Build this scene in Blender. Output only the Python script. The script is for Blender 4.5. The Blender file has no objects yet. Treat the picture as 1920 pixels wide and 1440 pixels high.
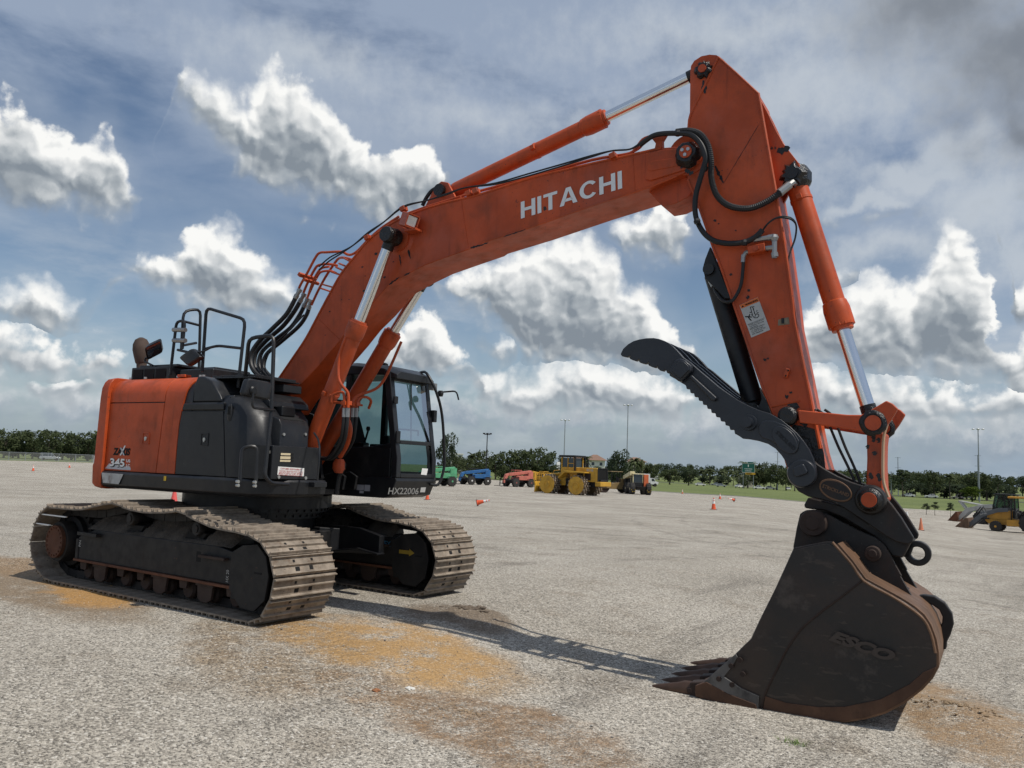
import bpy, bmesh, math, random
from mathutils import Vector, Matrix
random.seed(7)
sc = bpy.context.scene
COL = sc.collection
PI = math.pi
# ------------------------------------------------------------------ camera (metres, z up; excavator swing centre at the origin)
CAM = Vector((9.17111936, -7.45000915, 1.73584602))
YAW, PIT, ROL, F = 2.16626587, 0.101559618, 0.0365111693, 1530.45016
_fw = Vector((math.cos(PIT)*math.cos(YAW), math.cos(PIT)*math.sin(YAW), math.sin(PIT)))
_rt = Vector((math.sin(YAW), -math.cos(YAW), 0)); _up = _rt.cross(_fw)
RT = math.cos(ROL)*_rt + math.sin(ROL)*_up
UP = -math.sin(ROL)*_rt + math.cos(ROL)*_up
cd = bpy.data.cameras.new('camera'); cam = bpy.data.objects.new('camera', cd); COL.objects.link(cam)
m = Matrix((RT, UP, -_fw)).transposed().to_4x4(); m.translation = CAM; cam.matrix_world = m
cd.sensor_width = 36; cd.lens = F/1920*36; cd.clip_end = 9000; cd.clip_start = .05
sc.camera = cam
def ray(px, py): return _fw + RT*((px-960)/F) - UP*((py-720)/F)
def sstep(x, a, b): t_ = min(1, max(0, (x-a)/(b-a))); return t_*t_*(3-2*t_)
def T0(x, y):                               # the lot falls gently from the tracks towards the bucket
    r = math.hypot(x-CAM.x, y-CAM.y); return -.20*sstep(x, 2.2, 6.4)*(1-sstep(r, 14, 45))
def G(px, py, z=None):                      # a point on the ground near the machine (or on a level z)
    d = ray(px, py)
    if z is not None: return CAM + d*((z-CAM.z)/d.z)
    z = 0
    for _ in range(12): P = CAM + d*((z-CAM.z)/d.z); z = T0(P.x, P.y)
    return P
def at_dist(px, dist):                      # ground point at a horizontal distance in the direction of column px, near the horizon
    hy = 720+F*math.tan(PIT)+(px-960)*math.tan(ROL)
    d = ray(px, hy); d = Vector((d.x, d.y, 0)); k = d.length; d.normalize()
    return Vector((CAM.x, CAM.y, 0))+d*dist
def height_for(px, py, dist):               # height of something seen at px,py when it stands dist metres away
    d = ray(px, py); return CAM.z + d.z*dist/math.hypot(d.x, d.y)
# upper structure frame: slewed by TH about z
TH = math.radians(3.6); CT, ST = math.cos(TH), math.sin(TH)
NX = Vector((CT, ST, 0)); NY = Vector((-ST, CT, 0))
def U(px, py, y):                           # point on plane y=const of the slewed upper structure, in its own coordinates
    d = ray(px, py); P = CAM + d*((y-CAM.dot(NY))/d.dot(NY)); return Vector((P.dot(NX), y, P.z))
def V(px, py, x):                           # same for plane x=const
    d = ray(px, py); P = CAM + d*((x-CAM.dot(NX))/d.dot(NX)); return Vector((x, P.dot(NY), P.z))
def Wy(px, py, y):                          # plane y=const of the undercarriage (world axes)
    d = ray(px, py); return CAM + d*((y-CAM.y)/d.y)
def O(pts, y): return [(p.x, p.z) for p in (U(a, b, y) for a, b in pts)]

# ------------------------------------------------------------------ meshes
class MB:
    def __init__(s): s.v = []; s.f = []
    def add(s, vs, fs):
        n = len(s.v); s.v += [Vector(a) for a in vs]; s.f += [tuple(i+n for i in f) for f in fs]; return s
    def box(s, c, d, rot=None):
        vs = [Vector((x*d[0]/2, y*d[1]/2, z*d[2]/2)) for x in (-1, 1) for y in (-1, 1) for z in (-1, 1)]
        if rot is not None: vs = [rot @ a for a in vs]
        return s.add([a+Vector(c) for a in vs], [(0,1,3,2),(4,6,7,5),(0,4,5,1),(2,3,7,6),(0,2,6,4),(1,5,7,3)])
    def ab(s, a, b):                         # axis-aligned box between corners
        a = Vector(a); b = Vector(b); return s.box((a+b)/2, [abs(x) for x in (b-a)])
    def prism(s, o, y0, y1, ax='y'):         # outline in x,z extruded in y ('y'), or in x,y extruded in z ('z'), or y,z in x ('x')
        n = len(o)
        mk = {'y': lambda p, t: (p[0], t, p[1]), 'z': lambda p, t: (p[0], p[1], t), 'x': lambda p, t: (t, p[0], p[1])}[ax]
        return s.add([mk(p, y0) for p in o]+[mk(p, y1) for p in o],
                     [tuple(range(n)), tuple(range(2*n-1, n-1, -1))]+[(i, i+n, (i+1) % n+n, (i+1) % n) for i in range(n)])
    def lathe(s, prof, a, b, n=24, cap=True):    # prof: (t along a->b in metres, radius)
        a = Vector(a); d = (Vector(b)-a).normalized(); q = d.to_track_quat('Z', 'Y').to_matrix()
        vs = []; fs = []
        for t, r in prof:
            for i in range(n):
                w = 2*PI*i/n; vs.append(a + d*t + q @ Vector((r*math.cos(w), r*math.sin(w), 0)))
        for k in range(len(prof)-1):
            for i in range(n):
                j = (i+1) % n; fs.append((k*n+i, k*n+j, (k+1)*n+j, (k+1)*n+i))
        if cap: fs += [tuple(range(n-1, -1, -1)), tuple(range((len(prof)-1)*n, len(prof)*n))]
        return s.add(vs, fs)
    def cyl(s, a, b, r, r2=None, n=20):
        L = (Vector(b)-Vector(a)).length; return s.lathe([(0, r), (L, r if r2 is None else r2)], a, b, n)
    def tube(s, path, r, n=8, smooth=0, ridge=0):
        P = [Vector(p) for p in path]
        if smooth:
            Q = []
            for i in range(len(P)-1):
                p0 = P[max(i-1, 0)]; p1 = P[i]; p2 = P[i+1]; p3 = P[min(i+2, len(P)-1)]
                for k in range(smooth):
                    t = k/smooth
                    Q.append(.5*((2*p1)+(p2-p0)*t+(2*p0-5*p1+4*p2-p3)*t*t+(3*p1-p0-3*p2+p3)*t**3))
            P = Q+[P[-1]]
        vs = []; fs = []; prev = None
        for i, p in enumerate(P):
            d = (P[min(i+1, len(P)-1)]-P[max(i-1, 0)]).normalized()
            if prev is None: u = d.orthogonal().normalized()
            else: u = (prev - d*prev.dot(d)).normalized()
            prev = u; w = d.cross(u)
            rr = r*(1+ridge*(1 if i % 2 else -1))
            for k in range(n):
                a = 2*PI*k/n; vs.append(p+(u*math.cos(a)+w*math.sin(a))*rr)
        for i in range(len(P)-1):
            for k in range(n):
                j = (k+1) % n; fs.append((i*n+k, i*n+j, (i+1)*n+j, (i+1)*n+k))
        fs += [tuple(range(n-1, -1, -1)), tuple(range((len(P)-1)*n, len(P)*n))]
        return s.add(vs, fs)
    def loft(s, rings, closed=True, cap=True):
        n = len(rings[0]); vs = [p for r in rings for p in r]; fs = []
        for k in range(len(rings)-1):
            for i in range(n if closed else n-1):
                j = (i+1) % n; fs.append((k*n+i, k*n+j, (k+1)*n+j, (k+1)*n+i))
        if cap: fs += [tuple(range(n-1, -1, -1)), tuple(range((len(rings)-1)*n, len(rings)*n))]
        return s.add(vs, fs)
    def ball(s, c, r, n=12, sq=(1, 1, 1)):
        c = Vector(c); m_ = n//2
        rings = [[c+Vector((r*sq[0]*math.sin(PI*k/m_)*math.cos(2*PI*i/n), r*sq[1]*math.sin(PI*k/m_)*math.sin(2*PI*i/n), r*sq[2]*math.cos(PI*k/m_))) for i in range(n)] for k in range(1, m_)]
        return s.loft(rings)
    def build(s, name, mat, parent=None, bev=0, seg=2, sharp=32, th=None, recalc=True):
        me = bpy.data.meshes.new(name); me.from_pydata([tuple(a) for a in s.v], [], s.f)
        bm = bmesh.new(); bm.from_mesh(me)
        if recalc: bmesh.ops.recalc_face_normals(bm, faces=bm.faces)
        lim = math.radians(sharp)
        for f in bm.faces: f.smooth = True
        for e in bm.edges:
            if len(e.link_faces) == 2 and e.calc_face_angle(0) > lim: e.smooth = False
        bm.to_mesh(me); bm.free()
        me.materials.append(mat)
        o = bpy.data.objects.new(name, me); COL.objects.link(o)
        if parent is not None: o.parent = parent
        if th is not None: o.rotation_euler.z = th
        if bev:
            md = o.modifiers.new('edge', 'BEVEL'); md.width = bev; md.segments = seg; md.limit_method = 'ANGLE'; md.angle_limit = math.radians(40)
            md.harden_normals = True
        return o
def tag(o, label=None, cat=None, group=None, kind=None):
    if label: o['label'] = label
    if cat: o['category'] = cat
    if group: o['group'] = group
    if kind: o['kind'] = kind
    return o
def empty(name, loc=(0, 0, 0), rz=0.0):
    o = bpy.data.objects.new(name, None); COL.objects.link(o); o.location = loc; o.rotation_euler.z = rz; o.empty_display_size = .2; return o
def copy_tree(o, parent=None):
    c = o.copy(); COL.objects.link(c)
    if parent is not None: c.parent = parent
    for ch in list(o.children): copy_tree(ch, c)
    return c
def rot_axis(axis, a): return Matrix.Rotation(a, 3, axis)
def text_mesh(s, P, R, T, mat, name, parent, bold=0.0, th=None, ext=.0015, shear=0.0, spacing=1.0):
    """writing fitted to the parallelogram with lower-left corner P, lower-right R, upper-left T; stands ext proud towards R x T"""
    cu = bpy.data.curves.new('writing', 'FONT'); cu.body = s; cu.offset = bold; cu.shear = shear; cu.space_character = spacing; cu.resolution_u = 4
    ob = bpy.data.objects.new('writing', cu); COL.objects.link(ob)
    dg = bpy.context.evaluated_depsgraph_get(); me = bpy.data.meshes.new_from_object(ob.evaluated_get(dg))
    bpy.data.objects.remove(ob); bpy.data.curves.remove(cu)
    xs = [v.co.x for v in me.vertices]; ys = [v.co.y for v in me.vertices]
    x0, x1, y0, y1 = min(xs), max(xs), min(ys), max(ys)
    P = Vector(P); a = Vector(R)-P; b = Vector(T)-P; n = a.cross(b).normalized()
    for v in me.vertices: v.co = P + a*((v.co.x-x0)/(x1-x0)) + b*((v.co.y-y0)/(y1-y0)) + n*ext
    me.name = name; me.materials.clear(); me.materials.append(mat)
    o = bpy.data.objects.new(name, me); COL.objects.link(o); o.parent = parent
    if th is not None: o.rotation_euler.z = th
    return o

def block_letters(s, P, R, T, mat, name, parent, th=None, ext=.002, sk=.225, gap=.125):
    """heavy sans capitals cut as polygons, fitted to the parallelogram P (lower left), R (lower right), T (upper left)"""
    polys = []; x = 0.0
    def rc(x0, y0, x1, y1): polys.append([(x+x0, y0), (x+x1, y0), (x+x1, y1), (x+x0, y1)])
    for ch in s:
        if ch == 'H': w = .86; rc(0, 0, sk, 1); rc(w-sk, 0, w, 1); rc(sk, .41, w-sk, .59)
        elif ch == 'I': w = sk; rc(0, 0, sk, 1)
        elif ch == 'T': w = .80; rc(0, .82, w, 1); rc(w/2-sk/2, 0, w/2+sk/2, .82)
        elif ch == 'A':
            w = 1.0; k = sk*1.08; polys.append([(x, 0), (x+k, 0), (x+.5+.0, .80), (x+.5-k*.55, 1)]); polys.append([(x+w-k, 0), (x+w, 0), (x+.5+k*.55, 1), (x+.5, .80)]); polys.append([(x+.5-k*.55, 1), (x+.5, .8), (x+.5+k*.55, 1)]); polys.append([(x+.27, .20), (x+.73, .20), (x+.665, .37), (x+.335, .37)])
        elif ch == 'C':
            w = .95; n = 20
            for i in range(n):
                pts = []
                for j, rr in ((i, 1), (i+1, 1), (i+1, 0), (i, 0)):
                    a_ = math.radians(38+(322-38)*j/n); ro = (.50, .5) if rr else (.50-sk, .5-.165); pts.append((x+.5+ro[0]*math.cos(a_), .5+ro[1]*math.sin(a_)))
                polys.append(pts)
        x += w+gap
    W_ = x-gap; P = Vector(P); u = (Vector(R)-P)/W_; v = Vector(T)-P; n_ = u.cross(v).normalized(); b = MB()
    for pl in polys: b.add([P+u*p[0]+v*p[1]+n_*ext for p in pl], [tuple(range(len(pl)))])
    return b.build(name, mat, parent, 0, th=th, recalc=False)
# ------------------------------------------------------------------ materials
def s2l(c): return tuple(((x/255)/12.92 if x <= 10 else ((x/255+.055)/1.055)**2.4) for x in c)+(1,)
class NT:
    def __init__(s, name, world=False):
        if world: s.t = world.node_tree
        else:
            s.m = bpy.data.materials.new(name); s.m.use_nodes = True; s.t = s.m.node_tree
        s.t.nodes.clear()
    def n(s, typ, props=None, **ins):
        nd = s.t.nodes.new(typ)
        for k, v in (props or {}).items(): setattr(nd, k, v)
        for k, v in ins.items():
            k = int(k[1:]) if k[0] == 'i' and k[1:].isdigit() else k.replace('_', ' ')
            s.set(nd, k, v)
        return nd
    def set(s, nd, k, v):
        if isinstance(v, bpy.types.Node): v = v.outputs[0]
        if isinstance(v, bpy.types.NodeSocket): s.t.links.new(v, nd.inputs[k])
        else: nd.inputs[k].default_value = v
    def math(s, op, a, b=0.0, c=0.0, clamp=False): return s.n('ShaderNodeMath', {'operation': op, 'use_clamp': clamp}, i0=a, i1=b, i2=c).outputs[0]
    def vm(s, op, a, b=(0, 0, 0), c=(0, 0, 0)):
        nd = s.n('ShaderNodeVectorMath', {'operation': op}, i0=a, i1=b, i2=c); return nd.outputs['Value' if op in ('LENGTH', 'DOT_PRODUCT', 'DISTANCE') else 'Vector']
    def mix(s, f, a, b, mode='MIX'):
        nd = s.n('ShaderNodeMix', {'data_type': 'RGBA', 'blend_type': mode}); s.set(nd, 0, f); s.set(nd, 6, a); s.set(nd, 7, b); return nd.outputs[2]
    def ramp(s, f, lo, hi, a=0.0, b=1.0, smooth=True):
        return s.n('ShaderNodeMapRange', {'interpolation_type': 'SMOOTHSTEP' if smooth else 'LINEAR'}, i0=f, i1=lo, i2=hi, i3=a, i4=b).outputs[0]
    def noise(s, vec, scale, detail=4, rough=.55, dist=0.0): return s.n('ShaderNodeTexNoise', Vector=vec, Scale=scale, Detail=detail, Roughness=rough, Distortion=dist).outputs[0]
    def noisec(s, vec, scale, detail=4, rough=.55): return s.n('ShaderNodeTexNoise', Vector=vec, Scale=scale, Detail=detail, Roughness=rough).outputs[1]
    def vor(s, vec, scale, feat='F1', out='Distance', rnd=1.0): return s.n('ShaderNodeTexVoronoi', {'feature': feat}, Vector=vec, Scale=scale, Randomness=rnd).outputs[out]
    def coord(s, which='Object'): return s.n('ShaderNodeTexCoord').outputs[which]
    def mapping(s, vec, scale=(1, 1, 1), loc=(0, 0, 0), rot=(0, 0, 0)): return s.n('ShaderNodeMapping', Vector=vec, Scale=scale, Location=loc, Rotation=rot).outputs[0]
    def bump(s, h, dist, strength=1.0): return s.n('ShaderNodeBump', Height=h, Distance=dist, Strength=strength).outputs[0]
    def out(s, bsdf): s.n('ShaderNodeOutputMaterial', Surface=bsdf); return s.m
def paint(name, base, rough=.45, dirt=(.11, .09, .07), dirt_amt=.35, chip=.5, chipcol=(.03, .025, .022), spec=.4, metal=0, vary=.22, bumpd=.0006, dscale=1.6, coat=0.0, streak=0.0, pos=False, fade=0.0):
    t = NT(name); p = t.n('ShaderNodeNewGeometry').outputs['Position'] if pos else t.coord()
    b = tuple(base[:3])+(1,)
    big = t.noise(p, dscale, 5, .6)
    col = t.mix(t.ramp(big, .3, .75), tuple(x*(1-vary) for x in b[:3])+(1,), tuple(min(1, x*(1+vary)) for x in b[:3])+(1,))
    if fade: col = t.mix(t.math('MULTIPLY', t.ramp(t.noise(t.mapping(p, (1, 1, 1), (7, 3, 2)), .9, 6, .68), .48, .72), fade), col, tuple(min(1, x*.8+.06) for x in b[:3])+(1,))
    d = t.noise(t.mapping(p, (1, 1, .6), (3.1, 1.7, .3)), dscale*2.3, 7, .66)
    dm = t.math('MULTIPLY', t.ramp(d, .45, .78), dirt_amt)
    col = t.mix(dm, col, tuple(dirt)+(1,))
    if streak:
        sk = t.noise(t.mapping(p, (9, 9, .7)), 1.6, 4, .6)
        col = t.mix(t.math('MULTIPLY', t.ramp(sk, .55, .8), streak), col, tuple(x*.35 for x in dirt)+(1,))
    if chip:
        c1 = t.noise(p, 14, 3, .5); c2 = t.noise(p, 1.1, 2, .5)
        cm = t.math('MULTIPLY', t.ramp(c1, .70, .74), t.ramp(c2, .45, .6))
        c3 = t.noise(p, 48, 2, .5); cm2 = t.math('MULTIPLY', t.ramp(c3, .695, .74), t.ramp(c2, .42, .62))
        cm = t.math('MULTIPLY', t.math('MAXIMUM', cm, cm2), chip)
        col = t.mix(cm, col, tuple(chipcol)+(1,))
    r = t.math('ADD', t.math('MULTIPLY', dm, .35), t.ramp(t.noise(p, 9, 4), .3, .8, rough-.06, rough+.1))
    bs = t.n('ShaderNodeBsdfPrincipled', Base_Color=col, Roughness=r, Metallic=metal, Normal=t.bump(t.noise(p, 30, 5, .6), bumpd))
    bs.inputs['Specular IOR Level'].default_value = spec
    if coat: bs.inputs['Coat Weight'].default_value = coat; bs.inputs['Coat Roughness'].default_value = .15
    return t.out(bs)
def plain(name, base, rough=.5, metal=0.0, spec=.5, vary=.1, scale=6, emit=None):
    t = NT(name); p = t.coord(); b = tuple(base[:3])
    col = t.mix(t.noise(p, scale, 5, .6), tuple(x*(1-vary*2) for x in b)+(1,), tuple(min(1, x*(1+vary*2)) for x in b)+(1,))
    bs = t.n('ShaderNodeBsdfPrincipled', Base_Color=col, Roughness=rough, Metallic=metal)
    bs.inputs['Specular IOR Level'].default_value = spec
    return t.out(bs)
def glassy(name, tint=(.75, .9, .88), rough=.02, dark=.35):
    t = NT(name)
    tr = t.n('ShaderNodeBsdfTransparent', Color=tuple(tint)+(1,)); gl = t.n('ShaderNodeBsdfGlossy', Color=(1, 1, 1, 1), Roughness=rough)
    fr = t.n('ShaderNodeFresnel', IOR=1.5)
    return t.out(t.n('ShaderNodeMixShader', i0=t.math('MULTIPLY', fr.outputs[0], .5), i1=tr.outputs[0], i2=gl.outputs[0]))
M = {}
M['orange'] = paint('orange_paint', (.46, .070, .016), .42, (.13, .042, .02), .55, 1.0, vary=.24, streak=.35, spec=.32, fade=.45)
M['orange_worn'] = paint('worn_orange_paint', (.44, .066, .016), .5, (.1, .05, .035), .6, .95, vary=.22, streak=.5)
M['charcoal'] = paint('charcoal_paint', (.0125, .0135, .016), .38, (.05, .047, .043), .32, .25, chipcol=(.10, .10, .10), vary=.2, spec=.4)
M['black'] = paint('black_paint', (.007, .0075, .009), .45, (.05, .046, .042), .45, .0, vary=.2)
M['frame'] = paint('dusty_black_paint', (.0085, .0085, .0095), .6, (.042, .036, .031), .75, .6, chipcol=(.08, .03, .015), vary=.25)
M['gunmetal'] = paint('gunmetal_paint', (.016, .019, .025), .36, (.035, .035, .035), .3, .3, chipcol=(.01, .01, .01), vary=.12, spec=.5)
M['rustblack'] = paint('worn_black_steel', (.0105, .0095, .0095), .5, (.052, .030, .021), .85, .5, chipcol=(.085, .075, .065), vary=.35, dscale=1.5, streak=.25, bumpd=.0015)
M['rust'] = paint('rusty_steel', (.12, .045, .022), .75, (.05, .03, .022), .7, .4, vary=.35, bumpd=.002)
M['rust_dark'] = paint('dark_rusty_steel', (.036, .021, .016), .7, (.03, .022, .018), .6, .3, vary=.3, bumpd=.002)
M['bucketrust'] = paint('dull_brown_steel', (.085, .042, .024), .62, (.035, .024, .018), .8, .6, vary=.3, bumpd=.002, metal=.2)
M['wearsteel'] = paint('scraped_brown_steel', (.17, .095, .055), .55, (.06, .04, .03), .7, .6, vary=.3, bumpd=.002, metal=.25)
M['shoe'] = paint('muddy_track_steel', (.26, .215, .168), .78, (.115, .072, .045), .9, .9, chipcol=(.05, .035, .028), vary=.35, bumpd=.006, dscale=4.2)
M['mud'] = paint('dry_mud', (.075, .064, .053), .95, (.04, .035, .03), .6, 0, vary=.3, bumpd=.015, dscale=5)
M['grease'] = paint('black_grease', (.006, .006, .006), .3, (.02, .015, .01), .4, 0, bumpd=.012, spec=.5)
M['chrome'] = plain('chrome_rod', (.78, .79, .80), .16, 1.0, .5, .04, 3)
M['steel'] = plain('galvanised_fitting', (.32, .32, .31), .38, .8)
M['bolt'] = plain('zinc_bolt', (.5, .5, .48), .35, .8)
M['rubber'] = plain('black_rubber', (.012, .012, .013), .5, 0, .4)
M['glass'] = glassy('cab_glass', (.45, .56, .56))
M['lamp'] = plain('lamp_glass', (.75, .75, .72), .12, 0.2, .8)
M['white'] = plain('white_decal', (.74, .74, .72), .5, vary=.04)
M['offwhite'] = plain('weathered_white_decal', (.40, .40, .385), .6, vary=.15)
M['blackdecal'] = plain('black_decal', (.006, .006, .006), .6, 0, .2)
M['red'] = plain('red_decal', (.4, .03, .03), .5)
M['orangedecal'] = plain('orange_decal', (.62, .14, .02), .5)
M['silver'] = plain('silver_decal', (.45, .46, .5), .4, .3)
M['yellow'] = plain('yellow_paint', (.62, .40, .02), .5)
M['seat'] = plain('dark_fabric', (.02, .02, .022), .9)
M['hole_shade'] = plain('painted_hole_shade', (.004, .004, .004), .9)  # near-black colour that stands in for the shade inside holes and slots
M['mirror'] = plain('mirror_glass', (.8, .8, .8), .03, 1.0)
from mathutils import noise as mn
# ================================================================== EXCAVATOR
EXC = tag(empty('excavator'), 'large orange crawler excavator with charcoal side panels, thumb and bucket resting on the gravel', 'excavator')
HG, HW = 1.305, .425                        # half gauge, half shoe width
def shoe_mb():
    b = MB(); w = HW
    b.prism([(-.112, -.006), (.104, -.006), (.104, .012), (-.112, .012)], -w, w)
    for x, h in ((-.098, .042), (-.008, .036), (.086, .045)):
        b.prism([(x-.013, .010), (x+.013, .010), (x+.004, h), (x-.007, h)], -w, w)
    return b
def loop_pts():
    top = [(-2.49, .60), (-2.41, .79), (-2.25, .93), (-2.08, .97), (-1.41, .985), (-1.03, 1.045), (-.70, 1.10), (-.45, 1.09), (-.28, 1.06), (.07, 1.04), (.45, 1.06), (.75, 1.085), (1.05, 1.02), (1.40, .955), (1.82, .93), (2.09, .89), (2.28, .79), (2.40, .62), (2.43, .46), (2.39, .30), (2.28, .14), (2.08, .045)]
    bot = [(1.5, .042), (.5, .042), (-.5, .042), (-1.5, .042), (-2.02, .05), (-2.28, .15), (-2.44, .31), (-2.51, .46)]
    return top+bot
def resample(P, n):
    P = [Vector((a, 0, b)) for a, b in P]; N = len(P); Q = []
    for i in range(N):
        p0, p1, p2, p3 = P[i-1], P[i], P[(i+1) % N], P[(i+2) % N]
        for k in range(12):
            t = k/12; Q.append(.5*((2*p1)+(p2-p0)*t+(2*p0-5*p1+4*p2-p3)*t*t+(3*p1-p0-3*p2+p3)*t**3))
    L = [0.0]
    for i in range(len(Q)): L.append(L[-1]+(Q[(i+1) % len(Q)]-Q[i]).length)
    out = []
    for k in range(n):
        s = L[-1]*k/n; j = 0
        while L[j+1] < s: j += 1
        t = (s-L[j])/(L[j+1]-L[j]); a, b = Q[j % len(Q)], Q[(j+1) % len(Q)]
        out.append((a.lerp(b, t), (b-a).normalized()))
    return out, L[-1]
_, LL = resample(loop_pts(), 10); NSH = round(LL/.216)
RING, _ = resample(loop_pts(), NSH)
shoe0 = None
for side in (-1, 1):
    yc = side*HG
    tr = MB()
    for p, d in RING:                        # chain links behind the shoes
        n = Vector((-d.z, 0, d.x)); q = Matrix((d, Vector((0, 1, 0)), n)).transposed()
        for sy in (-.095, .095):
            tr.box(p+Vector((0, yc+sy, 0))-n*.062, (.21, .045, .095), q)
        tr.cyl(p+Vector((0, yc-.10, 0))-n*.065+d*.1, p+Vector((0, yc+.10, 0))-n*.065+d*.1, .03, n=8)
    TR = tr.build('crawler_track', M['frame'], EXC)
    for p, d in RING:
        n = Vector((-d.z, 0, d.x)); q = Matrix((d, Vector((0, 1, 0)), n)).transposed()
        if shoe0 is None:
            sm_ = shoe_mb(); nf_ = len(sm_.f)
            for hy, hx, wx, wy in ((-.10, .038, .045, .06), (.09, .036, .045, .05), (-.13, -.05, .03, .03), (.12, -.052, .03, .03)): sm_.ab((hx-wx/2, hy-wy/2, .008), (hx+wx/2, hy+wy/2, .0135))  # flat dark patches on the plate, painting the shade of its holes
            s = sm_.build('track_shoe', M['shoe'], TR); shoe0 = s; s.data.materials.append(M['hole_shade'])
            for f_ in s.data.polygons:
                if f_.index >= nf_: f_.material_index = 1
        else:
            s = shoe0.copy(); COL.objects.link(s); s.parent = TR
        s.rotation_euler = q.to_euler(); s.location = p+Vector((0, yc, 0))
    # side frame
    yo = yc+side*.28; yi = yc-side*.2
    if side > 0: yo, yi = yc+.2, yc-.28
    fr = MB()
    fo = yo if side < 0 else yi             # face that the photograph shows
    fi = yi if side < 0 else yo
    fr.prism([(-1.55, .34), (1.58, .34), (1.58, .70), (1.3, .74), (-1.2, .74), (-1.58, .62)], fo, fi)
    for k in (1,):                           # sloping mud-covered shoulders
        fr.loft([[Vector((x, fo+.001, .735)), Vector((x, fo+.20, .87)), Vector((x, fi-.05, .87)), Vector((x, fi-.001, .735))] for x in (-1.25, 1.35)])
    fr.ab((-1.62, fo-.012, .60), (-1.55, fo+.2, .34))
    FR = fr.build('track_frame', M['frame'], EXC, .012)
    MB().prism([(-1.62, .315), (1.60, .305), (1.60, .335), (-1.62, .345)], fo-.03, fi+.02).build('lower_flange', M['rust'], FR, .004)
    md = MB(); random.seed(3+side)
    rows_m = []                              # dried mud lying on the sloping shoulder, open over the holes
    for i in range(92):
        x = -1.40+i*2.95/91; rowm = []
        for j in range(13):
            v = j/12; n_ = mn.noise(Vector((x*5, v*5, side*7)))+.5*mn.noise(Vector((x*14, v*12, 2))); hole = any(x0-.02 < x-v*.08 < x1+.06 and .15 < v < .75 for x0, x1 in ((-.52, -.28), (.62, .95)))
            hh_ = (.035+.035*n_+.06*v) if not hole else -.03
            edge_ = min(1, max(0, (x+1.40)/.18), max(0, (1.55-x)/.12)); rowm.append(Vector((x, fo+.004+v*.42, .735+min(v, .55)*.27+hh_*edge_*min(1, v*5+.15))))
        rows_m.append(rowm)
    md.add([p for r in rows_m for p in r], [(i*13+j, (i+1)*13+j, (i+1)*13+j+1, i*13+j+1) for i in range(91) for j in range(12)])
    md.build('dried_mud', M['mud'], FR, sharp=180)
    gd = MB(); gd.prism([(1.60, .70), (1.78, .79), (2.02, .82), (2.17, .70), (2.23, .50), (2.19, .25), (2.03, .12), (1.80, .13), (1.60, .31)], fo-.035, fo-.005)
    gd.ab((1.60, fo-.005, .2), (2.1, fi, .7))
    GD = gd.build('idler_guard', M['frame'], FR, .006)
    MB().ab((2.0, fo-.038, .51), (2.12, fo-.034, .53)).build('guard_slot', M['hole_shade'], GD)
    sl = MB()
    sl.ab((.93, fo-.002, .53), (1.03, fo+.02, .66)); sl.build('frame_opening', M['hole_shade'], FR, .02)
    MB().ab((1.06, fo-.07, .60), (1.52, fo-.001, .63)).build('step_plate', M['rust_dark'], FR, .004)
    MB().ab((-1.5, fo-.07, .655), (-1.05, fo-.001, .70)).build('step_plate', M['frame'], FR, .004)
    for x0, x1 in ((-.52, -.28), (.62, .95)):
        MB().prism([(x0, .775), (x1, .775), (x1+.07, .85), (x0+.07, .85)], fo+.055, fo+.12).build('shoulder_hole', M['hole_shade'], FR)
    il = MB(); il.lathe([(0, .36), (.05, .40), (.11, .40), (.16, .36)], (2.0, yc-.08, .48), (2.0, yc+.08, .48), 28); il.build('idler', M['frame'], FR)
    sp = MB()
    N = 21; o = []
    for k in range(N*4):
        a = 2*PI*k/(N*4); r = .40 if k % 4 in (0, 1) else .34
        o.append((-2.05+r*math.cos(a), .53+r*math.sin(a)))
    sp.prism(o, yc-.035, yc+.035)
    SP = sp.build('sprocket', M['frame'], FR)
    fd = MB(); fd.lathe([(0, .26), (.03, .27), (.16, .27), (.18, .33), (.26, .33)], (-2.10, fo-.0, .52), (-2.10, fo+.3, .52), 28); fd.build('final_drive', M['frame'], FR, 0)
    mc = MB(); mc.ab((-2.35, fo+.30, .30), (-1.50, fi, .86)); mc.build('dark_motor_filler', M['frame'], FR, .04)  # dark box added behind the sprocket to fill the see-through gap
    rd = MB(); rd.cyl((-2.10, fo-.05, .52), (-2.10, fo+.0, .52), .215, n=32)
    for k in range(18):
        a = 2*PI*k/18; c = Vector((-2.10+.182*math.cos(a), 0, .52+.182*math.sin(a))); rd.cyl(c+Vector((0, fo-.062, 0)), c+Vector((0, fo-.05, 0)), .014, n=6)
    rd.build('drive_cover', M['rust'], FR)
    rl = MB(); rl.lathe([(0, .09), (.03, .11), (.08, .11), (.085, .085), (.3, .085), (.305, .11), (.36, .11), (.39, .09)], (0, 0, 0), (0, 1, 0), 18)
    rp = None
    for k in range(8):
        x = -1.45+k*.43
        if rp is None: rp = rl.build('track_roller', M['rust_dark'], FR)
        else: rp2 = rp.copy(); COL.objects.link(rp2); rp2.parent = FR; 
        (rp if k == 0 else rp2).location = (x, yc-.19, .19)
        if k in (1, 4, 6): 
            g = MB(); g.prism([(x-.14, .30), (x+.14, .30), (x+.12, .14), (x+.05, .10), (x-.05, .10), (x-.12, .14)], fo+.0, fo+.035); g.ab((x-.16, fo-.01, .28), (x+.16, fo+.03, .31)); g.build('roller_guard', M['rust_dark'], FR, .005)
        else:
            g = MB(); g.prism([(x-.08, .31), (x+.08, .31), (x+.06, .21), (x-.06, .21)], fo+.02, fo+.05); g.build('roller_mount', M['rust_dark'], FR, .004)
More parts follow.
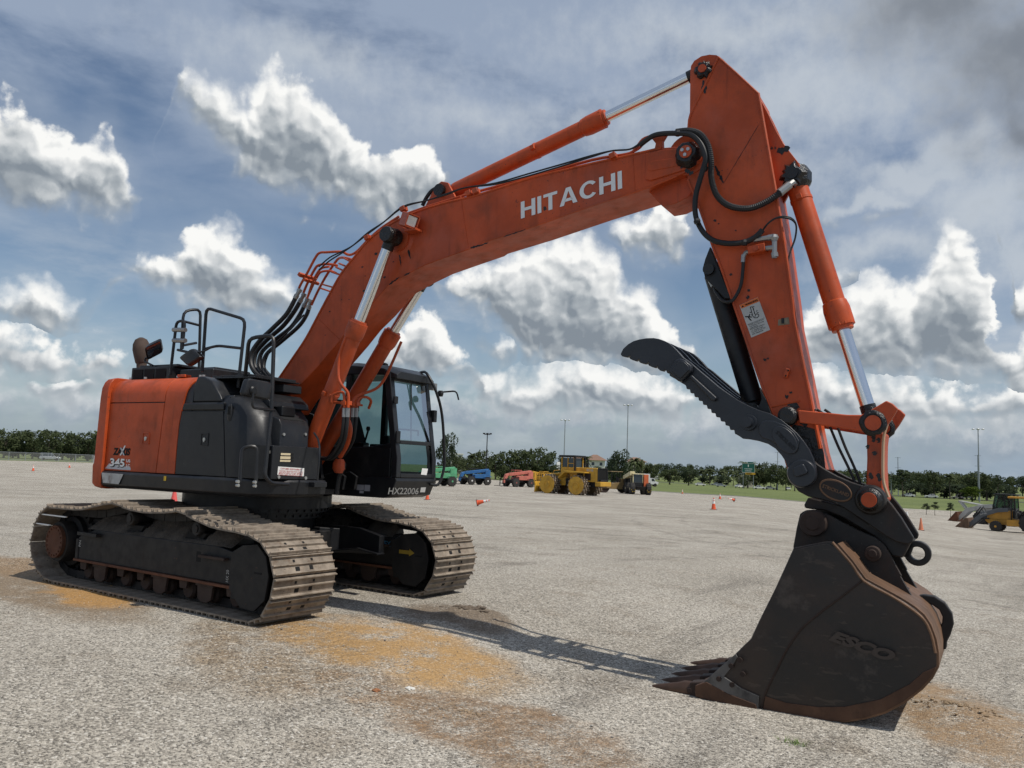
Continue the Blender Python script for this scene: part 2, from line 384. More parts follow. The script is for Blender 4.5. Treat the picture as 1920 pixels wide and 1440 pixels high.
    for x in (-.46, .88):
        c = MB(); c.lathe([(0, .075), (.02, .085), (.07, .085), (.075, .07), (.30, .07)], (x, fo+.01, .93 if x < 0 else .90), (x, fo+.4, .93 if x < 0 else .90), 20)
        c.lathe([(0, .045), (.012, .045)], (x, fo-.002, .93 if x < 0 else .90), (x, fo+.4, .93 if x < 0 else .90), 14); c.build('carrier_roller', M['frame'], FR)
    if side < 0:
        text_mesh('PIN', Vector((-1.50, fo-.005, .50)), Vector((-1.50, fo-.005, .58)), Vector((-1.55, fo-.005, .50)), M['offwhite'], 'stencil', FR)
        b = MB(); b.ab((-2.46, yc-HW+.01, .735), (-2.10, yc-HW+.035, .75)); b.ab((-2.40, yc-HW+.02, .865), (-1.72, yc-HW+.045, .88)); b.build('white_strip', M['white'], FR)
        text_mesh('HX 20', Vector((1.545, fo-.005, .37)), Vector((1.545, fo-.005, .50)), Vector((1.50, fo-.005, .37)), M['offwhite'], 'stencil', FR)
    else:
        ar = MB(); ar.prism([(1.72, .53), (1.90, .53), (1.90, .505), (1.99, .555), (1.90, .605), (1.90, .58), (1.72, .58)], fo-.04, fo-.0375); ar.build('arrow_sign', plain('dirty_yellow_decal', (.30, .20, .02), .6, vary=.25), FR)
        text_mesh('EX', Vector((1.42, fo-.004, .60)), Vector((1.53, fo-.004, .60)), Vector((1.42, fo-.004, .67)), plain('blue_mark', (.05, .22, .35)), 'stencil', FR)
# centre frame
cb = MB()
cb.prism([(-.95, -.75), (.95, -.75), (.95, .75), (-.95, .75)], .52, .80, 'z')
for sx in (-1, 1):
    for sy in (-1, 1):
        r = []
        for t, (zt, zb, hw) in ((0, (.84, .50, .30)), (.45, (.82, .50, .24)), (1, (.74, .47, .2))):
            x = sx*(.55+.75*t); y = sy*(.35+.78*t)
            r.append([Vector((x-hw, y, zb)), Vector((x+hw, y, zb)), Vector((x+hw, y, zt)), Vector((x-hw, y, zt))])
        cb.loft(r)
cb.build('centre_frame', M['black'], EXC, .012)
fc = MB()                                    # folded front beam that runs out to the far track
fc.prism([(-.3, .80), (.99, .865), (1.38, .86), (1.75, .78), (1.75, .55), (1.40, .60), (.8, .52), (-.3, .52)], .56, .64)
fc.prism([(.5, .50), (.85, .505), (1.4, .585), (1.78, .54), (1.78, .56), (1.4, .605), (.85, .525), (.5, .52)], .50, .64)
fc.build('front_beam', M['black'], EXC, .006)
rg = MB(); rg.lathe([(0, .78), (.16, .78), (.16, .86), (.24, .86), (.24, .93), (.30, .93), (.30, .98), (.46, .98)], (0, 0, .80), (0, 0, 2), 56)
for k in range(48):
    a = 2*PI*k/48
    for z, r in ((1.0, .865), (1.07, .935)): rg.cyl((r*math.cos(a)*.995, r*math.sin(a)*.995, z), (r*math.cos(a)*1.018, r*math.sin(a)*1.018, z), .016, n=6)
rg.build('swing_ring', M['black'], EXC)

# ------------------------------------------------------------------ upper structure (own frame, slewed TH)
def up(mb, name, mat, parent=EXC, bev=0, seg=2, sharp=32):
    return mb.build(name, M[mat] if isinstance(mat, str) else mat, parent, bev, seg, sharp, TH if parent is EXC else None)
def utext(s, bl, br, tl, mat, name, parent, **k): return text_mesh(s, bl, br, tl, M[mat], name, parent, **k)
RS = -1.45
# deck
dk = MB(); dk.prism([(-1.2, -1.38), (1.25, -1.38), (1.5, -1.05), (1.55, -.62), (1.0, -.55), (1.0, 1.40), (-1.0, 1.40), (-1.75, .75), (-1.98, 0), (-1.75, -.75)], 1.285, 1.50, 'z')
up(dk, 'revolving_deck', 'black')
# counterweight: plan follows the tail swing circle
def cw_plan(r, yr):
    P = []
    a0 = math.asin(yr/r)
    for k in range(25): a = PI + a0 - 2*a0*k/24; P.append((r*math.cos(a), r*math.sin(a)))
    return [(-1.30, -yr)]+P+[(-1.30, yr)]
rows = []
for z, r, yr in ((1.265, 1.99, 1.40), (1.29, 2.06, 1.47), (1.33, 2.10, 1.495), (1.56, 2.115, 1.497), (1.60, 2.10, 1.493), (2.45, 2.085, 1.493), (2.58, 2.075, 1.488), (2.65, 2.05, 1.468), (2.70, 2.01, 1.43), (2.725, 1.93, 1.36)):
    pl = cw_plan(r, yr)
    rows.append([Vector((x, y, z)) for x, y in pl])
cwm = MB(); cwm.loft(rows, True, True)
CW = up(cwm, 'counterweight', 'orange', EXC, .012)
# body core
bc = MB()
prof = [(-1.43, 1.50), (-1.43, 2.50), (-1.40, 2.60), (-1.33, 2.67), (-1.22, 2.70), (-.55, 2.72), (-.45, 2.70), (-.45, 1.50)]
bc.prism(prof, -1.29, .30, 'x')
bc.ab((-1.3, -.5, 1.5), (.2, 1.40, 2.66))
bc.prism([(-1.42, 1.50), (-1.42, 2.36), (-1.34, 2.47), (-.5, 2.50), (-.5, 1.50)], .29, .93, 'x')
up(bc, 'engine_housing', 'charcoal', EXC, .01)
def shell(name, rows_, mat, thick=.022, bev=.005, parent=EXC):
    """panel from rows of (xl, xr, y, z), given thickness inwards (+y, -z at the top)"""
    n = len(rows_); vs = []; fs = []
    for k, (xl, xr, y, z) in enumerate(rows_):
        a = rows_[max(k-1, 0)]; b = rows_[min(k+1, n-1)]; t = Vector((0, b[2]-a[2], b[3]-a[3])).normalized(); nn = Vector((0, t.z, -t.y))
        vs += [Vector((xl, y, z)), Vector((xr, y, z)), Vector((xl, y, z))+nn*thick, Vector((xr, y, z))+nn*thick]
    for k in range(n-1):
        i = 4*k; j = i+4
        fs += [(i, i+1, j+1, j), (i+2, j+2, j+3, i+3), (i, j, j+2, i+2), (i+1, i+3, j+3, j+1)]
    fs += [(0, 2, 3, 1), (4*n-4, 4*n-3, 4*n-1, 4*n-2)]
    return up(MB().add(vs, fs), name, mat, parent, bev)
curve = [(RS, 2.50), (-1.443, 2.545), (-1.42, 2.60), (-1.385, 2.645), (-1.33, 2.685), (-1.24, 2.712), (-1.1, 2.725), (-.75, 2.735)]
xs = U(314, 721, RS).x; xsb = U(292, 885, RS).x; zsm = .5*(U(213, 756, RS).z+U(307, 753, RS).z)
xo = lambda z: .10+max(0, z-1.9)**2*.28
xsm = lambda z: xsb+(xs-xsb)*(z-1.5)/1.2
xcw = -1.30
shell('engine_door', [(xcw, xsm(1.505)-.006, RS, 1.505), (xcw, xsm(zsm)-.006, RS, zsm-.008)], 'orange')
shell('engine_cover', [(xcw, xsm(z)-.004, y, z) for y, z in [(RS, zsm+.004)]+curve], 'orange')
shell('corner_panel', [(xsm(z)+.004, xo(z)-.006, y, z) for y, z in [(RS, 1.505), (RS, 1.8), (RS, 2.1), (RS, 2.3), (RS, 2.42)]+curve], 'orange')
ED = [o for o in COL.objects if o.name == 'engine_door'][0]
def latch(px, py, mat, par, y=RS):
    c = U(px, py, y); b = MB()
    for dx, dz, w, h in ((-.062, 0, .012, .15), (.062, 0, .012, .15), (0, .069, .136, .012), (0, -.069, .136, .012)): b.ab((c.x+dx-w/2, y-.008, c.z+dz-h/2), (c.x+dx+w/2, y+.002, c.z+dz+h/2))
    b.ab((c.x-.05, y-.004, c.z-.05), (c.x+.05, y+.002, c.z+.05)); L = up(b, 'latch', mat, par, .003)
    k = MB(); k.cyl((c.x, y-.014, c.z), (c.x, y-.003, c.z), .022, n=12); k.ab((c.x-.008, y-.016, c.z-.03), (c.x+.008, y-.01, c.z+.005)); up(k, 'lock', 'bolt', par)
latch(274, 822, 'orange', ED); 
q = lambda a, b: U(160+a/3.6, 560+b/3.6, RS-.002)
utext('ZAXIS', q(186, 1056), q(302, 1060), q(190, 1006), 'blackdecal', 'lettering', ED, bold=.05, shear=.15, ext=.002)
xm = MB(); a, b = q(236, 1058), q(268, 994)
for (p1, p2, mt) in ((q(240, 1006), q(262, 1058), 'silver'), (q(238, 1058), q(270, 992), 'white')):
    w = .014; v = MB(); v.add([p1+Vector((-w, -.004, 0)), p1+Vector((w, -.004, 0)), p2+Vector((w, -.004, 0)), p2+Vector((-w, -.004, 0))], [(0, 1, 2, 3)]); up(v, 'lettering', mt, ED)
tri = MB(); P4 = [q(132, 1146), q(162, 1112), q(306, 1140), q(306, 1158)]; tri.add([p+Vector((0, -.001, 0)) for p in P4], [(0, 1, 2, 3)]); up(tri, 'decal', 'silver', ED)
utext('345', q(170, 1138), q(272, 1142), q(166, 1082), 'blackdecal', 'lettering', ED, bold=.05, shear=.15, ext=.003)
utext('345', q(166, 1131), q(270, 1137), q(164, 1076), 'white', 'lettering', ED, bold=.035, shear=.15, ext=.005)
utext('US', q(277, 1103), q(305, 1106), q(277, 1083), 'white', 'lettering', ED, bold=.03, ext=.003)
utext('LC', q(277, 1136), q(303, 1138), q(277, 1116), 'white', 'lettering', ED, bold=.03, ext=.003)
# charcoal door and what surrounds it
DX = lambda z: .99-(z-1.5)*.14
dd = shell('pump_door', [(xo(z)+.006, DX(z), RS, z) for z in (1.505, 1.7, 1.9, 2.1, U(640, 690, RS).z if False else 2.27)], 'charcoal')
latch(384, 824, 'charcoal', dd)
shell('door_trim', [(xo(2.29)+.006, DX(2.29)+.02, RS-.01, 2.285), (xo(2.4)+.01, DX(2.4)+.03, RS-.014, 2.36), (xo(2.45)+.015, DX(2.4)+.02, RS+.025, 2.385)], 'charcoal', .04, .01)
cf = MB(); cf.prism([(xo(2.40)+.02, 2.38), (.82, 2.38), (.76, 2.47), (.60, 2.64), (.44, 2.70), (.34, 2.70)], RS+.03, -.6)
up(cf, 'side_cowl', 'charcoal', EXC, .025)
# fuel tank with rounded corner
def rounded_plan(x0, x1, y0, y1, r, n=7):
    P = [(x0, y1), (x0, y0)]
    for k in range(n+1):
        a = -PI/2+PI/2*k/n; P.append((x1-r+r*math.cos(a), y0+r+r*math.sin(a)))
    return P+[(x1, y1)]
tk = MB(); rws = []
for z, x1, ys in ((1.50, 1.46, 0), (1.9, 1.44, 0), (2.22, 1.37, 0), (2.34, 1.25, .012), (2.43, 1.12, .06), (2.47, 1.02, .14)):
    xa = min(DX(z)+.008, x1-.1) if z < 2.33 else DX(2.33)+.02
    rws.append([Vector((x, y, z)) for x, y in rounded_plan(xa, x1, RS+ys, -.55, min(.34, x1-xa-.01))])
tk.loft(rws); TK = up(tk, 'fuel_tank', 'charcoal', EXC, .012)
hh = MB(); c = U(429, 773, RS); hh.ball((c.x+.02, RS-.004, c.z), .055, 12, (.75, .3, 2.1)); HH = up(hh, 'grab_recess', 'charcoal', TK)
vd = MB(); vd.ab((c.x-.0, RS-.022, c.z-.03), (c.x+.05, RS-.012, c.z+.07)); up(vd, 'grab_hole', 'hole_shade', TK, .008)
# upper tool box (A) and lower box (B) on the front step
bx = MB(); ya, yb = -1.18, -.72
bx.prism([(1.10, 1.50), (1.56, 1.50), (1.56, 2.13), (1.52, 2.20), (1.42, 2.235), (1.10, 2.26)], ya, yb); BXA = up(bx, 'valve_cover', 'charcoal', EXC, .015)
sl = MB(); sl.prism([(1.415, 2.2375), (1.523, 2.2015), (1.523, 2.15), (1.415, 2.15)], ya+.08, yb-.06); up(sl, 'cover_slot', 'hole_shade', BXA)
hp = MB(); hp.ab((1.15, -1.0, 2.24), (1.38, -.78, 2.37)); hp.ab((1.12, -1.2, 2.22), (1.3, -1.02, 2.33)); up(hp, 'air_duct', 'black', EXC, .02)
for yy, zz in ((ya+.05, 2.02), (yb-.06, 2.04)):
    k = MB(); k.cyl((1.56, yy, zz), (1.574, yy, zz), .018, n=8); up(k, 'bolt', 'bolt', BXA)
yB0, yB1 = V(506, 835, 1.65).y, V(596, 900, 1.65).y
b2 = MB(); b2.ab((1.25, V(511, 850, 1.65).y, 1.50), (1.65, yB1, 1.885)); BXB = up(b2, 'tool_box', 'charcoal', EXC, .01)
sd = MB(); sd.ab((1.25, V(497, 850, 1.60).y, 1.50), (1.60, V(511, 850, 1.65).y-.005, 1.885)); up(sd, 'box_bracket', 'black', EXC, .006)
fx = lambda a, b, x=1.653: V(470+a/10.29, 820+b/10.29, x)
for r0, r1, x0 in ((300, 345, 585), (362, 420, 575), (432, 472, 568)):
    w = MB(); p = [fx(x0, r0), fx(830, r0+8), fx(825, r1+8), fx(x0-4, r1)]; w.add(p, [(0, 1, 2, 3)]); up(w, 'vent_slot', 'hole_shade', BXB)
    w = MB(); p = [fx(x0, r0+2, 1.656), fx(770, r0+8, 1.656), fx(766, r1+2, 1.656), fx(x0-4, r1-2, 1.656)]; w.add(p, [(0, 1, 2, 3)]); up(w, 'vent_louvre', plain('beige_foam', (.62, .52, .34), .8), BXB)
w = MB(); p = [fx(530, 562), fx(1035, 596), fx(1025, 750), fx(516, 722)]; w.add(p, [(0, 1, 2, 3)]); ST = up(w, 'sticker', 'white', BXB)
for s_, y0, hgt, x0, x1 in (('CUSTOMER RESPONSIBILITY', 612, 30, 575, 985), ('THE DAILY MAINTENANCE CHECKS', 652, 22, 545, 1005), ('ARE NOT PART OF ANY SERVICE', 682, 22, 545, 1000), ('MAKE SURE OIL AND WATER', 704, 18, 540, 995), ('LEVELS ARE CHECKED DAILY', 728, 18, 535, 990)):
    sk = (1005-540)/470*33/480
    utext(s_, fx(x0, y0+(x0-540)*.066, 1.655), fx(x1, y0+(x1-540)*.066, 1.655), fx(x0+3, y0-hgt+(x0-540)*.066, 1.655), 'red', 'sticker_text', BXB, bold=.01)
for a, b in ((370, 285), (533, 765), (1052, 785)):
    c = fx(a, b, 1.65 if a > 400 else 1.60); k = MB(); k.cyl(c, c+Vector((.014, 0, 0)), .02, n=8); up(k, 'bolt', 'bolt', BXB)
# step plate and skirt
sp = MB(); sp.ab((1.4, -.80, 1.415), (1.78, V(613, 914, 1.78).y, 1.475)); up(sp, 'step', 'charcoal', EXC, .006)
skr = []
for z, off in ((1.280, .13), (1.295, .05), (1.325, .012), (1.47, 0), (1.497, .02)):
    pl = []
    for x, y in ((-1.33, -1.49), (-.5, -1.485), (.6, -1.485), (1.12, -1.48), (1.38, -1.42), (1.56, -1.28), (1.66, -1.08), (1.69, -.85), (1.69, -.50)):
        n = Vector((0, 1)) if x < 1.16 else Vector((-(x-1.06), (-.7-y))).normalized(); pl.append((x+n.x*off, y+n.y*off))
    inner = [(1.26, -.5), (1.26, -1.0), (-1.33, -1.2)]
    skr.append([Vector((x, y, z)) for x, y in pl+inner])
SK = up(MB().loft(skr), 'side_skirt', 'charcoal', EXC, .01)
rf = MB(); p = [U(190.5, 886, -1.4955), U(231, 889, -1.4955), U(222, 908, -1.4955), U(193, 905, -1.4955)]
rfm = paint('scraped_reflector', (.5, .5, .48), .5, (.09, .035, .02), 1.0, .8, chipcol=(.05, .025, .015), dscale=4)
rf.add(p+[a+Vector((0, .004, 0)) for a in p], [(0, 1, 2, 3), (7, 6, 5, 4), (0, 4, 5, 1), (1, 5, 6, 2), (2, 6, 7, 3), (3, 7, 4, 0)]); up(rf, 'reflector_strip', rfm, SK)
w = MB(); c = U(309, 897, -1.488); w.ab((c.x-.02, -1.489, c.z-.028), (c.x+.02, -1.486, c.z+.028)); up(w, 'small_label', 'yellow', SK)
# gratings and boxes on the deck top
tb = MB(); tb.ab((-1.45, -1.08, 2.70), (-.66, -.3, 2.90)); tb.ab((-1.40, -1.0, 2.90), (-.60, -.35, 2.94)); AB = up(tb, 'air_intake_box', 'charcoal', EXC, .012)
for k in range(3):
    w = MB(); w.ab((-1.40+k*.24, -1.088, 2.74), (-1.20+k*.24, -1.078, 2.87)); up(w, 'intake_grille', 'hole_shade', AB)
w = MB(); w.ab((-.55, -1.0, 2.72), (.1, -.2, 2.86)); w.ab((-.45, -.8, 2.86), (-.1, -.2, 2.91)); up(w, 'engine_hood', 'charcoal', EXC, .02)
w = MB()
for k in range(4): w.ab((.34+k*.2, -1.2, 2.70), (.52+k*.2, -.55, 2.73))
w.ab((.28, -1.25, 2.685), (1.14, -.5, 2.70)); up(w, 'deck_grating', 'charcoal', EXC, .006)
w = MB(); w.ab((.45, -.75, 2.56), (1.12, -.44, 2.66)); w.prism([(.9, 2.35), (1.28, 2.35), (1.26, 2.42), (1.12, 2.52), (.9, 2.54)], -1.1, -.45); up(w, 'tank_cover', 'charcoal', EXC, .012)
w = MB(); w.ab((-.25, -1.26, 2.72), (-.10, -1.16, 2.755)); up(w, 'hood_hinge', 'orange', EXC, .006)
for a, b in ((245, 709), (273, 707), (334, 703), (376, 709), (382, 710)):
    c = U(a, b, -1.15); k = MB(); k.cyl((c.x, -1.15, 2.73), (c.x, -1.15, 2.755), .02, n=8); up(k, 'bolt', 'bolt', EXC)
# exhaust stack
c = U(266, 690, -.72)
ex = MB(); ex.lathe([(0, .07), (.08, .07), (.10, .085), (.2, .105), (.28, .118), (.36, .112), (.43, .08), (.46, .03)], (c.x, c.y, 2.93), (c.x-.10, c.y-.05, 4), 20); up(ex, 'exhaust_stack', paint('scorched_steel', (.075, .05, .038), .8, (.05, .035, .03), .7, 0, vary=.2), EXC)
# handrails: traced, each on its own depth
def rail(pts, r=.021, name='handrail', mat='charcoal', sm=0, par=EXC):
    P = []
    for p in pts:
        if len(p) == 3 and isinstance(p[2], tuple): P.append(V(p[0], p[1], p[2][0]))
        else: P.append(U(*p))
    # round the corners
    Q = [P[0]]
    for i in range(1, len(P)-1):
        a, b, c_ = P[i-1], P[i], P[i+1]
        if sm: Q.append(b); continue
        d1 = (a-b); d2 = (c_-b); k = min(.09, d1.length*.4, d2.length*.4)
        s_, e = b+d1.normalized()*k, b+d2.normalized()*k
        for t in (0, .33, .67, 1): Q.append(s_*(1-t)**2+b*2*t*(1-t)+e*t*t)
    Q.append(P[-1])
    return up(MB().tube(Q, r, 8, sm), name, mat, par)
yr = -1.12
H1 = rail([(379, 697, yr), (387, 577, yr), (460, 599, yr), (446, 727, yr)])
rail([(381, 655, yr), (408, 648, yr), (452, 653, yr)], .018, 'crossbar', par=H1)
H2 = rail([(319, 704, -1.2), (331, 603, -1.2), (347, 601, -1.2), (342, 654, -1.2)], .019)
rail([(333, 656, -1.2), (356, 661, -1.2), (378, 668, -1.2)], .017, 'crossbar', par=H2)
rail([(341, 648, -1.2), (368, 643, -.9)], .017, 'crossbar', par=H2)
H3 = rail([(340, 655, -1.18), (344, 583, -1.18), (376, 579, -.95), (373, 700, -.95)], .019)
rail([(343, 602, -1.18), (374, 610, -.95)], .017, 'crossbar', par=H3)
for z0 in (618, 638):
    k = MB(); a, b = U(328, z0, -1.2), U(345, z0+1, -1.2); k.cyl(a-Vector((.03, 0, 0)), b+Vector((.03, 0, 0)), .03, n=8); up(k, 'clamp', 'steel', H2)
H4 = rail([(459, 712, -1.18), (467, 634, (1.28,)), (514, 628, (1.58,)), (509, 771, (1.66,)), (496, 893, (1.72,)), (508, 906, (1.72,)), (541, 908, (1.72,))], .023)
H5 = rail([(450, 903, (1.56,)), (454, 838, (1.54,)), (482, 836, (1.64,)), (480, 903, (1.66,))], .021)
for a, b in ((446, 903), (446, 910), (478, 904), (478, 911)):
    c = V(a, b, 1.60 if a < 460 else 1.70); k = MB(); k.cyl(c-Vector((.02, 0, 0)), c+Vector((.012, 0, 0)), .018, n=8); up(k, 'bolt', 'bolt', H5)
# mirrors
def mirror(name, quad, depth, face=None, thick=.06):
    P = [U(*q) for q in quad] if depth is None else [(V(a, b, depth[0]) if isinstance(depth, tuple) else U(a, b, depth)) for a, b in quad]
    n = (P[1]-P[0]).cross(P[3]-P[0]).normalized(); cc = sum(P, Vector())/4
    def ring(s, d):
        R = []
        for i in range(4):
            a, b, c_ = P[i-1], P[i], P[(i+1) % 4]
            for t in (.0, .5, 1): 
                s1 = b.lerp(a, .16); e1 = b.lerp(c_, .16); R.append(cc+((s1*(1-t)**2+b*2*t*(1-t)+e1*t*t)-cc)*s+n*d)
        return R
    m_ = up(MB().loft([ring(.97, .0), ring(1, .012), ring(1, thick*.5), ring(.93, thick*.85), ring(.8, thick)]), name, 'charcoal')
    if face: up(MB().add(ring(.90, -.002), [tuple(range(12))]), 'mirror_glass', 'mirror', m_)
    return m_, cc, n
z7 = lambda a, b: (380+a/5.54, 640+b/5.54)
mA, cA, nA = mirror('mirror', [z7(372, 560), z7(660, 620), z7(696, 430), z7(425, 380)], (1.66,), True, .07)
k = MB(); c = V(*z7(530, 512), 1.74); k.lathe([(0, .05), (.03, .05), (.045, .035)], c-Vector((.03, 0, 0)), c+Vector((.1, 0, 0)), 14); up(k, 'mirror_pivot', 'black', mA)
rail([z7(525, 540)+((1.76,),), z7(510, 690)+((1.76,),), z7(725, 715)+((1.68,),)], .014, 'mirror_arm', par=mA)
zB = lambda a, b: (240+a/12, 620+b/12)
mB, cB, nB = mirror('mirror', [zB(1230, 620), zB(1440, 820), zB(1750, 600), zB(1540, 400)], -1.16, True, .08)
rail([zB(1440, 500)+(-1.2,), zB(1700, 470)+(-1.2,), zB(1900, 360)+(-1.16,), (408, 648, yr)], .013, 'mirror_arm', par=mB)
mC, cC, nC = mirror('mirror', [zB(790, 470)+(-1.0,), zB(735, 205)+(-1.16,), zB(380, 370)+(-1.16,), zB(440, 655)+(-1.0,)], None, None, -.05)
fm = MB(); P = [U(*zB(a, b), y_)-Vector((0, .006, 0)) for a, b, y_ in ((755, 460, -1.01), (715, 250, -1.145), (420, 385, -1.145), (465, 600, -1.02))]; fm.add(P, [(0, 1, 2, 3)]); up(fm, 'mirror_glass', 'mirror', mC)
rail([zB(410, 600)+(-1.03,), zB(365, 690)+(-1.03,), zB(560, 785)+(-1.03,)], .014, 'mirror_arm', par=mC)

# ------------------------------------------------------------------ cab
CX0, CX1, CY0, CY1 = .32, 1.92, .52, 1.40
def cabx(z): return CX1 + (.03 if z < 1.9 else 0) - max(0, z-1.95)*.17
cab = MB()
cab.prism([(CX0, 1.27), (CX1-.18, 1.27), (CX1-.05, 1.31), (CX1+.03, 1.50), (CX1+.02, 1.545), (CX0, 1.545)], CY0, CY1)
CAB = up(cab, 'cab', 'charcoal', EXC, .012)
def post(pts, w, d, nm='pillar', mat='charcoal'):
    b = MB(); R = []
    for x, y, z in pts: R.append([Vector((x-d/2, y-w/2, z)), Vector((x+d/2, y-w/2, z)), Vector((x+d/2, y+w/2, z)), Vector((x-d/2, y+w/2, z))])
    return up(b.loft(R), nm, mat, CAB, .012)
for y in (CY0+.045, CY1-.045):
    post([(cabx(z)-.05, y, z) for z in (1.545, 1.8, 2.0, 2.3, 2.6, 2.86, 2.97)], .09, .10)
    post([(CX0+.06, y, z) for z in (1.545, 2.95)], .09, .12)
    post([(1.02, y, z) for z in (1.545, 2.95)], .07, .09)
fb = MB()
for z in (2.02,): fb.ab((cabx(z)-.03, CY0+.09, z-.03), (cabx(z)+.012, CY1-.09, z+.02))
fb.ab((cabx(1.6)-.05, CY0+.09, 1.545), (cabx(1.6)+.0, CY1-.09, 1.60)); fb.ab((cabx(2.85)-.05, CY0+.08, 2.84), (cabx(2.85)+.0, CY1-.08, 2.92))
up(fb, 'window_bar', 'charcoal', CAB, .008)
rf = MB(); R = []
for x, z0, z1, ins in ((.26, 2.93, 3.03, .05), (.45, 2.93, 3.09, .02), (1.1, 2.93, 3.10, .02), (1.63, 2.91, 3.05, .03), (1.86, 2.86, 2.96, .05)):
    R.append([Vector((x, CY0-.03+ins, z0)), Vector((x, CY0-.03+ins, z1-.05)), Vector((x, CY0+.06+ins, z1)), Vector((x, CY1-.06-ins, z1)), Vector((x, CY1+.03-ins, z1-.05)), Vector((x, CY1+.03-ins, z0))])
RF = up(rf.loft(R), 'roof', 'charcoal', CAB, .01)
w = MB(); w.ball((1.35, .85, 3.10), .06, 10, (1.5, 1, .5)); up(w, 'roof_knob', 'black', RF)
w = MB(); w.ab((1.82, CY1-.10, 2.78), (1.91, CY1+.0, 2.88)); up(w, 'cab_lamp', 'steel', CAB, .01)
# glass
def pane(nm, pts, dy=0): return up(MB().add([Vector(p) for p in pts], [tuple(range(len(pts)))]), nm, 'glass', CAB)
pane('windscreen', [(cabx(2.05)-.01, CY0+.08, 2.05), (cabx(2.05)-.01, CY1-.08, 2.05), (cabx(2.84)-.01, CY1-.08, 2.84), (cabx(2.84)-.01, CY0+.08, 2.84)])
pane('lower_windscreen', [(cabx(1.6)-.01, CY0+.08, 1.60), (cabx(1.6)-.01, CY1-.08, 1.60), (cabx(2.0)-.01, CY1-.08, 2.0), (cabx(2.0)-.01, CY0+.08, 2.0)])
pane('side_window', [(1.07, CY0+.03, 1.95), (1.83, CY0+.03, 1.98), (1.71, CY0+.03, 2.9), (1.07, CY0+.03, 2.92)])
pane('side_window', [(.4, CY0+.03, 1.95), (.98, CY0+.03, 1.95), (.98, CY0+.03, 2.92), (.4, CY0+.03, 2.92)])
pane('door_window', [(1.07, CY1-.03, 1.62), (1.85, CY1-.03, 1.62), (1.71, CY1-.03, 2.9), (1.07, CY1-.03, 2.92)])
pane('door_window', [(.4, CY1-.03, 1.75), (.98, CY1-.03, 1.75), (.98, CY1-.03, 2.92), (.4, CY1-.03, 2.92)])
pane('rear_window', [(CX0+.03, CY0+.1, 1.75), (CX0+.03, CY1-.1, 1.75), (CX0+.03, CY1-.1, 2.85), (CX0+.03, CY0+.1, 2.85)])
w = MB(); w.ab((.4, CY0, 1.545), (1.83, CY0+.035, 1.93)); w.prism([(1.2, 1.93), (1.84, 1.93), (1.84, 2.0), (1.52, 1.95)], CY0, CY0+.035); up(w, 'side_panel', 'black', CAB, .008)
w = MB(); w.ab((.4, CY1-.035, 1.545), (1.02, CY1, 1.75)); w.ab((1.02, CY1-.035, 1.545), (1.86, CY1, 1.62)); up(w, 'door', 'black', CAB, .008)
w = MB(); w.ab((CX0, CY0+.09, 1.545), (CX0+.05, CY1-.09, 1.74)); up(w, 'rear_panel', 'black', CAB, .008)
st = MB(); st.ab((.70, .74, 1.72), (1.18, 1.22, 1.86)); st.loft([[Vector((.78-k*.09, .74+k*.03, 1.84+k*.28)), Vector((.90-k*.09, .74+k*.03, 1.84+k*.28)), Vector((.90-k*.09, 1.22-k*.03, 1.84+k*.28)), Vector((.78-k*.09, 1.22-k*.03, 1.84+k*.28))] for k in (0, 1, 2)]); st.ab((.68, .86, 2.44), (.76, 1.10, 2.64)); st.ab((.85, .80, 1.545), (1.2, 1.16, 1.72)); up(st, 'seat', 'seat', CAB, .03)
cn = MB()
for y in (.66, 1.30): cn.ab((.85, y-.06, 1.70), (1.30, y+.06, 2.0))
cn.ab((1.62, .60, 1.545), (1.72, .66, 2.10)); up(cn, 'control_console', 'black', CAB, .02)
lv = MB()
for y in (.90, 1.02): lv.tube([(1.52, y, 1.55), (1.58, y, 1.85), (1.50, y, 2.10)], .012, 6); lv.ab((1.56, y-.05, 1.56), (1.74, y+.05, 1.59))
for y in (.66, 1.30): lv.tube([(1.26, y, 2.0), (1.31, y, 2.16)], .014, 6); lv.ball((1.31, y, 2.19), .03, 8, (1, 1, 1.4))
up(lv, 'control_lever', 'black', CAB)
w = MB(); w.tube([(cabx(2.1)-.06, CY0+.14, 2.12), (cabx(2.1)-.06, CY0+.14, 2.19), (cabx(2.1)-.06, CY0+.58, 2.19), (cabx(2.1)-.06, CY0+.58, 2.12)], .013, 6); w.tube([(cabx(2.5)+.012, CY0+.42, 2.05), (cabx(2.8)+.02, CY0+.42, 2.83)], .009, 6); up(w, 'wiper', 'black', CAB)
w = MB(); z8 = lambda a, b: V(600+a/8.348, 830+b/8.348, cabx(1.7)+.004); p = [z8(1600, 400), z8(1690, 408), z8(1668, 508), z8(1580, 500)]; w.add(p, [(0, 1, 2, 3)]); up(w, 'sticker', 'white', CAB)
zf = lambda a, b: V(600+a/8.348, 830+b/8.348, CX1+.02)
# stencilled number follows the sloping front sill
def sill(a, b):
    P = V(600+a/8.348, 830+b/8.348, CX1); t = (P.z-1.31)/(.19); P = V(600+a/8.348, 830+b/8.348, CX1-.05+.08*max(0, min(1, t))+.004); return P
utext('HX22006', sill(1062, 808), sill(1535, 808), sill(1072, 702), 'offwhite', 'stencil', CAB, bold=.012, ext=.002, shear=.1)
w = MB(); p = [sill(1580, 702), sill(1658, 698), sill(1642, 776), sill(1566, 776)]; w.add(p, [(0, 1, 2, 3)]); up(w, 'sticker', 'white', CAB)
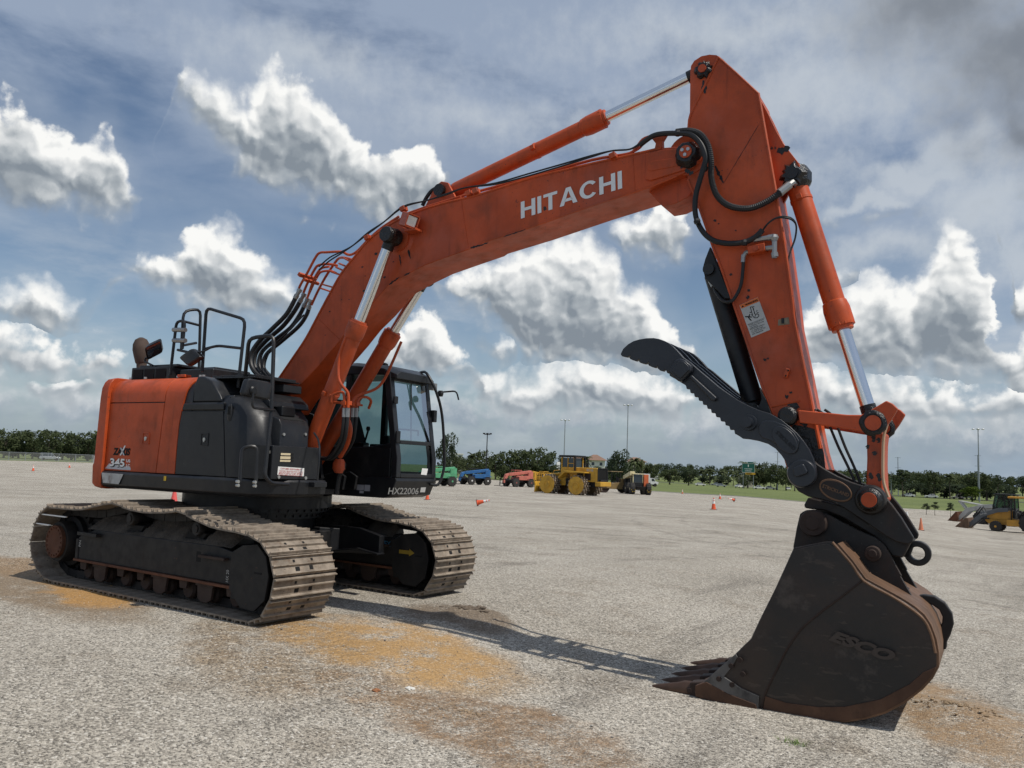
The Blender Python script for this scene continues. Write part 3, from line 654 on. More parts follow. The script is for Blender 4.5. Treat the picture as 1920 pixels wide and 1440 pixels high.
# small plates low on the cab side
for a, b, c, d, mt in ((575, 655, 690, 745, 'silver'), (697, 658, 785, 760, 'silver'), (620, 750, 685, 792, 'silver')):
    p = [U(600+x/8.348, 830+y/8.348, CY0-.004) for x, y in ((a, b), (c, b+5), (c-4, d), (a-4, d-3))]; w = MB(); w.add(p, [(0, 1, 2, 3)]); up(w, 'data_plate', mt, CAB)
# cab rail with the mirror bracket on the far front corner
R1 = rail([(787, 699, 1.40), (800, 700, (1.85,)), (818, 735, (2.0,)), (829, 780, (2.02,)), (833, 850, (2.02,)), (832, 880, (2.02,)), (822, 908, (2.0,)), (806, 908, (1.95,))], .020, 'cab_rail', 'black', 4, CAB)
rail([(825, 737, (2.0,)), (831, 735, (2.02,)), (856, 733, (2.2,)), (860, 750, (2.22,))], .012, 'mirror_bracket', 'black', 0, CAB)
k = MB(); c = V(826, 738, 2.0); k.ball(c, .045, 8, (1, 1, 1.3)); up(k, 'bracket_clamp', 'black', R1)
w = MB(); w.ab((cabx(2.4)-.02, CY1-.02, 2.33), (cabx(2.4)+.05, CY1+.05, 2.5)); w.ab((cabx(2.4)-.0, CY0-.02, 2.52), (cabx(2.4)+.03, CY0+.06, 2.62)); w.ab((cabx(2.0)-.0, CY0-.02, 2.0), (cabx(2.0)+.03, CY0+.06, 2.16)); up(w, 'window_latch', 'black', CAB, .01)
# ------------------------------------------------------------------ boom
YB0, YB1 = -.39, .15; BC = -.12
YA0, YA1 = -.35, .11
z5 = lambda a, b: (440+a/3.6, 340+b/3.6)
z6 = lambda a, b: (820+a/3.429, 80+b/3.429)
z7b = lambda a, b: (1240+a/3, 80+b/3)
z8b = lambda a, b: (1280+a/2.667, 320+b/2.667)
zt = lambda a, b: (1140+a/4, 600+b/4)
zc = lambda a, b: (1440+a/4, 720+b/4)
zk = lambda a, b: (1220+a/2.743, 940+b/2.743)
boom_px = [z5(190, 1520), z5(270, 1370), z5(400, 1180), z5(480, 1060), z5(560, 910), z5(640, 760), z5(720, 620), z5(800, 520), z5(900, 400), z5(1000, 320), z5(1100, 262), z5(1250, 197), z5(1400, 150), (862, 373.5), (900, 364), z6(600, 870), z6(800, 822), z6(1000, 775), z6(1340, 700), z6(1440, 675), z6(1600, 664), z6(1660, 668), z6(1692, 695), z6(1700, 730), z6(1680, 775), z6(1620, 820), z6(1560, 850), z6(1340, 940), z6(1000, 1050), z6(600, 1190), z6(300, 1285), z5(1656, 432), z5(1500, 487), z5(1300, 560), z5(1180, 620), z5(1040, 700), z5(960, 790), z5(900, 860), z5(800, 960), z5(710, 1075), z5(540, 1275), z5(360, 1460), z5(300, 1560)]
bo = O(boom_px, YB0)
BM = up(MB().prism(bo, YB0, YB1), 'boom', 'orange', EXC, .01)
# lips of the top and bottom plates, the nose plate and a welded seam
def lip(px, y, r=.010, nm='edge_lip', mat='orange', par=BM, dy=0.0): return up(MB().tube([U(a, b, y) + Vector((0, dy, 0)) for a, b in px], r, 6, 3), nm, mat, par)
lip(boom_px[1:20], YB0-.002, .013)
lip([z6(1540, 858), z6(1340, 938), z6(1000, 1048), z6(600, 1188), z6(300, 1283), z5(1656, 430), z5(1500, 485), z5(1300, 558), z5(1180, 618), z5(1040, 698)], YB0-.002, .010)
npx = [z6(1340, 712), z6(1440, 690), z6(1600, 676), z6(1655, 680), z6(1685, 702), z6(1690, 735), z6(1672, 770), z6(1615, 808), z6(1370, 885), z6(1338, 878)]
np_ = up(MB().prism(O(npx, YB0-.02), YB0-.022, YB0+.002), 'nose_plate', 'orange', BM, .006)
up(MB().prism(O([z6(1350, 775), z6(1375, 760), z6(1560, 735), z6(1560, 760), z6(1545, 790), z6(1370, 825), z6(1350, 815)], YB0-.03), YB0-.030, YB0-.02), 'nose_doubler', 'orange', np_, .008)
nb = [z6(1560, 850), z6(1620, 870), z6(1642, 965), z6(1610, 1000), z6(1530, 1040), z6(1450, 1055), z6(1400, 1000), z6(1345, 945)]
up(MB().prism(O(nb, YB0+.12), YB0+.10, YB1-.06), 'nose_web', 'orange_worn', BM, .01)
def greasepin(cx, cy, y, R_, depth, cap='orange', par=BM, bolts=0, nm='pin', rag=.12):
    c = U(cx, cy, y); b = MB(); n = 26; random.seed(int(cx))
    rr = [1+random.uniform(-rag, rag) for _ in range(n)]
    b.loft([[c+Vector((R_*rr[i]*math.cos(2*PI*i/n), d, R_*rr[i]*math.sin(2*PI*i/n)))*1 if False else Vector((c.x+R_*s*rr[i]*math.cos(2*PI*i/n), c.y+d, c.z+R_*s*rr[i]*math.sin(2*PI*i/n))) for i in range(n)] for s, d in ((1.15, .0), (1.0, -depth*.6), (.8, -depth), (.62, -depth))], True, True)
    P = up(b, nm, 'grease', par)
    k = MB(); k.cyl((c.x, y-depth-.012, c.z), (c.x, y-depth+.01, c.z), R_*.55, n=20); up(k, 'pin_cap', cap, P)
    if bolts:
        k = MB()
        for i in range(bolts):
            a = 2*PI*i/bolts+.5; k.cyl((c.x+R_*.3*math.cos(a), y-depth-.026, c.z+R_*.3*math.sin(a)), (c.x+R_*.3*math.cos(a), y-depth-.01, c.z+R_*.3*math.sin(a)), .018, n=8)
        up(k, 'bolt', 'bolt', P)
    return P
greasepin(*z6(1615, 722), YB0-.02, .115, .09, 'orange_worn', BM, 3, 'boom_tip_pin')
block_letters('HITACHI', U(*z6(538, 1132), YB0-.003), U(*z6(1189, 936), YB0-.003), U(*z6(537, 1025), YB0-.003), M['white'], 'lettering', BM)
for ws in ([z5(572, 932), z5(640, 1005), z5(705, 1066)], [z6(150, 985), z6(165, 1100), z6(200, 1330)], [z6(1255, 725), z6(1262, 830), z6(1270, 960)]): lip(ws, YB0-.001, .006, 'weld_seam')
# scratches and scrapes along the lower edge
SM = ('scrape', 'rustblack', BM); random.seed(5)
def smear(x0, y0, x1, y1, w, yy, n=14):
    a, b = U(x0, y0, yy), U(x1, y1, yy); d = b-a; up_ = Vector((-d.z, 0, d.x)).normalized(); T = []; Bm = []
    for i in range(n+1):
        p = a+d*(i/n); k = math.sin(PI*i/n)**.4*w
        T.append(p+up_*k*random.uniform(.2, 1)); Bm.append(p-up_*k*random.uniform(.2, 1))
    up(MB().add(T+Bm, [(i, i+1, n+1+i+1, n+1+i) for i in range(n)]), SM[0], SM[1], SM[2])
smear(*z5(1590, 448), *z5(1656, 430), .012, YB0-.0125)
smear(*z5(1040, 698), *z5(1110, 648), .02, YB0-.0125); smear(*z5(1140, 636), *z5(1185, 615), .016, YB0-.0125)
smear(*z6(210, 1325), *z6(330, 1285), .014, YB0-.0125); smear(*z6(420, 1250), *z6(570, 1200), .01, YB0-.0125)
for a, b, s in ((950, 490, 5), (870, 740, 4), (860, 580, 3), (980, 375, 2), (1070, 545, 3), (640, 880, 3), (770, 800, 2), (720, 800, 2), (610, 1040, 2), (960, 640, 2), (880, 640, 2), (1010, 650, 4)):
    x, y = z5(a, b); smear(x-s*.5, y, x+s*.8, y-1, .014*s/3, YB0-.003, 5)
us = MB(); random.seed(9)
# work lamp on the near side
lb = [z5(1105, 215), z5(1165, 205), z5(1255, 245), z5(1245, 330), z5(1235, 333), z5(1160, 290), z5(1098, 285)]
c = U(*z5(1175, 265), YB0-.12)
lm = MB(); lm.box(c, (.17, .16, .17), Matrix.Rotation(.35, 3, 'Y') @ Matrix.Rotation(-.45, 3, 'Z')); WL = up(lm, 'work_lamp', 'orange', BM, .012)
rm = Matrix.Rotation(.35, 3, 'Y') @ Matrix.Rotation(-.45, 3, 'Z')
k = MB(); k.box(c+rm @ Vector((.087, 0, 0)), (.008, .12, .12), rm); up(k, 'lamp_lens', 'lamp', WL, .004)
k = MB()
for dy, dz, a, b in ((0, .075, .16, .012), (0, -.075, .16, .012), (.075, 0, .012, .16), (-.075, 0, .012, .16)): k.box(c+rm @ Vector((.10, dy, dz)), (.035, a, b), rm)
up(k, 'lamp_hood', 'orange', WL)
k = MB(); k.ab((c.x-.05, YB0-.14, c.z-.13), (c.x+.12, YB0, c.z-.10)); up(k, 'lamp_bracket', 'orange', WL, .004)
# boss for the boom cylinders and boom foot
def cylinder(name, a, b, split, rb, rr, head=.22, foot=None, band=None, par=EXC, mat='orange', eye=None):
    """hydraulic cylinder from a (barrel eye) to b (rod eye); split = barrel fraction"""
    a = Vector(a); b = Vector(b); d = (b-a).normalized(); L = (b-a).length; Lb = L*split
    m_ = MB(); m_.lathe([(.10, rb*.5), (.13, rb*.98), (.17, rb), (Lb-head, rb), (Lb-head+.01, rb*1.10), (Lb-head*.72, rb*1.22), (Lb-.03-head*.12, rb*1.22), (Lb-head*.12, rb*1.18), (Lb-head*.12, rb*1.02), (Lb, rb*.98), (Lb, rb*.6)], a, b, 28)
    C_ = up(m_, name, mat, par)
    e = MB(); e.cyl(a-Vector((0, .085, 0)), a+Vector((0, .085, 0)), rb*1.05, n=22); e.cyl(a, a+d*.2, rb*.8, n=14); up(e, 'barrel_eye', eye or mat, C_)
    k = MB(); q = d.to_track_quat('Z', 'Y').to_matrix()
    for i in range(14):
        w = 2*PI*i/14; o_ = q @ Vector((math.cos(w), math.sin(w), 0))*rb*1.12; k.cyl(a+d*(Lb-.03-head*.1)+o_, a+d*(Lb-.005-head*.1)+o_, .011, n=6)
    up(k, 'head_bolts', mat, C_)
    r = MB(); r.cyl(a+d*(Lb-.05), b-d*.06, rr, n=24); up(r, 'piston_rod', 'chrome', C_)
    k = MB(); k.cyl(b-Vector((0, .085, 0)), b+Vector((0, .085, 0)), rr*1.5, n=22); k.cyl(b-d*.17, b, rr*1.12, n=16); up(k, 'rod_eye', 'grease', C_)
    for t in (band or ()):
        k = MB(); k.lathe([(0, rb*1.06), (.035, rb*1.06)], a+d*(t*Lb), b, 24); o_ = q @ Vector((1, 0, 0)); k.box(a+d*(t*Lb+.017)+o_*rb*1.15, (.05, .05, .05), q); k.box(a+d*(t*Lb+.017)-o_*rb*1.15, (.05, .05, .05), q); up(k, 'clamp_band', mat, C_, .004)
    return C_, a, b, d, Lb
YC1, YC2 = -.56, .30
n_top = U(*z5(1062, 372), YC1); n_head = U(*z5(842, 940), YC1); n_low = U(577, 842, YC1)
dn = (n_head-n_top).normalized(); n_foot = n_top+dn*((n_top.z-1.62)/-dn.z)
N1 = cylinder('boom_cylinder', n_foot, n_top, (n_foot-n_head).length/(n_foot-n_top).length, .098, .066, .24, band=(.5,))
f_rod = U(783, 546, YC2); f_head = U(*z5(1075, 1010), YC2); df = (f_head-f_rod).normalized()
f_foot = f_rod+df*((f_rod.z-1.62)/-df.z); f_top = f_foot-df*(n_top-n_foot).length
N2 = cylinder('boom_cylinder', f_foot, f_top, (f_foot-f_head).length/(f_foot-f_top).length, .098, .066, .24)
k = MB(); c = n_top; k.lathe([(0, .06), (.10, .06), (.11, .10), (.17, .11)], (c.x, YC1-.12, c.z), (c.x, 1, c.z), 20); k.lathe([(0, .09), (.04, .10), (.06, .07)], (c.x, YC1-.13, c.z), (c.x, 1, c.z), 12); up(k, 'cylinder_pin', 'grease', BM)
k = MB(); k.lathe([(0, .15), (.03, .15), (.05, .19), (.055, .19)], (c.x, YB0-.05, c.z), (c.x, 0, c.z), 26); up(k, 'pin_boss', 'orange', BM)
k = MB(); k.lathe([(0, .12), (.16, .12)], (f_top.x, YB1-.01, f_top.z), (f_top.x, 2, f_top.z), 22); up(k, 'pin_boss', 'orange', BM)
ft = MB()
for y in (YC1-.14, YC1+.10, YC2-.13, YC2+.10): ft.prism([(n_foot.x-.3, 1.36), (n_foot.x+.02, 1.36), (n_foot.x+.05, 1.54), (n_foot.x-.08, 1.60), (n_foot.x-.3, 1.55)], y, y+.04)
for y in (YB0-.06, YB1+.02): ft.prism([(-.1, 1.4), (1.0, 1.4), (.75, 2.35), (.45, 2.42), (.2, 2.3)], y, y+.05)
up(ft, 'boom_mount', 'black', EXC, .008)
# oil lines on the boom cylinders: steel pipes down to a clamp block, hoses below it
def pipe(pts, r, name, mat, par, sm=6, ridge=0, n=8): return up(MB().tube([U(*p) for p in pts], r, n, sm, ridge), name, mat, par)
z3 = lambda a, b: (540+a/3.6, 560+b/3.6)
yq = YC1-.06
pipe([z3(425, 185)+(yq-.02,), z3(375, 300)+(yq-.04,), z3(345, 400)+(yq-.04,), z3(340, 520)+(yq-.04,), z3(360, 580)+(yq-.02,), z3(405, 640)+(yq+.05,), z3(405, 735)+(yq+.06,)], .018, 'oil_pipe', 'orange', N1[0], 4)
pipe([z3(290, 700)+(yq,), z3(300, 655)+(yq,), z3(335, 635)+(yq+.02,), z3(375, 640)+(yq+.04,), z3(382, 735)+(yq+.05,)], .018, 'oil_pipe', 'orange', N1[0], 4)
yr2 = .14
pipe([z3(765, 290)+(yr2,), z3(700, 440)+(yr2,), z3(650, 545)+(yr2,), z3(590, 610)+(yr2-.05,), z3(470, 655)+(yr2-.2,), z3(440, 690)+(yr2-.25,), z3(438, 745)+(yr2-.25,)], .018, 'oil_pipe', 'orange', N2[0], 4)
pipe([z3(545, 740)+(yr2+.06,), z3(560, 690)+(yr2,), z3(530, 665)+(yr2-.1,), z3(485, 670)+(yr2-.16,), z3(468, 700)+(yr2-.2,), z3(464, 745)+(yr2-.2,)], .018, 'oil_pipe', 'orange', N2[0], 4)
k = MB(); 
for a, b, y in ((384, 705, YC1), (405, 705, YC1+.02), (440, 715, -.12), (464, 712, -.08)):
    p = U(*z3(a, b), y); k.box(p, (.07, .07, .05))
for (a, b, y), (a2, b2, y2) in (((300, 700, YC1), (405, 705, YC1)), ((440, 715, -.12), (500, 720, .1))):
    p, p2 = U(*z3(a, b), y), U(*z3(a2, b2), y2); k.tube([p, p2], .016, 6)
up(k, 'pipe_clamp', 'orange', N1[0], .004)
for i, (a, y, lx, ly, par) in enumerate(((380, YC1, 300, 1075, N1[0]), (404, YC1+.02, 330, 1078, N1[0]), (438, -.12, 350, 1080, N2[0]), (463, -.08, 380, 1062, N2[0]))):
    f_ = MB(); p, p2 = U(*z3(a, 738), y), U(*z3(a-3, 800), y); f_.tube([p, p2], .027, 8); up(f_, 'hose_fitting', 'steel', par)
    pipe([z3(a-2, 795)+(y,), z3(a-10, 880)+(y,), z3(a-25, 960)+(y+.03,), z3(lx+10, 1040)+(y+.05,), z3(lx-45, 1080)+(y+.06,), z3(lx-120, 1075)+(y+.05,)], .023, 'oil_hose', 'rubber', par, 5)
pipe([z3(395, 800)+(-.36,), z3(420, 880)+(-.36,), z3(400, 980)+(-.33,), z3(350, 1070)+(-.3,)], .03, 'oil_pipe', 'orange', N2[0], 5)
k = MB(); p = U(*z3(345, 1130), -.3); k.ball(p, .09, 10, (1, .8, 1.2)); up(k, 'swivel_elbow', 'orange', EXC)
pipe([z3(375, 1110)+(-.28,), z3(370, 1150)+(-.28,), z3(345, 1200)+(-.28,), z3(325, 1320)+(-.28,)], .03, 'oil_hose', 'rubber', EXC, 5)
rail([(589, 812, (1.75,)), (597, 826, (1.9,)), (599, 850, (2.0,)), (595, 902, (2.0,))], .012, 'grab_wire', 'charcoal', 4)
# hoses looping from the deck up to the steel pipes on the boom back
HS = [([(508, 712, -.45), (487, 706, -.47), (472, 688, -.47), (471, 664, -.45), (486, 640, -.42), (512, 615, -.40), (538, 588, -.38), (557, 553, -.36)], .030),
      ([(514, 716, -.32), (494, 708, -.34), (478, 688, -.35), (480, 662, -.33), (500, 638, -.30), (530, 612, -.28), (551, 585, -.26), (565, 561, -.24)], .030),
      ([(520, 716, -.2), (500, 706, -.22), (486, 686, -.22), (490, 662, -.2), (512, 640, -.18), (544, 615, -.15), (562, 590, -.12), (572, 570, -.1)], .028),
      ([(524, 716, -.05), (508, 706, -.05), (494, 688, -.05), (500, 664, -.03), (528, 640, 0), (560, 612, .02), (575, 590, .04), (580, 574, .05)], .028)]
for i, (p, r) in enumerate(HS):
    h = pipe(p, r, 'boom_hose', 'rubber', BM, 6)
    a, b = U(*p[-1]), U(*p[-2]); d = (a-b).normalized(); k = MB(); k.lathe([(0, .034), (.05, .036), (.05, .028), (.10, .028), (.10, .036), (.14, .034)], a-d*.05, a+d, 10); up(k, 'hose_fitting', 'steel', h)
for p in ([(510, 712, -.44), (492, 694, -.44), (490, 672, -.44), (498, 655, -.44), (514, 644, -.44), (540, 622, -.42), (570, 590, -.41)], [(516, 714, -.42), (498, 696, -.42), (500, 672, -.42), (514, 648, -.43), (535, 628, -.41), (566, 590, -.4)]):
    pipe(p, .009, 'electric_cable', 'rubber', BM, 5)
pb = MB()
PI_ = [([(558, 549, -.36), (563, 535, -.36), (576, 512, -.36), (592, 482, -.36), (600, 474, -.36), (612, 473, -.36), (640, 472, -.36), (651, 477, -.36), (660, 477, -.36), (672, 469, -.37), (690, 450, -.37), (715, 428, -.37), (748, 406, -.37)], .0165),
       ([(566, 557, -.24), (576, 532, -.24), (590, 505, -.24), (598, 497, -.24), (615, 495, -.24), (632, 498, -.26)], .017),
       ([(573, 566, -.1), (582, 545, -.1), (594, 520, -.12), (602, 510, -.12), (618, 508, -.14), (630, 512, -.18)], .016),
       ([(584, 572, .04), (596, 546, .04), (610, 520, .0), (625, 497, -.05), (636, 484, -.12), (650, 484, -.2), (660, 487, -.25)], .017),
       ([(576, 560, -.3), (586, 530, -.3), (600, 505, -.3), (617, 500, -.3)], .015)]
for p, r in PI_: pipe(p, r, 'oil_pipe', 'orange', BM, 4)
for a in ((645, 484, 658, 491), (636, 494, 650, 500), (630, 501, 645, 508), (622, 510, 640, 516)):
    up(MB().tube([U(a[0], a[1], -.3), U(a[2], a[3], -.36)], .013, 6), 'oil_pipe', 'orange', BM)
k = MB(); k.box(U(576, 519, -.3), (.05, .30, .05), Matrix.Rotation(-.9, 3, 'Y')); k.box(U(584, 528, -.3), (.04, .26, .04), Matrix.Rotation(-.9, 3, 'Y')); up(k, 'pipe_clamp', 'orange', BM, .005)
k = MB(); p0, p1 = U(602, 534, -.38), U(643, 545, -.38); d = p1-p0; k.loft([[p0, p0+Vector((0, .3, 0)), p0+Vector((0, .3, .02)), p0+Vector((0, 0, .02))], [p1, p1+Vector((0, .3, 0)), p1+Vector((0, .3, .02)), p1+Vector((0, 0, .02))]])
k.tube([U(600, 540, -.38), U(638, 553, -.38)], .012, 6); up(k, 'pipe_bracket', 'orange', BM, .003)
# cables and lines running along the top edge of the boom
for off in (0, 6):
    pipe([(598, 500+off, -.35), (618, 483+off, -.38), (640, 472+off*.5, -.40), (662, 460, -.41), (690, 436+off*.4, -.42), (720, 416, -.42), (756, 387+off*.3, -.42), (800, 376, -.42), (838, 363+off*.3, -.42), (872, 352, -.42), (930, 343+off*.4, -.42), (990, 326+off*.7, -.42), (1060, 306+off*.6, -.42), (1108, 292+off*.4, -.42), (1146, 283, -.42), (1180, 280, -.43), (1198, 270+off*.3, -.43)], .0095, 'electric_cable', 'rubber', BM, 5)
pipe([(760, 402, -.34), (800, 388, -.34), (862, 369, -.34), (900, 358, -.34), (1000, 331, -.34), (1110, 300, -.34), (1175, 289, -.34), (1190, 281, -.34), (1205, 262, -.34), (1222, 255, -.36)], .017, 'oil_pipe', 'orange', BM, 4)
pipe([(1180, 288, -.2), (1200, 276, -.2), (1212, 259, -.22), (1230, 254, -.25)], .017, 'oil_pipe', 'orange', BM, 4)
for a, b in ((690, 446), (757, 392), (880, 363), (893, 359), (1150, 293)):
    k = MB(); p = U(a, b, -.40); k.box(p, (.07, .08, .06), Matrix.Rotation(-.3, 3, 'Y')); up(k, 'pipe_clamp', 'orange', BM, .005)
pipe([(792, 386, -.15), (800, 370, -.15), (812, 356, -.15), (828, 351, -.15), (848, 350, -.15), (856, 346, -.15)], .024, 'oil_hose', 'rubber', BM, 5)
k = MB(); k.tube([U(845, 351, -.15), U(858, 346, -.15)], .03, 8); up(k, 'hose_fitting', 'steel', BM)
tb_ = MB(); c = U(1236, 262, -.37); tb_.prism([(c.x-.06, c.z-.18), (c.x+.05, c.z-.18), (c.x+.04, c.z-.02), (c.x+.08, c.z+.04), (c.x-.09, c.z+.04), (c.x-.03, c.z-.04)], -.39, -.33); up(tb_, 'hose_bracket', 'orange', BM, .004)
# ------------------------------------------------------------------ arm cylinder above the boom
ab_ = U(838, 364, BC); hd = U(*z6(1098, 512), BC); rt_ = U(*z7b(237, 155), BC)
CA = cylinder('arm_cylinder', ab_, rt_, (hd-ab_).length/(rt_-ab_).length, .088, .058, .30, band=(.58,))
k = MB(); c = ab_
for y in (-.25, -.02): k.prism([(c.x-.24, c.z-.18), (c.x+.24, c.z-.14), (c.x+.10, c.z+.09), (c.x, c.z+.12), (c.x-.08, c.z+.08)], y, y+.04)
up(k, 'cylinder_mount', 'orange', BM, .008)
k = MB(); k.cyl((c.x, -.30, c.z), (c.x, .05, c.z), .075, n=20); up(k, 'cylinder_pin', 'grease', BM)
# ------------------------------------------------------------------ arm
arm_px = [z7b(163, 165), z7b(167, 130), z7b(185, 102), z7b(225, 76), z7b(270, 67), z7b(310, 70), z7b(345, 92), z7b(430, 175), z7b(545, 285), z7b(580, 480), z7b(640, 820), z7b(690, 1120), z7b(735, 1440), z8b(560, 760), z8b(610, 1000), z8b(650, 1200), z8b(690, 1400), (1549, 880), (1530, 905), (1503, 912), (1482, 900), (1470, 860), (1455, 800), z8b(400, 1090), z8b(300, 800), z8b(190, 480), z8b(85, 190), z7b(220, 950), z7b(150, 770), z7b(130, 640), z7b(148, 480), z7b(160, 420)]
AR = up(MB().prism(O(arm_px, YA0), YA0, YA1), 'arm', 'orange', EXC, .008)
lip([z7b(545, 285), z7b(580, 480), z7b(640, 820), z7b(690, 1120), z7b(735, 1440), z8b(560, 760), z8b(610, 1000), z8b(650, 1200), z8b(688, 1390)], YA0-.004, .016, par=AR)
lip([z7b(150, 770), z7b(220, 950), z7b(300, 1180), z8b(190, 480), z8b(300, 800), z8b(400, 1090), z8b(455, 1225)], YA0-.004, .012, par=AR)
lip([z7b(320, 80), z7b(240, 250), z7b(165, 400), z7b(152, 480)], YA0-.004, .012, par=AR)
lip([z7b(320, 80), z7b(430, 178), z7b(545, 285)], YA0-.004, .010, par=AR)
lip([(1440, 765), (1465, 759), (1500, 752)], YA0-.002, .008, 'weld_seam', par=AR)
bw = O([z7b(540, 285), z7b(556, 312), z7b(600, 395), z7b(650, 500), z7b(690, 570), z7b(775, 680), z7b(785, 720), z7b(760, 770), z7b(700, 790), z7b(660, 870), z7b(640, 980), z7b(600, 990)], -.24)
up(MB().prism(bw, -.25, -.21).prism(bw, -.03, .01), 'cylinder_bracket', 'orange', AR, .006)
w = MB(); w.ab((0, 0, 0), (.001, .001, .001))
greasepin(*z7b(237, 155), YA0-.005, .075, .04, 'orange_worn', AR, 0, 'cylinder_pin', .22)
up(MB().lathe([(0, .21), (.03, .21)], (U(*z6(1615, 722), YA0).x, YA0-.018, U(*z6(1615, 722), YA0).z), (U(*z6(1615, 722), YA0).x, 1, U(*z6(1615, 722), YA0).z), 32), 'pivot_boss', 'orange', AR, .006)
# sticker on the arm
sq = lambda a, b, y=YA0-.003: U(1370+a/14.4, 550+b/14.4, y)
w = MB(); p = [sq(235, 320), sq(555, 1195), sq(1065, 985), sq(735, 100)]; w.add(p, [(0, 1, 2, 3)]); SKR = up(w, 'warning_sticker', 'offwhite', AR)
w = MB(); p = [sq(240, 322, YA0-.005), sq(292, 412, YA0-.005), sq(775, 215, YA0-.005), sq(735, 105, YA0-.005)]; w.add(p, [(0, 1, 2, 3)]); up(w, 'sticker_header', 'orangedecal', AR)
utext('WARNING', sq(392, 345, YA0-.007), sq(740, 205, YA0-.007), sq(375, 290, YA0-.007), 'blackdecal', 'sticker_text', AR, bold=.03)
w = MB(); p = [sq(300, 385, YA0-.007), sq(362, 358, YA0-.007), sq(312, 322, YA0-.007)]; w.add(p, [(0, 1, 2)]); up(w, 'sticker_symbol', 'blackdecal', AR)
for i, (s_, x0, y0, x1, y1) in enumerate((('Keep away from', 495, 880, 895, 720), ('machine during', 515, 922, 895, 772), ('operation.', 535, 965, 745, 880), ('Personal injury', 535, 1002, 920, 850), ('or death may', 560, 1045, 880, 915), ('result if hit by', 575, 1085, 950, 935), ('the machine.', 590, 1125, 890, 1005))):
    utext(s_, sq(x0, y0, YA0-.005), sq(x1, y1, YA0-.005), sq(x0-12, y0-32, YA0-.005), 'blackdecal', 'sticker_text', AR, bold=.012)
w = MB()
def line(pts, wd=.003, y=YA0-.005):
    P = [sq(a, b, y) for a, b in pts]
    for i in range(len(P)-1):
        d = P[i+1]-P[i]; n = Vector((-d.z, 0, d.x)).normalized()*wd; w.add([P[i]-n, P[i+1]-n, P[i+1]+n, P[i]+n], [(0, 1, 2, 3)])
line([(455, 845), (915, 660)], .0012)
line([(530, 370), (600, 620)]); line([(590, 365), (660, 570)]); line([(530, 370), (640, 360)]); line([(600, 620), (640, 660), (720, 660), (765, 600), (740, 560), (680, 560), (650, 640)]); line([(620, 400), (640, 560)], .0015)
line([(390, 630), (480, 635), (570, 640)], .005); line([(520, 565), (480, 640), (500, 680), (560, 735)], .005); line([(510, 510), (555, 520)]); line([(550, 585), (590, 570)]); line([(690, 490), (720, 460)]); line([(700, 530), (755, 520)])
up(w, 'sticker_drawing', 'blackdecal', AR)
w = MB(); p = [U(*z8b(478, 745), YA0-.003), U(*z8b(476, 775), YA0-.003), U(*z8b(535, 768), YA0-.003), U(*z8b(530, 732), YA0-.003)]; w.add(p, [(0, 1, 2, 3)]); up(w, 'worn_patch', paint('bare_patch', (.16, .12, .07), .6, (.3, .26, .2), .8, 1, dscale=8), AR)
w = MB(); w.ab((U(*z8b(495, 740), YA0).x, YA0-.014, U(*z8b(500, 765), YA0).z), (U(*z8b(508, 740), YA0).x, YA0, U(*z8b(500, 738), YA0).z)); up(w, 'cable_stud', 'black', AR, .003)
w = MB(); a, b = U(*z8b(527, 990), YA0-.02), U(*z8b(512, 1035), YA0-.02); d = (b-a).normalized(); n = Vector((-d.z, 0, d.x)); w.box((a+b)/2, ((b-a).length, .045, .035), Matrix((d, Vector((0, 1, 0)), n)).transposed()); up(w, 'lug', 'orange', AR, .006)
for a, b in ((528, 1000), (516, 1026)):
    c = U(*z8b(a, b), YA0-.044); up(MB().cyl(c, c-Vector((0, .006, 0)), .008, n=8), 'lug_hole', 'hole_shade', AR)
SM = ('scrape', 'rustblack', AR); random.seed(15)
for a, b, s in ((265, 300, 1), (180, 265, 1), (410, 945, 2), (425, 940, 1.5), (330, 600, 2), (325, 635, 2.5), (540, 1110, 2), (520, 1130, 2.5), (240, 520, 2), (160, 250, 2)):
    x, y = z8b(a, b); smear(x-s*1.2, y+1, x+s*1.6, y-1.4, .010*s, YA0-.003, 6)
smear(*z7b(345, 800), *z7b(560, 440), .004, YA0-.003, 20); smear(*z7b(300, 690), *z7b(350, 790), .02, YA0-.003)
SM = ('grease_smear', 'grease', AR); x, y = z7b(690, 605); smear(x-14, y+4, x+12, y-5, .05, -.2525, 9)
gp = O([(1488, 796), (1512, 800), (1533, 806), (1545, 850), (1548, 880), (1530, 900), (1502, 890), (1478, 850), (1470, 815)], YA0-.003); up(MB().prism(gp, YA0-.006, YA0), 'grease_coat', 'grease', AR, .003)
SM = ('grease_smear', 'grease', AR); random.seed(31)
for x0, y0, x1, y1, w_ in ((1476, 756, 1500, 764, .05), (1497, 772, 1512, 800, .04), (1318, 150, 1322, 176, .03), (1470, 800, 1486, 830, .03)): smear(x0, y0, x1, y1, w_, YA0-.0035, 9)
SM = ('grease_smear', 'grease', BM)
for x0, y0, x1, y1, w_ in ((1284, 318, 1300, 326, .035), (1288, 300, 1276, 316, .03), (764, 462, 770, 486, .02), (748, 470, 752, 500, .015)): smear(x0, y0, x1, y1, w_, YB0-.026 if x0 > 1200 else YB0-.003, 9)
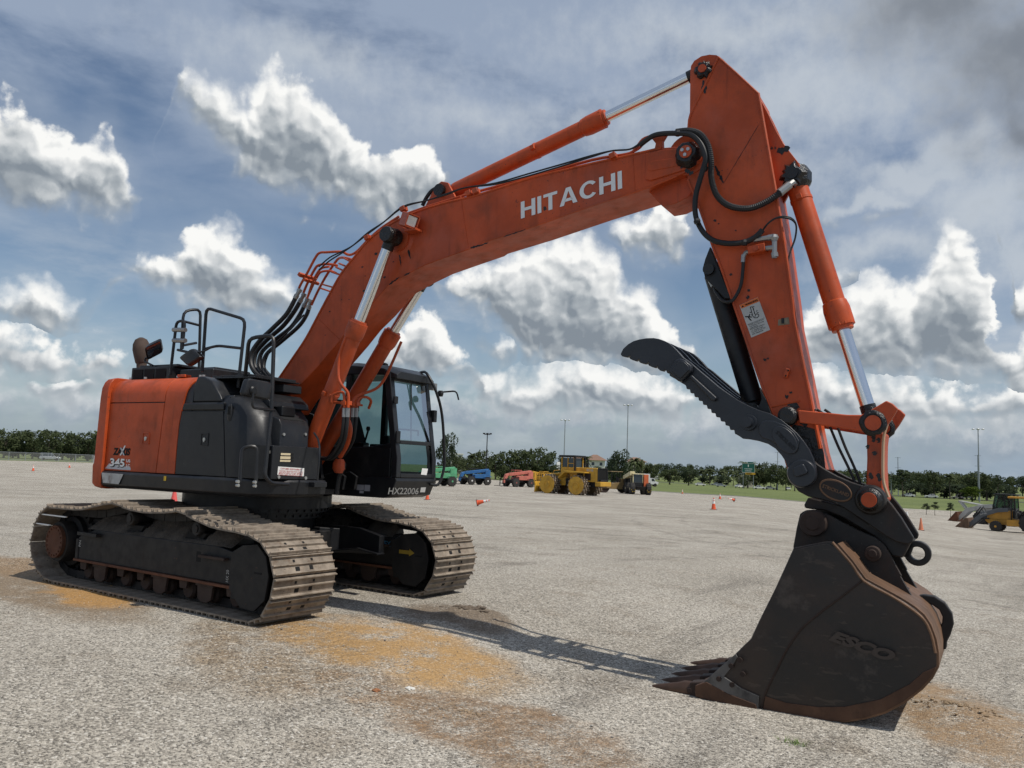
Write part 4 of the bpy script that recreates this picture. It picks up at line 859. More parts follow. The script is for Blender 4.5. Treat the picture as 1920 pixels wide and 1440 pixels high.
# hoses on the arm
yh = YB0-.09
pipe([(1200, 272, -.42), (1222, 256, -.45), (1240, 251, yh), (1270, 250, yh), (1296, 253, yh-.02), (1314, 270, yh-.03), (1323, 296, yh-.03), (1318, 318, yh-.02), (1311, 342, yh), (1305, 365, yh+.02), (1303, 390, yh+.03), (1307, 414, yh+.04), (1320, 437, yh+.04), (1338, 451, yh+.04), (1360, 456, yh+.04), (1382, 456, yh+.04), (1402, 452, yh+.05), (1418, 443, yh+.05), (1430, 431, yh+.05)], .027, 'arm_hose', 'rubber', AR, 6)
pipe([(1268, 247, yh+.03), (1292, 245, yh), (1313, 252, yh-.01), (1327, 272, yh-.01), (1333, 300, yh-.01), (1333, 325, yh+.02), (1336, 345, yh+.03), (1344, 366, yh+.04), (1360, 382, yh+.04), (1382, 390, yh+.04), (1408, 390, yh+.04), (1436, 379, yh+.06), (1462, 362, yh+.09), (1478, 350, yh+.14)], .030, 'corrugated_hose', 'rubber', AR, 16, .07)
k = MB(); k.tube([U(1461, 362, yh+.08), U(1480, 347, yh+.14)], .040, 10); k.tube([U(1478, 348, yh+.14), U(1486, 342, yh+.17), U(1490, 344, yh+.22)], .030, 8); up(k, 'hose_elbow', 'steel', AR)
for a, b in ((1271, 250), (1322, 290), (1321, 316), (1307, 415), (1396, 455)):
    k = MB(); k.ball(U(a, b, yh-.005 if a < 1330 else yh+.04), .036, 8); up(k, 'hose_tie', 'rubber', AR)
wt = MB(); pa, pb_ = U(1324, 300, yh-.062), U(1318, 326, yh-.055)
wt.add([pa, pa+Vector((.018, 0, 0)), pb_+Vector((.018, 0, 0)), pb_], [(0, 1, 2, 3)])
for off, y0 in ((0, 0), (.012, .02)):
    pipe([(1430, 432, yh+.05), (1440, 419, yh+.06), (1455, 409, yh+.07), (1472, 406+off*200, yh+.09), (1486, 411+off*150, yh+.14), (1493, 424, yh+.2+y0), (1491, 446, yh+.22+y0), (1484, 466, yh+.2), (1479, 482, yh+.17), (1478, 495, yh+.16), (1484, 540, yh+.16), (1492, 600, yh+.17), (1501, 660, yh+.18), (1512, 730, yh+.2), (1519, 772, yh+.2), (1530, 768, yh+.22), (1540, 775, yh+.26), (1552, 795, yh+.27+y0)], .009, 'thin_hose', 'rubber', AR, 5)
vb = MB(); c = U(1420, 468, YA0-.05); vb.box(c, (.16, .10, .075), Matrix.Rotation(-.12, 3, 'Y')); VB = up(vb, 'valve_block', 'orange', AR, .008)
up(MB().cyl(c-Vector((0, .07, 0)), c, .028, n=12), 'valve_knob', 'orange_worn', VB)
vf = MB(); vf.tube([U(1413, 450, YA0-.06), U(1440, 446, YA0-.06)], .026, 8); vf.tube([U(1440, 446, YA0-.06), U(1452, 444, YA0-.06)], .030, 8); vf.tube([U(1452, 444, YA0-.06), U(1452, 484, YA0-.06)], .024, 8); vf.ball(U(1452, 446, YA0-.06), .04, 8); vf.tube([U(1432, 466, YA0-.06), U(1452, 464, YA0-.06)], .024, 8); vf.tube([U(1452, 474, YA0-.06), U(1453, 482, YA0-.06)], .032, 8); vf.tube([U(1407, 471, YA0-.05), U(1398, 474, YA0-.05), U(1394, 483, YA0-.05)], .02, 8, 3); up(vf, 'pipe_fitting', 'steel', VB)
pipe([(1394, 480, YA0-.05), (1393, 505, YA0-.05), (1389, 535, YA0-.05), (1378, 558, YA0-.05), (1368, 566, YA0-.04), (1355, 563, YA0+.02), (1344, 550, YA0+.06), (1338, 536, YA0+.08), (1334, 528, YA0+.1)], .017, 'thumb_hose', 'rubber', AR, 6)
k = MB(); k.tube([U(1329, 520, YA0+.1), U(1338, 537, YA0+.08)], .026, 8); k.tube([U(1394, 478, YA0-.05), U(1393, 492, YA0-.05)], .022, 8); up(k, 'hose_fitting', 'steel', AR)
# ------------------------------------------------------------------ bucket cylinder and links
cb0 = U(*z7b(742, 742), BC-.0); cbh = U(1583, 618, BC); cbl = U(1637, 794, BC)
CB_ = cylinder('bucket_cylinder', cb0, cbl, (cbh-cb0).length/(cbl-cb0).length, .098, .062, .28, band=(.16,), eye='grease')
greasepin(1487, 328, -.26, .10, .05, 'grease', AR, 0, 'cylinder_pin', .25)
k = MB(); k.ball(U(1497, 335, BC), .13, 10, (1, 1.2, 1.1)); up(k, 'grease_lump', 'grease', AR)
lk = [zc(228, 196), zc(430, 215), zc(600, 232), zc(700, 233), zc(760, 205), zc(890, 126), zc(940, 150), zc(977, 186), zc(930, 265), zc(865, 352), zc(820, 372), zc(740, 362), zc(640, 348), zc(400, 310), zc(240, 292)]
lko = O(lk, BC-.35)
for y0, nm in ((BC-.38, 'bucket_link'), (BC+.30, 'bucket_link')):
    L = up(MB().prism(lko, y0, y0+.07), nm, 'orange_worn', EXC, .012)
    c = U(1477, 780, BC-.35); k = MB(); k.lathe([(0, .06), (.02, .085), (.09, .088)], (c.x, y0-.015, c.z), (c.x, 5, c.z), 24); up(k, 'link_boss', 'grease', L, .006)
    k = MB(); c2 = U(*zc(788, 292), BC-.38); k.loft([[Vector((c2.x+rr_*(1+.16*mn.noise(Vector((i*.7, d_*30, 1))))*math.cos(2*PI*i/24), y0-d_, c2.z+rr_*(1+.16*mn.noise(Vector((i*.7, d_*30, 1))))*math.sin(2*PI*i/24))) for i in range(24)] for rr_, d_ in ((.112, -.002), (.10, .012), (.078, .02), (.07, .012))]); up(k, 'link_boss', 'grease', L)
    k = MB(); k.cyl((c2.x, y0-.016, c2.z), (c2.x, y0, c2.z), .066, n=22); up(k, 'pin_cap', 'orange_worn', L, .004)
cl_ = U(1637, 794, BC-.35)
pl = [zc(738, 360), zc(742, 560), zc(735, 760), zc(745, 830), zc(770, 930), zc(830, 930), zc(885, 870), zc(862, 780), zc(855, 600), zc(858, 450), zc(868, 365), zc(800, 330)]
PL = up(MB().prism(O(pl, BC-.24), BC-.24, BC+.22), 'push_link', 'orange_worn', EXC, .02)
k = MB(); p0, p1 = U(*zc(800, 390), BC-.242), U(*zc(785, 730), BC-.242)
SM = ('grease_smear', 'grease', PL); random.seed(2)
for a, b, w_ in ((790, 400, 14), (830, 420, 8), (800, 520, 6), (830, 700, 12), (770, 690, 10), (750, 470, 6)):
    x, y = zc(a, b); smear(x-1, y-w_*.7, x+1, y+w_*.7, .026, BC-.2425, 8)
sl_ = MB(); sl_.tube([U(*zc(895, 300), BC-.25), U(*zc(868, 400), BC-.25), U(*zc(862, 600), BC-.25), U(*zc(868, 740), BC-.25), U(*zc(905, 850), BC-.25)], .014, 6, 4); up(sl_, 'worn_rope', plain('bleached_rope', (.5, .34, .22), .9), PL)
for dx in (0, 14): pipe([(1532 + dx, 768, -.3), (1545+dx, 778, -.3), (1556+dx, 800, -.3), (1572+dx*.9, 838, -.3), (1590+dx*.8, 875, -.3), (1602+dx*.7, 903, -.3), (1606+dx*.6, 930, -.3)], .012, 'coupler_hose', 'rubber', EXC, 5)
# ------------------------------------------------------------------ quick coupler
YQ0 = BC-.30
cp = [zc(330, 560), zc(370, 600), zc(430, 640), zc(520, 690), zc(620, 733), zc(740, 772), zc(800, 778), zc(850, 800), zc(885, 850), zc(930, 905), zc(1000, 1000), zc(1092, 1150), zc(1085, 1185), zc(1050, 1205), zc(960, 1185), zc(880, 1140), zc(720, 1030), zc(560, 925), zc(470, 885), zc(380, 862), zc(300, 845), zc(225, 805), zc(180, 745), zc(160, 690), zc(200, 600)]
QC = up(MB().prism(O(cp, YQ0), YQ0, YQ0+.06).prism(O(cp, YQ0), -YQ0+2*BC-.06, -YQ0+2*BC), 'quick_coupler', 'rustblack', EXC, .012)
qb = [zc(300, 850), zc(290, 870), zc(270, 905), zc(275, 930), zc(330, 940), zc(420, 945), zc(560, 1000), zc(800, 1145), zc(870, 1205), zc(930, 1290), zc(1010, 1305), zc(1060, 1210), zc(1080, 1180), zc(880, 1130), zc(560, 915)]
up(MB().prism(O(qb, YQ0+.08), YQ0+.08, BC+.25), 'coupler_body', 'rustblack', QC, .012)
cpo = U(*zc(772, 868), YQ0-.0)
k = MB(); k.lathe([(0, .06), (.02, .115), (.06, .128), (.10, .128)], (cpo.x, YQ0-.09, cpo.z), (cpo.x, 5, cpo.z), 28); CPB = up(k, 'pin_boss', 'rustblack', QC, .006)
k = MB(); k.lathe([(0, .07), (.03, .08), (.05, .10)], (cpo.x, YQ0-.13, cpo.z), (cpo.x, 5, cpo.z), 24); up(k, 'pin_collar', 'grease', QC)
up(MB().cyl((cpo.x, YQ0-.14, cpo.z), (cpo.x, YQ0-.12, cpo.z), .062, n=22), 'pin_cap', 'orange', QC, .004)
def oval(pts, y, d, name, mat, par, bev=.008):
    a, b, c_, e = [U(*p, y) for p in pts]   # left, right, top, bottom
    cc = (a+b)/2; u = (b-a)/2; v = (c_-e)/2; R = [cc+u*math.cos(2*PI*i/32)+v*math.sin(2*PI*i/32) for i in range(32)]
    return up(MB().prism([(p.x, p.z) for p in R], y-d, y+.001), name, mat, par, bev), cc, u, v
ov, cc, u, v = oval([zc(388, 745), zc(628, 850), zc(540, 728), zc(478, 868)], YQ0, .016, 'maker_plate', 'wearsteel', QC)
ov2, *_ = oval([zc(400, 752), zc(616, 844), zc(535, 742), zc(482, 855)], YQ0-.0175, .001, 'maker_plate', 'rustblack', QC, 0)
tx = zc
utext('STRICKLAND', U(*zc(405, 775), YQ0-.020), U(*zc(603, 848), YQ0-.020), U(*zc(414, 750), YQ0-.020), 'wearsteel', 'lettering', QC, bold=.03, ext=.004)
ring_c = U(*zc(1125, 1268), BC); rr = MB(); n = 28
o_ = [(ring_c.x+.105*math.cos(2*PI*i/n), ring_c.z+.105*math.sin(2*PI*i/n)) for i in range(n)]; i_ = [(ring_c.x-0+.056*math.cos(2*PI*i/n), ring_c.z+0+.056*math.sin(2*PI*i/n)) for i in range(n)]
def annulus(o, i, y0, y1):
    b = MB(); n = len(o); b.add([(p[0], y0, p[1]) for p in o]+[(p[0], y0, p[1]) for p in i]+[(p[0], y1, p[1]) for p in o]+[(p[0], y1, p[1]) for p in i], [])
    for k in range(n):
        j = (k+1) % n; b.f += [(k, j, n+j, n+k), (2*n+k, 3*n+k, 3*n+j, 2*n+j), (k, 2*n+k, 2*n+j, j), (n+k, n+j, 3*n+j, 3*n+k)]
    return b
up(annulus(o_, i_, BC-.06, BC+.03), 'lifting_eye', 'rustblack', QC, .01)
a_, b_ = U(*zc(1060, 1200), BC), U(*zc(1075, 1300), BC); up(MB().prism(O([zc(1000, 1290), zc(1040, 1180), zc(1100, 1195), zc(1065, 1290), zc(1085, 1320)], BC-.06), BC-.06, BC+.03), 'eye_lug', 'rustblack', QC, .01)
# ------------------------------------------------------------------ thumb
YT = -.52
tooth_top = [zt(92, 255), zt(112, 215), zt(150, 180), zt(190, 157), zt(230, 145), zt(285, 136), zt(340, 134), zt(380, 141), zt(420, 155), zt(455, 172), zt(490, 200), zt(530, 240), zt(565, 280), zt(610, 312), zt(660, 355), zt(700, 390), zt(760, 440), zt(830, 500), zt(900, 550), zt(970, 597), zt(1050, 640), zt(1130, 675), zt(1215, 700), zt(1300, 748), zt(1370, 803), zt(1420, 850), zt(1470, 910), zt(1510, 970), zt(1540, 1035), zt(1558, 1100), zt(1560, 1160), zt(1540, 1205), zt(1500, 1235), zt(1450, 1243), zt(1410, 1225), zt(1375, 1180), zt(1350, 1120), zt(1330, 1060), zt(1300, 1015), zt(1255, 965), zt(1200, 930), zt(1130, 908), zt(1060, 895), zt(1010, 890), zt(985, 872), zt(960, 858)]
teeth = []
tp = [(950, 855), (945, 823), (915, 825), (908, 795), (880, 790), (876, 762), (845, 760), (838, 730), (810, 728), (803, 698), (775, 697), (770, 667), (745, 666), (738, 636), (712, 636), (706, 606), (680, 606), (675, 578), (648, 577), (643, 548), (617, 548), (612, 518), (588, 518), (582, 490), (556, 475), (500, 440), (460, 418), (458, 390), (445, 388), (425, 372), (415, 386), (385, 378), (370, 345), (352, 360), (320, 350), (303, 315), (283, 332), (245, 322), (232, 292), (210, 310), (175, 298), (165, 268), (140, 280), (103, 272)]
thumb_px = tooth_top+[zt(*p) for p in tp]
to = O(thumb_px, YT)
tb_ = MB(); tb_.prism(to, YT, YT+.05); THB = up(tb_, 'thumb', 'gunmetal', EXC, .008)
short = O([p for p in tooth_top[:27]]+[zt(1130, 740), zt(1060, 800), zt(1000, 800)]+[zt(*p) for p in tp[2:]], YT)
for y0 in (YT+.22, YT+.48): up(MB().prism(short, y0, y0+.05), 'thumb_plate', 'gunmetal', THB, .006)
up(MB().prism(to, -YT+2*BC-.05, -YT+2*BC), 'thumb_plate', 'gunmetal', THB, .006)
k = MB()
for a, b, w_ in ((600, 395, .16), (760, 500, .08), (1062, 770, .05), (830, 540, .06)):
    c = U(*zt(a, b), YT); k.box((c.x, (YT-YT+2*BC)/2, c.z), (w_, 2*abs(YT-BC)-.02, w_*.8), Matrix.Rotation(.7, 3, 'Y'))
up(k, 'thumb_crossbar', 'gunmetal', THB, .01)
bk = O([zt(505, 300), zt(545, 290), zt(580, 300), zt(632, 345), zt(638, 385), zt(560, 462), zt(545, 470), zt(500, 435), zt(470, 400), zt(472, 370)], YT-.03)
TBK = up(MB().prism(bk, YT-.075, YT+.001), 'thumb_block', 'gunmetal', THB, .022)
up(MB().prism(O([zt(520, 315), zt(548, 306), zt(572, 312), zt(612, 348), zt(616, 378), zt(550, 442), zt(510, 412), zt(490, 392), zt(492, 372)], YT-.06), YT-.09, YT-.07), 'thumb_block', 'gunmetal', THB, .012)
up(MB().prism(O([zt(612, 425), zt(632, 412), zt(822, 585), zt(805, 608), zt(780, 605)], YT-.02), YT-.05, YT+.001), 'wear_bar', 'gunmetal', THB, .012)
c = U(*zt(1060, 770), YT); up(MB().lathe([(0, .045), (.06, .05), (.06, .07), (.10, .075)], (c.x, YT-.10, c.z), (c.x, 5, c.z), 22), 'thumb_pin', 'gunmetal', THB)
ovp = [zt(1130, 800), zt(1145, 770), zt(1185, 752), zt(1250, 757), zt(1330, 790), zt(1400, 845), zt(1440, 910), zt(1430, 950), zt(1400, 985), zt(1340, 985), zt(1280, 950), zt(1220, 905), zt(1160, 885), zt(1135, 850)]
up(MB().prism(O(ovp, YT), YT-.018, YT+.001), 'raised_panel', 'gunmetal', THB, .012)
oval([zt(1240, 815), zt(1415, 985), zt(1370, 840), zt(1285, 960)], YT-.018, .014, 'maker_plate', 'gunmetal', THB)
utext('STRICKLAND', U(*zt(1255, 850), YT-.034), U(*zt(1390, 980), YT-.034), U(*zt(1275, 828), YT-.034), 'black', 'lettering', THB, bold=.03, ext=.006)
up(MB().prism(O([zt(1390, 1110), zt(1455, 1080), zt(1472, 1082), zt(1500, 1135), zt(1495, 1155), zt(1415, 1180), zt(1395, 1165)], YT-.04), YT-.07, YT+.001), 'pin_keeper', 'gunmetal', THB, .012)
c = U(*zt(1455, 1150), YT); up(MB().lathe([(0, .115), (.025, .128), (.03, .13)], (c.x, YT-.03, c.z), (c.x, 5, c.z), 30), 'pivot_boss', 'gunmetal', THB, .01)
up(MB().cyl((c.x, YT-.01, c.z), (c.x, -YT+2*BC+.01, c.z), .09, n=20), 'pivot_pin', 'gunmetal', THB)
# thumb cylinder
ta = U(1338, 512, BC); tb2 = U(1418, 772, BC)
dT = (tb2-ta).normalized()
m_ = MB(); m_.lathe([(0, .06), (.02, .098), ((tb2-ta).length-.1, .098), ((tb2-ta).length-.08, .08), ((tb2-ta).length, .08)], ta, tb2, 24); TC = up(m_, 'thumb_cylinder', 'black', EXC)
k = MB(); k.cyl(tb2-Vector((0, .2, 0)), tb2+Vector((0, .2, 0)), .07, n=18); up(k, 'rod_eye', 'grease', TC)
tbr = O([(1331, 462), (1322, 485), (1317, 503), (1322, 522), (1345, 545), (1358, 560), (1372, 560)], BC-.2)
up(MB().prism(tbr, BC-.20, BC-.14).prism(tbr, BC+.14, BC+.2), 'thumb_mount', 'black', TC, .008)
c = U(1330, 506, BC-.2); up(MB().cyl((c.x, BC-.24, c.z), (c.x, BC+.2, c.z), .055, n=18), 'mount_pin', 'grease', TC)
lp = O([zt(1150, 510), zt(1165, 540), zt(1200, 600), zt(1245, 720), zt(1180, 700), zt(1130, 690), zt(1150, 640), zt(1165, 600)], BC-.18); up(MB().prism(lp, BC-.26, BC-.2), 'thumb_mount', 'black', TC, .006)
# ------------------------------------------------------------------ bucket
YK0, YK1 = -.80, .47
ear = [zc(240, 975), zc(262, 958), zc(290, 946), zc(340, 944), zc(390, 962), zc(470, 990), zc(560, 1040), zc(680, 1100), zc(800, 1152), zc(870, 1205), zc(905, 1260), zc(950, 1350), zc(1000, 1440), zk(1280, 380), zk(1375, 545), zk(1300, 560), zk(1100, 480), zk(900, 330), zk(735, 250), zc(190, 1220), zc(215, 1080)]
eo = O(ear, -.42)
BKR = EXC
bkt_px = [zk(735, 240), zk(820, 222), zk(900, 207), zk(930, 207), zk(955, 222), zk(1030, 310), zk(1098, 403), zk(1150, 432), zk(1240, 480), zk(1300, 515), zk(1360, 555), zk(1400, 590), zk(1432, 640), zk(1458, 710), zk(1470, 780), zk(1470, 850), zk(1440, 905), zk(1390, 960), zk(1300, 1030), zk(1200, 1083), zk(1100, 1112), zk(1000, 1128), zk(860, 1132), zk(720, 1116), zk(560, 1086), zk(400, 1052), zk(230, 1000), zk(225, 975), zk(280, 925), zk(345, 865), zk(430, 790), zk(475, 745), zk(515, 708), zk(560, 610), zk(640, 450), zk(690, 340)]
ko = O(bkt_px, YK0)
tipx = U(*zk(225, 985), YK0)
# shell: side plates plus the curved back running between them
t = NT('scuffed_bucket_steel'); p = t.coord()
n1 = t.noise(p, 1.0, 6, .62); n2 = t.noise(t.mapping(p, (1, 1, 1), (5, 2, 1)), 2.2, 7, .68); n3 = t.noise(t.mapping(p, (2.5, 1, 9), rot=(0, .5, 0)), 2.0, 5, .6)
col = t.mix(t.ramp(n1, .38, .68), (.0105, .009, .0088, 1), (.034, .0195, .0135, 1)); col = t.mix(t.math('MULTIPLY', t.ramp(n2, .56, .70), .75), col, (.070, .056, .047, 1)); col = t.mix(t.math('MULTIPLY', t.ramp(n3, .60, .68), .4), col, (.07, .05, .038, 1))
bs = t.n('ShaderNodeBsdfPrincipled', Base_Color=col, Roughness=t.ramp(n2, .3, .8, .36, .62), Normal=t.bump(t.noise(p, 14, 6, .65), .003)); M['bucket'] = t.out(bs)
sideA = MB().prism(ko, YK0, YK0+.035); BK = up(sideA, 'bucket', 'bucket', EXC, .006)
up(MB().prism(ko, YK1-.035, YK1), 'side_plate', 'rustblack', BK, .006)
back = ko[4:27]; inn = []
for i, p in enumerate(back):
    a = back[max(i-1, 0)]; b = back[min(i+1, len(back)-1)]; t = Vector((b[0]-a[0], b[1]-a[1])).normalized(); inn.append((p[0]-t.y*-.0+(-1)*0+0, p[1]) if False else (p[0]+t.y*.035, p[1]-t.x*.035))
out_ = []
for i, p in enumerate(back):
    a = back[max(i-1, 0)]; b = back[min(i+1, len(back)-1)]; t = Vector((b[0]-a[0], b[1]-a[1])).normalized(); out_.append((p[0]-t.y*.018, p[1]+t.x*.018))
up(MB().prism(out_+inn[::-1], YK0+.012, YK1-.012), 'back_shell', 'wearsteel', BK, .004)
for y0 in (BC-.30, BC+.25): up(MB().prism(eo, y0, y0+.06), 'bucket_ear', 'rustblack', BK, .01)
for (a, b, R_) in ((338, 1043, .115), (785, 1272, .064)):
    c = U(*zc(a, b), BC-.34); k = MB(); k.lathe([(0, R_*.5), (.01, R_*.55), (.012, R_*.93), (.04, R_), (.1, R_)], (c.x, BC-.38, c.z), (c.x, 5, c.z), 30); k.cyl((c.x, BC-.28, c.z), (c.x, BC+.36, c.z), R_*.62, n=20); PN = up(k, 'bucket_pin', 'rust_dark', BK, .004)
# wear plates, weld ridges and writing on the near side
frp = [zk(735, 252), zk(640, 455), zk(520, 706), zk(430, 795), zk(290, 925), zk(240, 990), zk(400, 1040), zk(560, 1070), zk(582, 1005), zk(615, 930), zk(650, 860), zk(700, 760), zk(770, 660), zk(860, 580), zk(980, 490), zk(1085, 408), zk(1030, 325), zk(950, 232), zk(905, 218), zk(820, 232)]
up(MB().prism(O(frp, YK0), YK0-.012, YK0+.001), 'side_wear_plate', 'bucket', BK, .004)
pw = lambda L, r, nm, mat: up(MB().tube([U(*zk(*p), YK0-.008) for p in L], r, 6, 4), nm, mat, BK)
pw([(568, 1072), (582, 1005), (615, 930), (650, 860), (700, 760), (770, 660), (860, 580), (980, 490), (1085, 408)], .010, 'weld_ridge', 'rust_dark')
pw([(935, 210), (1030, 318), (1098, 410), (1240, 488), (1350, 560), (1410, 615), (1445, 690), (1465, 780)], .012, 'weld_ridge', 'wearsteel')
scp = [zk(280, 925), zk(345, 865), zk(440, 782), zk(450, 800), zk(420, 850), zk(380, 900), zk(470, 960), zk(560, 1000), zk(555, 1072), zk(400, 1042), zk(290, 1012), zk(232, 985)]
SCT = up(MB().prism(O(scp, YK0-.012), YK0-.034, YK0-.011), 'side_cutter', paint('scuffed_grey_steel', (.10, .095, .09), .6, (.03, .026, .024), .9, .5, vary=.35, dscale=3), BK, .005)
for a, b in ((460, 815), (415, 845), (475, 888), (352, 912), (420, 942)):
    c = U(*zk(a, b), YK0-.034); up(MB().cyl(c-Vector((0, .02, 0)), c, .022, n=8), 'bolt', 'rust_dark', SCT)
bs = [zk(232, 945), zk(290, 925), zk(400, 985), zk(545, 1040), zk(555, 1085), zk(400, 1052), zk(232, 1000)]
up(MB().prism(O(bs, YK0-.014), YK0-.040, YK0+.3), 'lip_shroud', 'bucketrust', BK, .008)
bs2 = [zk(590, 1000), zk(700, 1035), zk(860, 1056), zk(1000, 1055), zk(1180, 1018), zk(1330, 940), zk(1400, 880), zk(1470, 850), zk(1440, 905), zk(1390, 960), zk(1300, 1030), zk(1200, 1083), zk(1100, 1112), zk(1000, 1128), zk(860, 1132), zk(720, 1116), zk(575, 1088)]
up(MB().prism(O(bs2, YK0), YK0-.010, YK0+.001), 'heel_wear_strip', 'bucketrust', BK, .004)
M['esco'] = plain('raised_worn_steel', (.042, .030, .024), .5)
utext('ESCO', U(*zk(915, 712), YK0-.013), U(*zk(1238, 828), YK0-.013), U(*zk(945, 660), YK0-.013), 'esco', 'lettering', BK, bold=.06, ext=.02, shear=.2)
er = [U(*zk(a, b), BC) for a, b in ((1345, 490), (1400, 478), (1460, 485), (1515, 520), (1552, 575), (1560, 630), (1545, 680), (1525, 720), (1522, 758))]
ei = [U(*zk(a, b), BC) for a, b in ((1370, 520), (1410, 520), (1450, 530), (1485, 555), (1502, 590), (1500, 620), (1490, 645), (1470, 690), (1480, 760))]
m_ = MB(); n = len(er)
vs = [Vector((p.x, y, p.z)) for y in (BC-.045, BC+.045) for p in er+ei]; fs = []
for i in range(n-1): fs += [(i, i+1, n+i+1, n+i), (2*n+i, 3*n+i, 3*n+i+1, 2*n+i+1), (i, 2*n+i, 2*n+i+1, i+1), (n+i, n+i+1, 3*n+i+1, 3*n+i)]
fs += [(0, n, 3*n, 2*n), (n-1, 3*n-1, 4*n-1, 2*n-1)]
up(m_.add(vs, fs), 'lifting_eye', 'rustblack', BK, .012)
# teeth: adapters and long points on the lip
lip_a = U(*zk(225, 980), YK0)
tdir = (U(*zk(55, 937), YK0+.12)-U(*zk(225, 955), YK0+.12)).normalized()
L0 = U(*zk(232, 965), YK0+.12)
def tooth_mb():
    b = MB(); R = []
    for t, w_, h_, dz in ((0, .052, .075, 0), (.06, .056, .075, 0), (.12, .048, .058, -.002), (.25, .04, .04, -.008), (.34, .028, .026, -.012), (.385, .012, .012, -.014)):
        R.append([Vector((-t, w_*math.cos(2*PI*k/12), dz+h_*math.sin(2*PI*k/12))) for k in range(12)])
    return b.loft(R)
t0 = None
for i in range(5):
    y = YK0+.075+i*(YK1-YK0-.15)/4
    if t0 is None:
        t0 = tooth_mb().build('bucket_tooth', M['rust'] if False else paint('polished_tooth', (.10, .06, .042), .5, (.05, .032, .026), .8, .3, vary=.3, metal=.4), BK); o = t0
        ad = MB(); ad.prism([(.0, .075), (.16, .095), (.30, .06), (.34, .0), (.30, -.05), (.0, -.06)], -.062, .062); ad.ab((-.03, -.066, -.02), (.02, .066, .03)); ad.build('tooth_adapter', M['rust_dark'], t0, .012)
        o.location = (L0.x-.02, y, L0.z); o.rotation_euler = (0, -math.atan2(-tdir.z, -tdir.x)*-1 if False else math.atan2(tdir.z, -tdir.x)*1, 0)
    else:
        o = t0.copy(); COL.objects.link(o); o.parent = BK; o.location = (L0.x-.02, y, L0.z)
        for ch in t0.children: c2 = ch.copy(); COL.objects.link(c2); c2.parent = o
up(MB().prism([(lip_a.x+.0, lip_a.z+.02), (lip_a.x+.5, lip_a.z+.0-.0), (lip_a.x+.5, lip_a.z-.05), (lip_a.x+.02, lip_a.z-.02)], YK0+.03, YK1-.03), 'cutting_lip', 'bucketrust', BK, .005)
# ================================================================== TERRAIN
PH = [-.9, -.6, -.2, 0, .12, .25, .4, .55, .9]
RR = [0, 15, 60, 110, 200, 400, 900, 4000]
HZ = [[0, 0, -.4, -.8, -.6, -.6, -.6, -.6], [0, 0, -.4, -.8, -.6, -.6, -.6, -.6], [0, 0, -.45, -.9, -.9, -1.2, -1.2, -1.2], [0, 0, -.5, -1.0, -1.5, -2.5, -2.5, -2.5], [0, 0, -.55, -1.1, -1.9, -3.2, -3.2, -3.2],
      [0, 0, -.62, -1.3, -2.2, -3.6, -3.6, -3.6], [0, 0, -1.1, -1.9, -2.8, -4.2, -4.2, -4.2], [0, 0, -1.7, -2.5, -3.2, -4.4, -4.4, -4.4], [0, 0, -1.7, -2.5, -3.2, -4.4, -4.4, -4.4]]
def lerp_i(xs, x):
    x = min(max(x, xs[0]), xs[-1]-1e-9); i = 0
    while xs[i+1] <= x: i += 1
    t = (x-xs[i])/(xs[i+1]-xs[i]); return i, t
def Hp(phi, r):
    i, a = lerp_i(PH, phi); j, b = lerp_i(RR, r)
    a = a*a*(3-2*a)
    return (HZ[i][j]*(1-b)+HZ[i][j+1]*b)*(1-a)+(HZ[i+1][j]*(1-b)+HZ[i+1][j+1]*b)*a
def H(x, y):
    dx, dy = x-CAM.x, y-CAM.y; return Hp((YAW-math.atan2(dy, dx)+PI) % (2*PI)-PI, math.hypot(dx, dy))
def polar(phi, r): return Vector((CAM.x+r*math.cos(YAW-phi), CAM.y+r*math.sin(YAW-phi), Hp(phi, r)))
def G2(px, py):                              # where the sight line meets the terrain
    d = ray(px, py); h = math.hypot(d.x, d.y); lo = hi = 2.0
    while hi < 3500:
        P = CAM+d*(hi/h)
        if P.z < H(P.x, P.y): break
        lo = hi; hi *= 1.05
    for _ in range(40):
        mdl = (lo+hi)/2; P = CAM+d*(mdl/h)
        if P.z < H(P.x, P.y): hi = mdl
        else: lo = mdl
    P = CAM+d*(hi/h); return Vector((P.x, P.y, H(P.x, P.y)))
def at_r(px, r):
    hy = 720+F*math.tan(PIT)+(px-960)*math.tan(ROL); d = ray(px, hy); phi = YAW-math.atan2(d.y, d.x); return polar(phi, r)
def ztop(px, py, r): d = ray(px, py); return CAM.z+d.z*r/math.hypot(d.x, d.y)
edge_px = [(-420, 856), (-200, 858), (0, 863), (190, 868), (500, 878), (830, 893), (1000, 905), (1215, 921), (1512, 942), (1700, 955), (1800, 960), (1920, 964), (2300, 985), (2700, 1000)]
EDGE = [G2(*p) for p in edge_px]
EP = sorted(((YAW-math.atan2(p.y-CAM.y, p.x-CAM.x), math.hypot(p.x-CAM.x, p.y-CAM.y)) for p in EDGE))
def edge_r(phi):
    xs = [e[0] for e in EP]
    if phi <= xs[0] or phi >= xs[-1]: return EP[0][1] if phi <= xs[0] else EP[-1][1]
    i, t = lerp_i(xs, phi); return EP[i][1]*(1-t)+EP[i+1][1]*t
def sheet(name, rad, mat, phis, kind='structure', lift=0.0, mound=None):
    b = MB(); n = len(phis); vs = []
    cnt = len(rad(phis[0]))
    for ph in phis:
        for r in rad(ph):
            p = polar(ph, r); p.z += lift
            if mound: p.z += mound(p)
            vs.append(p)
    fs = [(i*cnt+k, (i+1)*cnt+k, (i+1)*cnt+k+1, i*cnt+k+1) for i in range(n-1) for k in range(cnt-1)]
    o = b.add(vs, fs).build(name, mat, None, sharp=180); return tag(o, kind=kind)
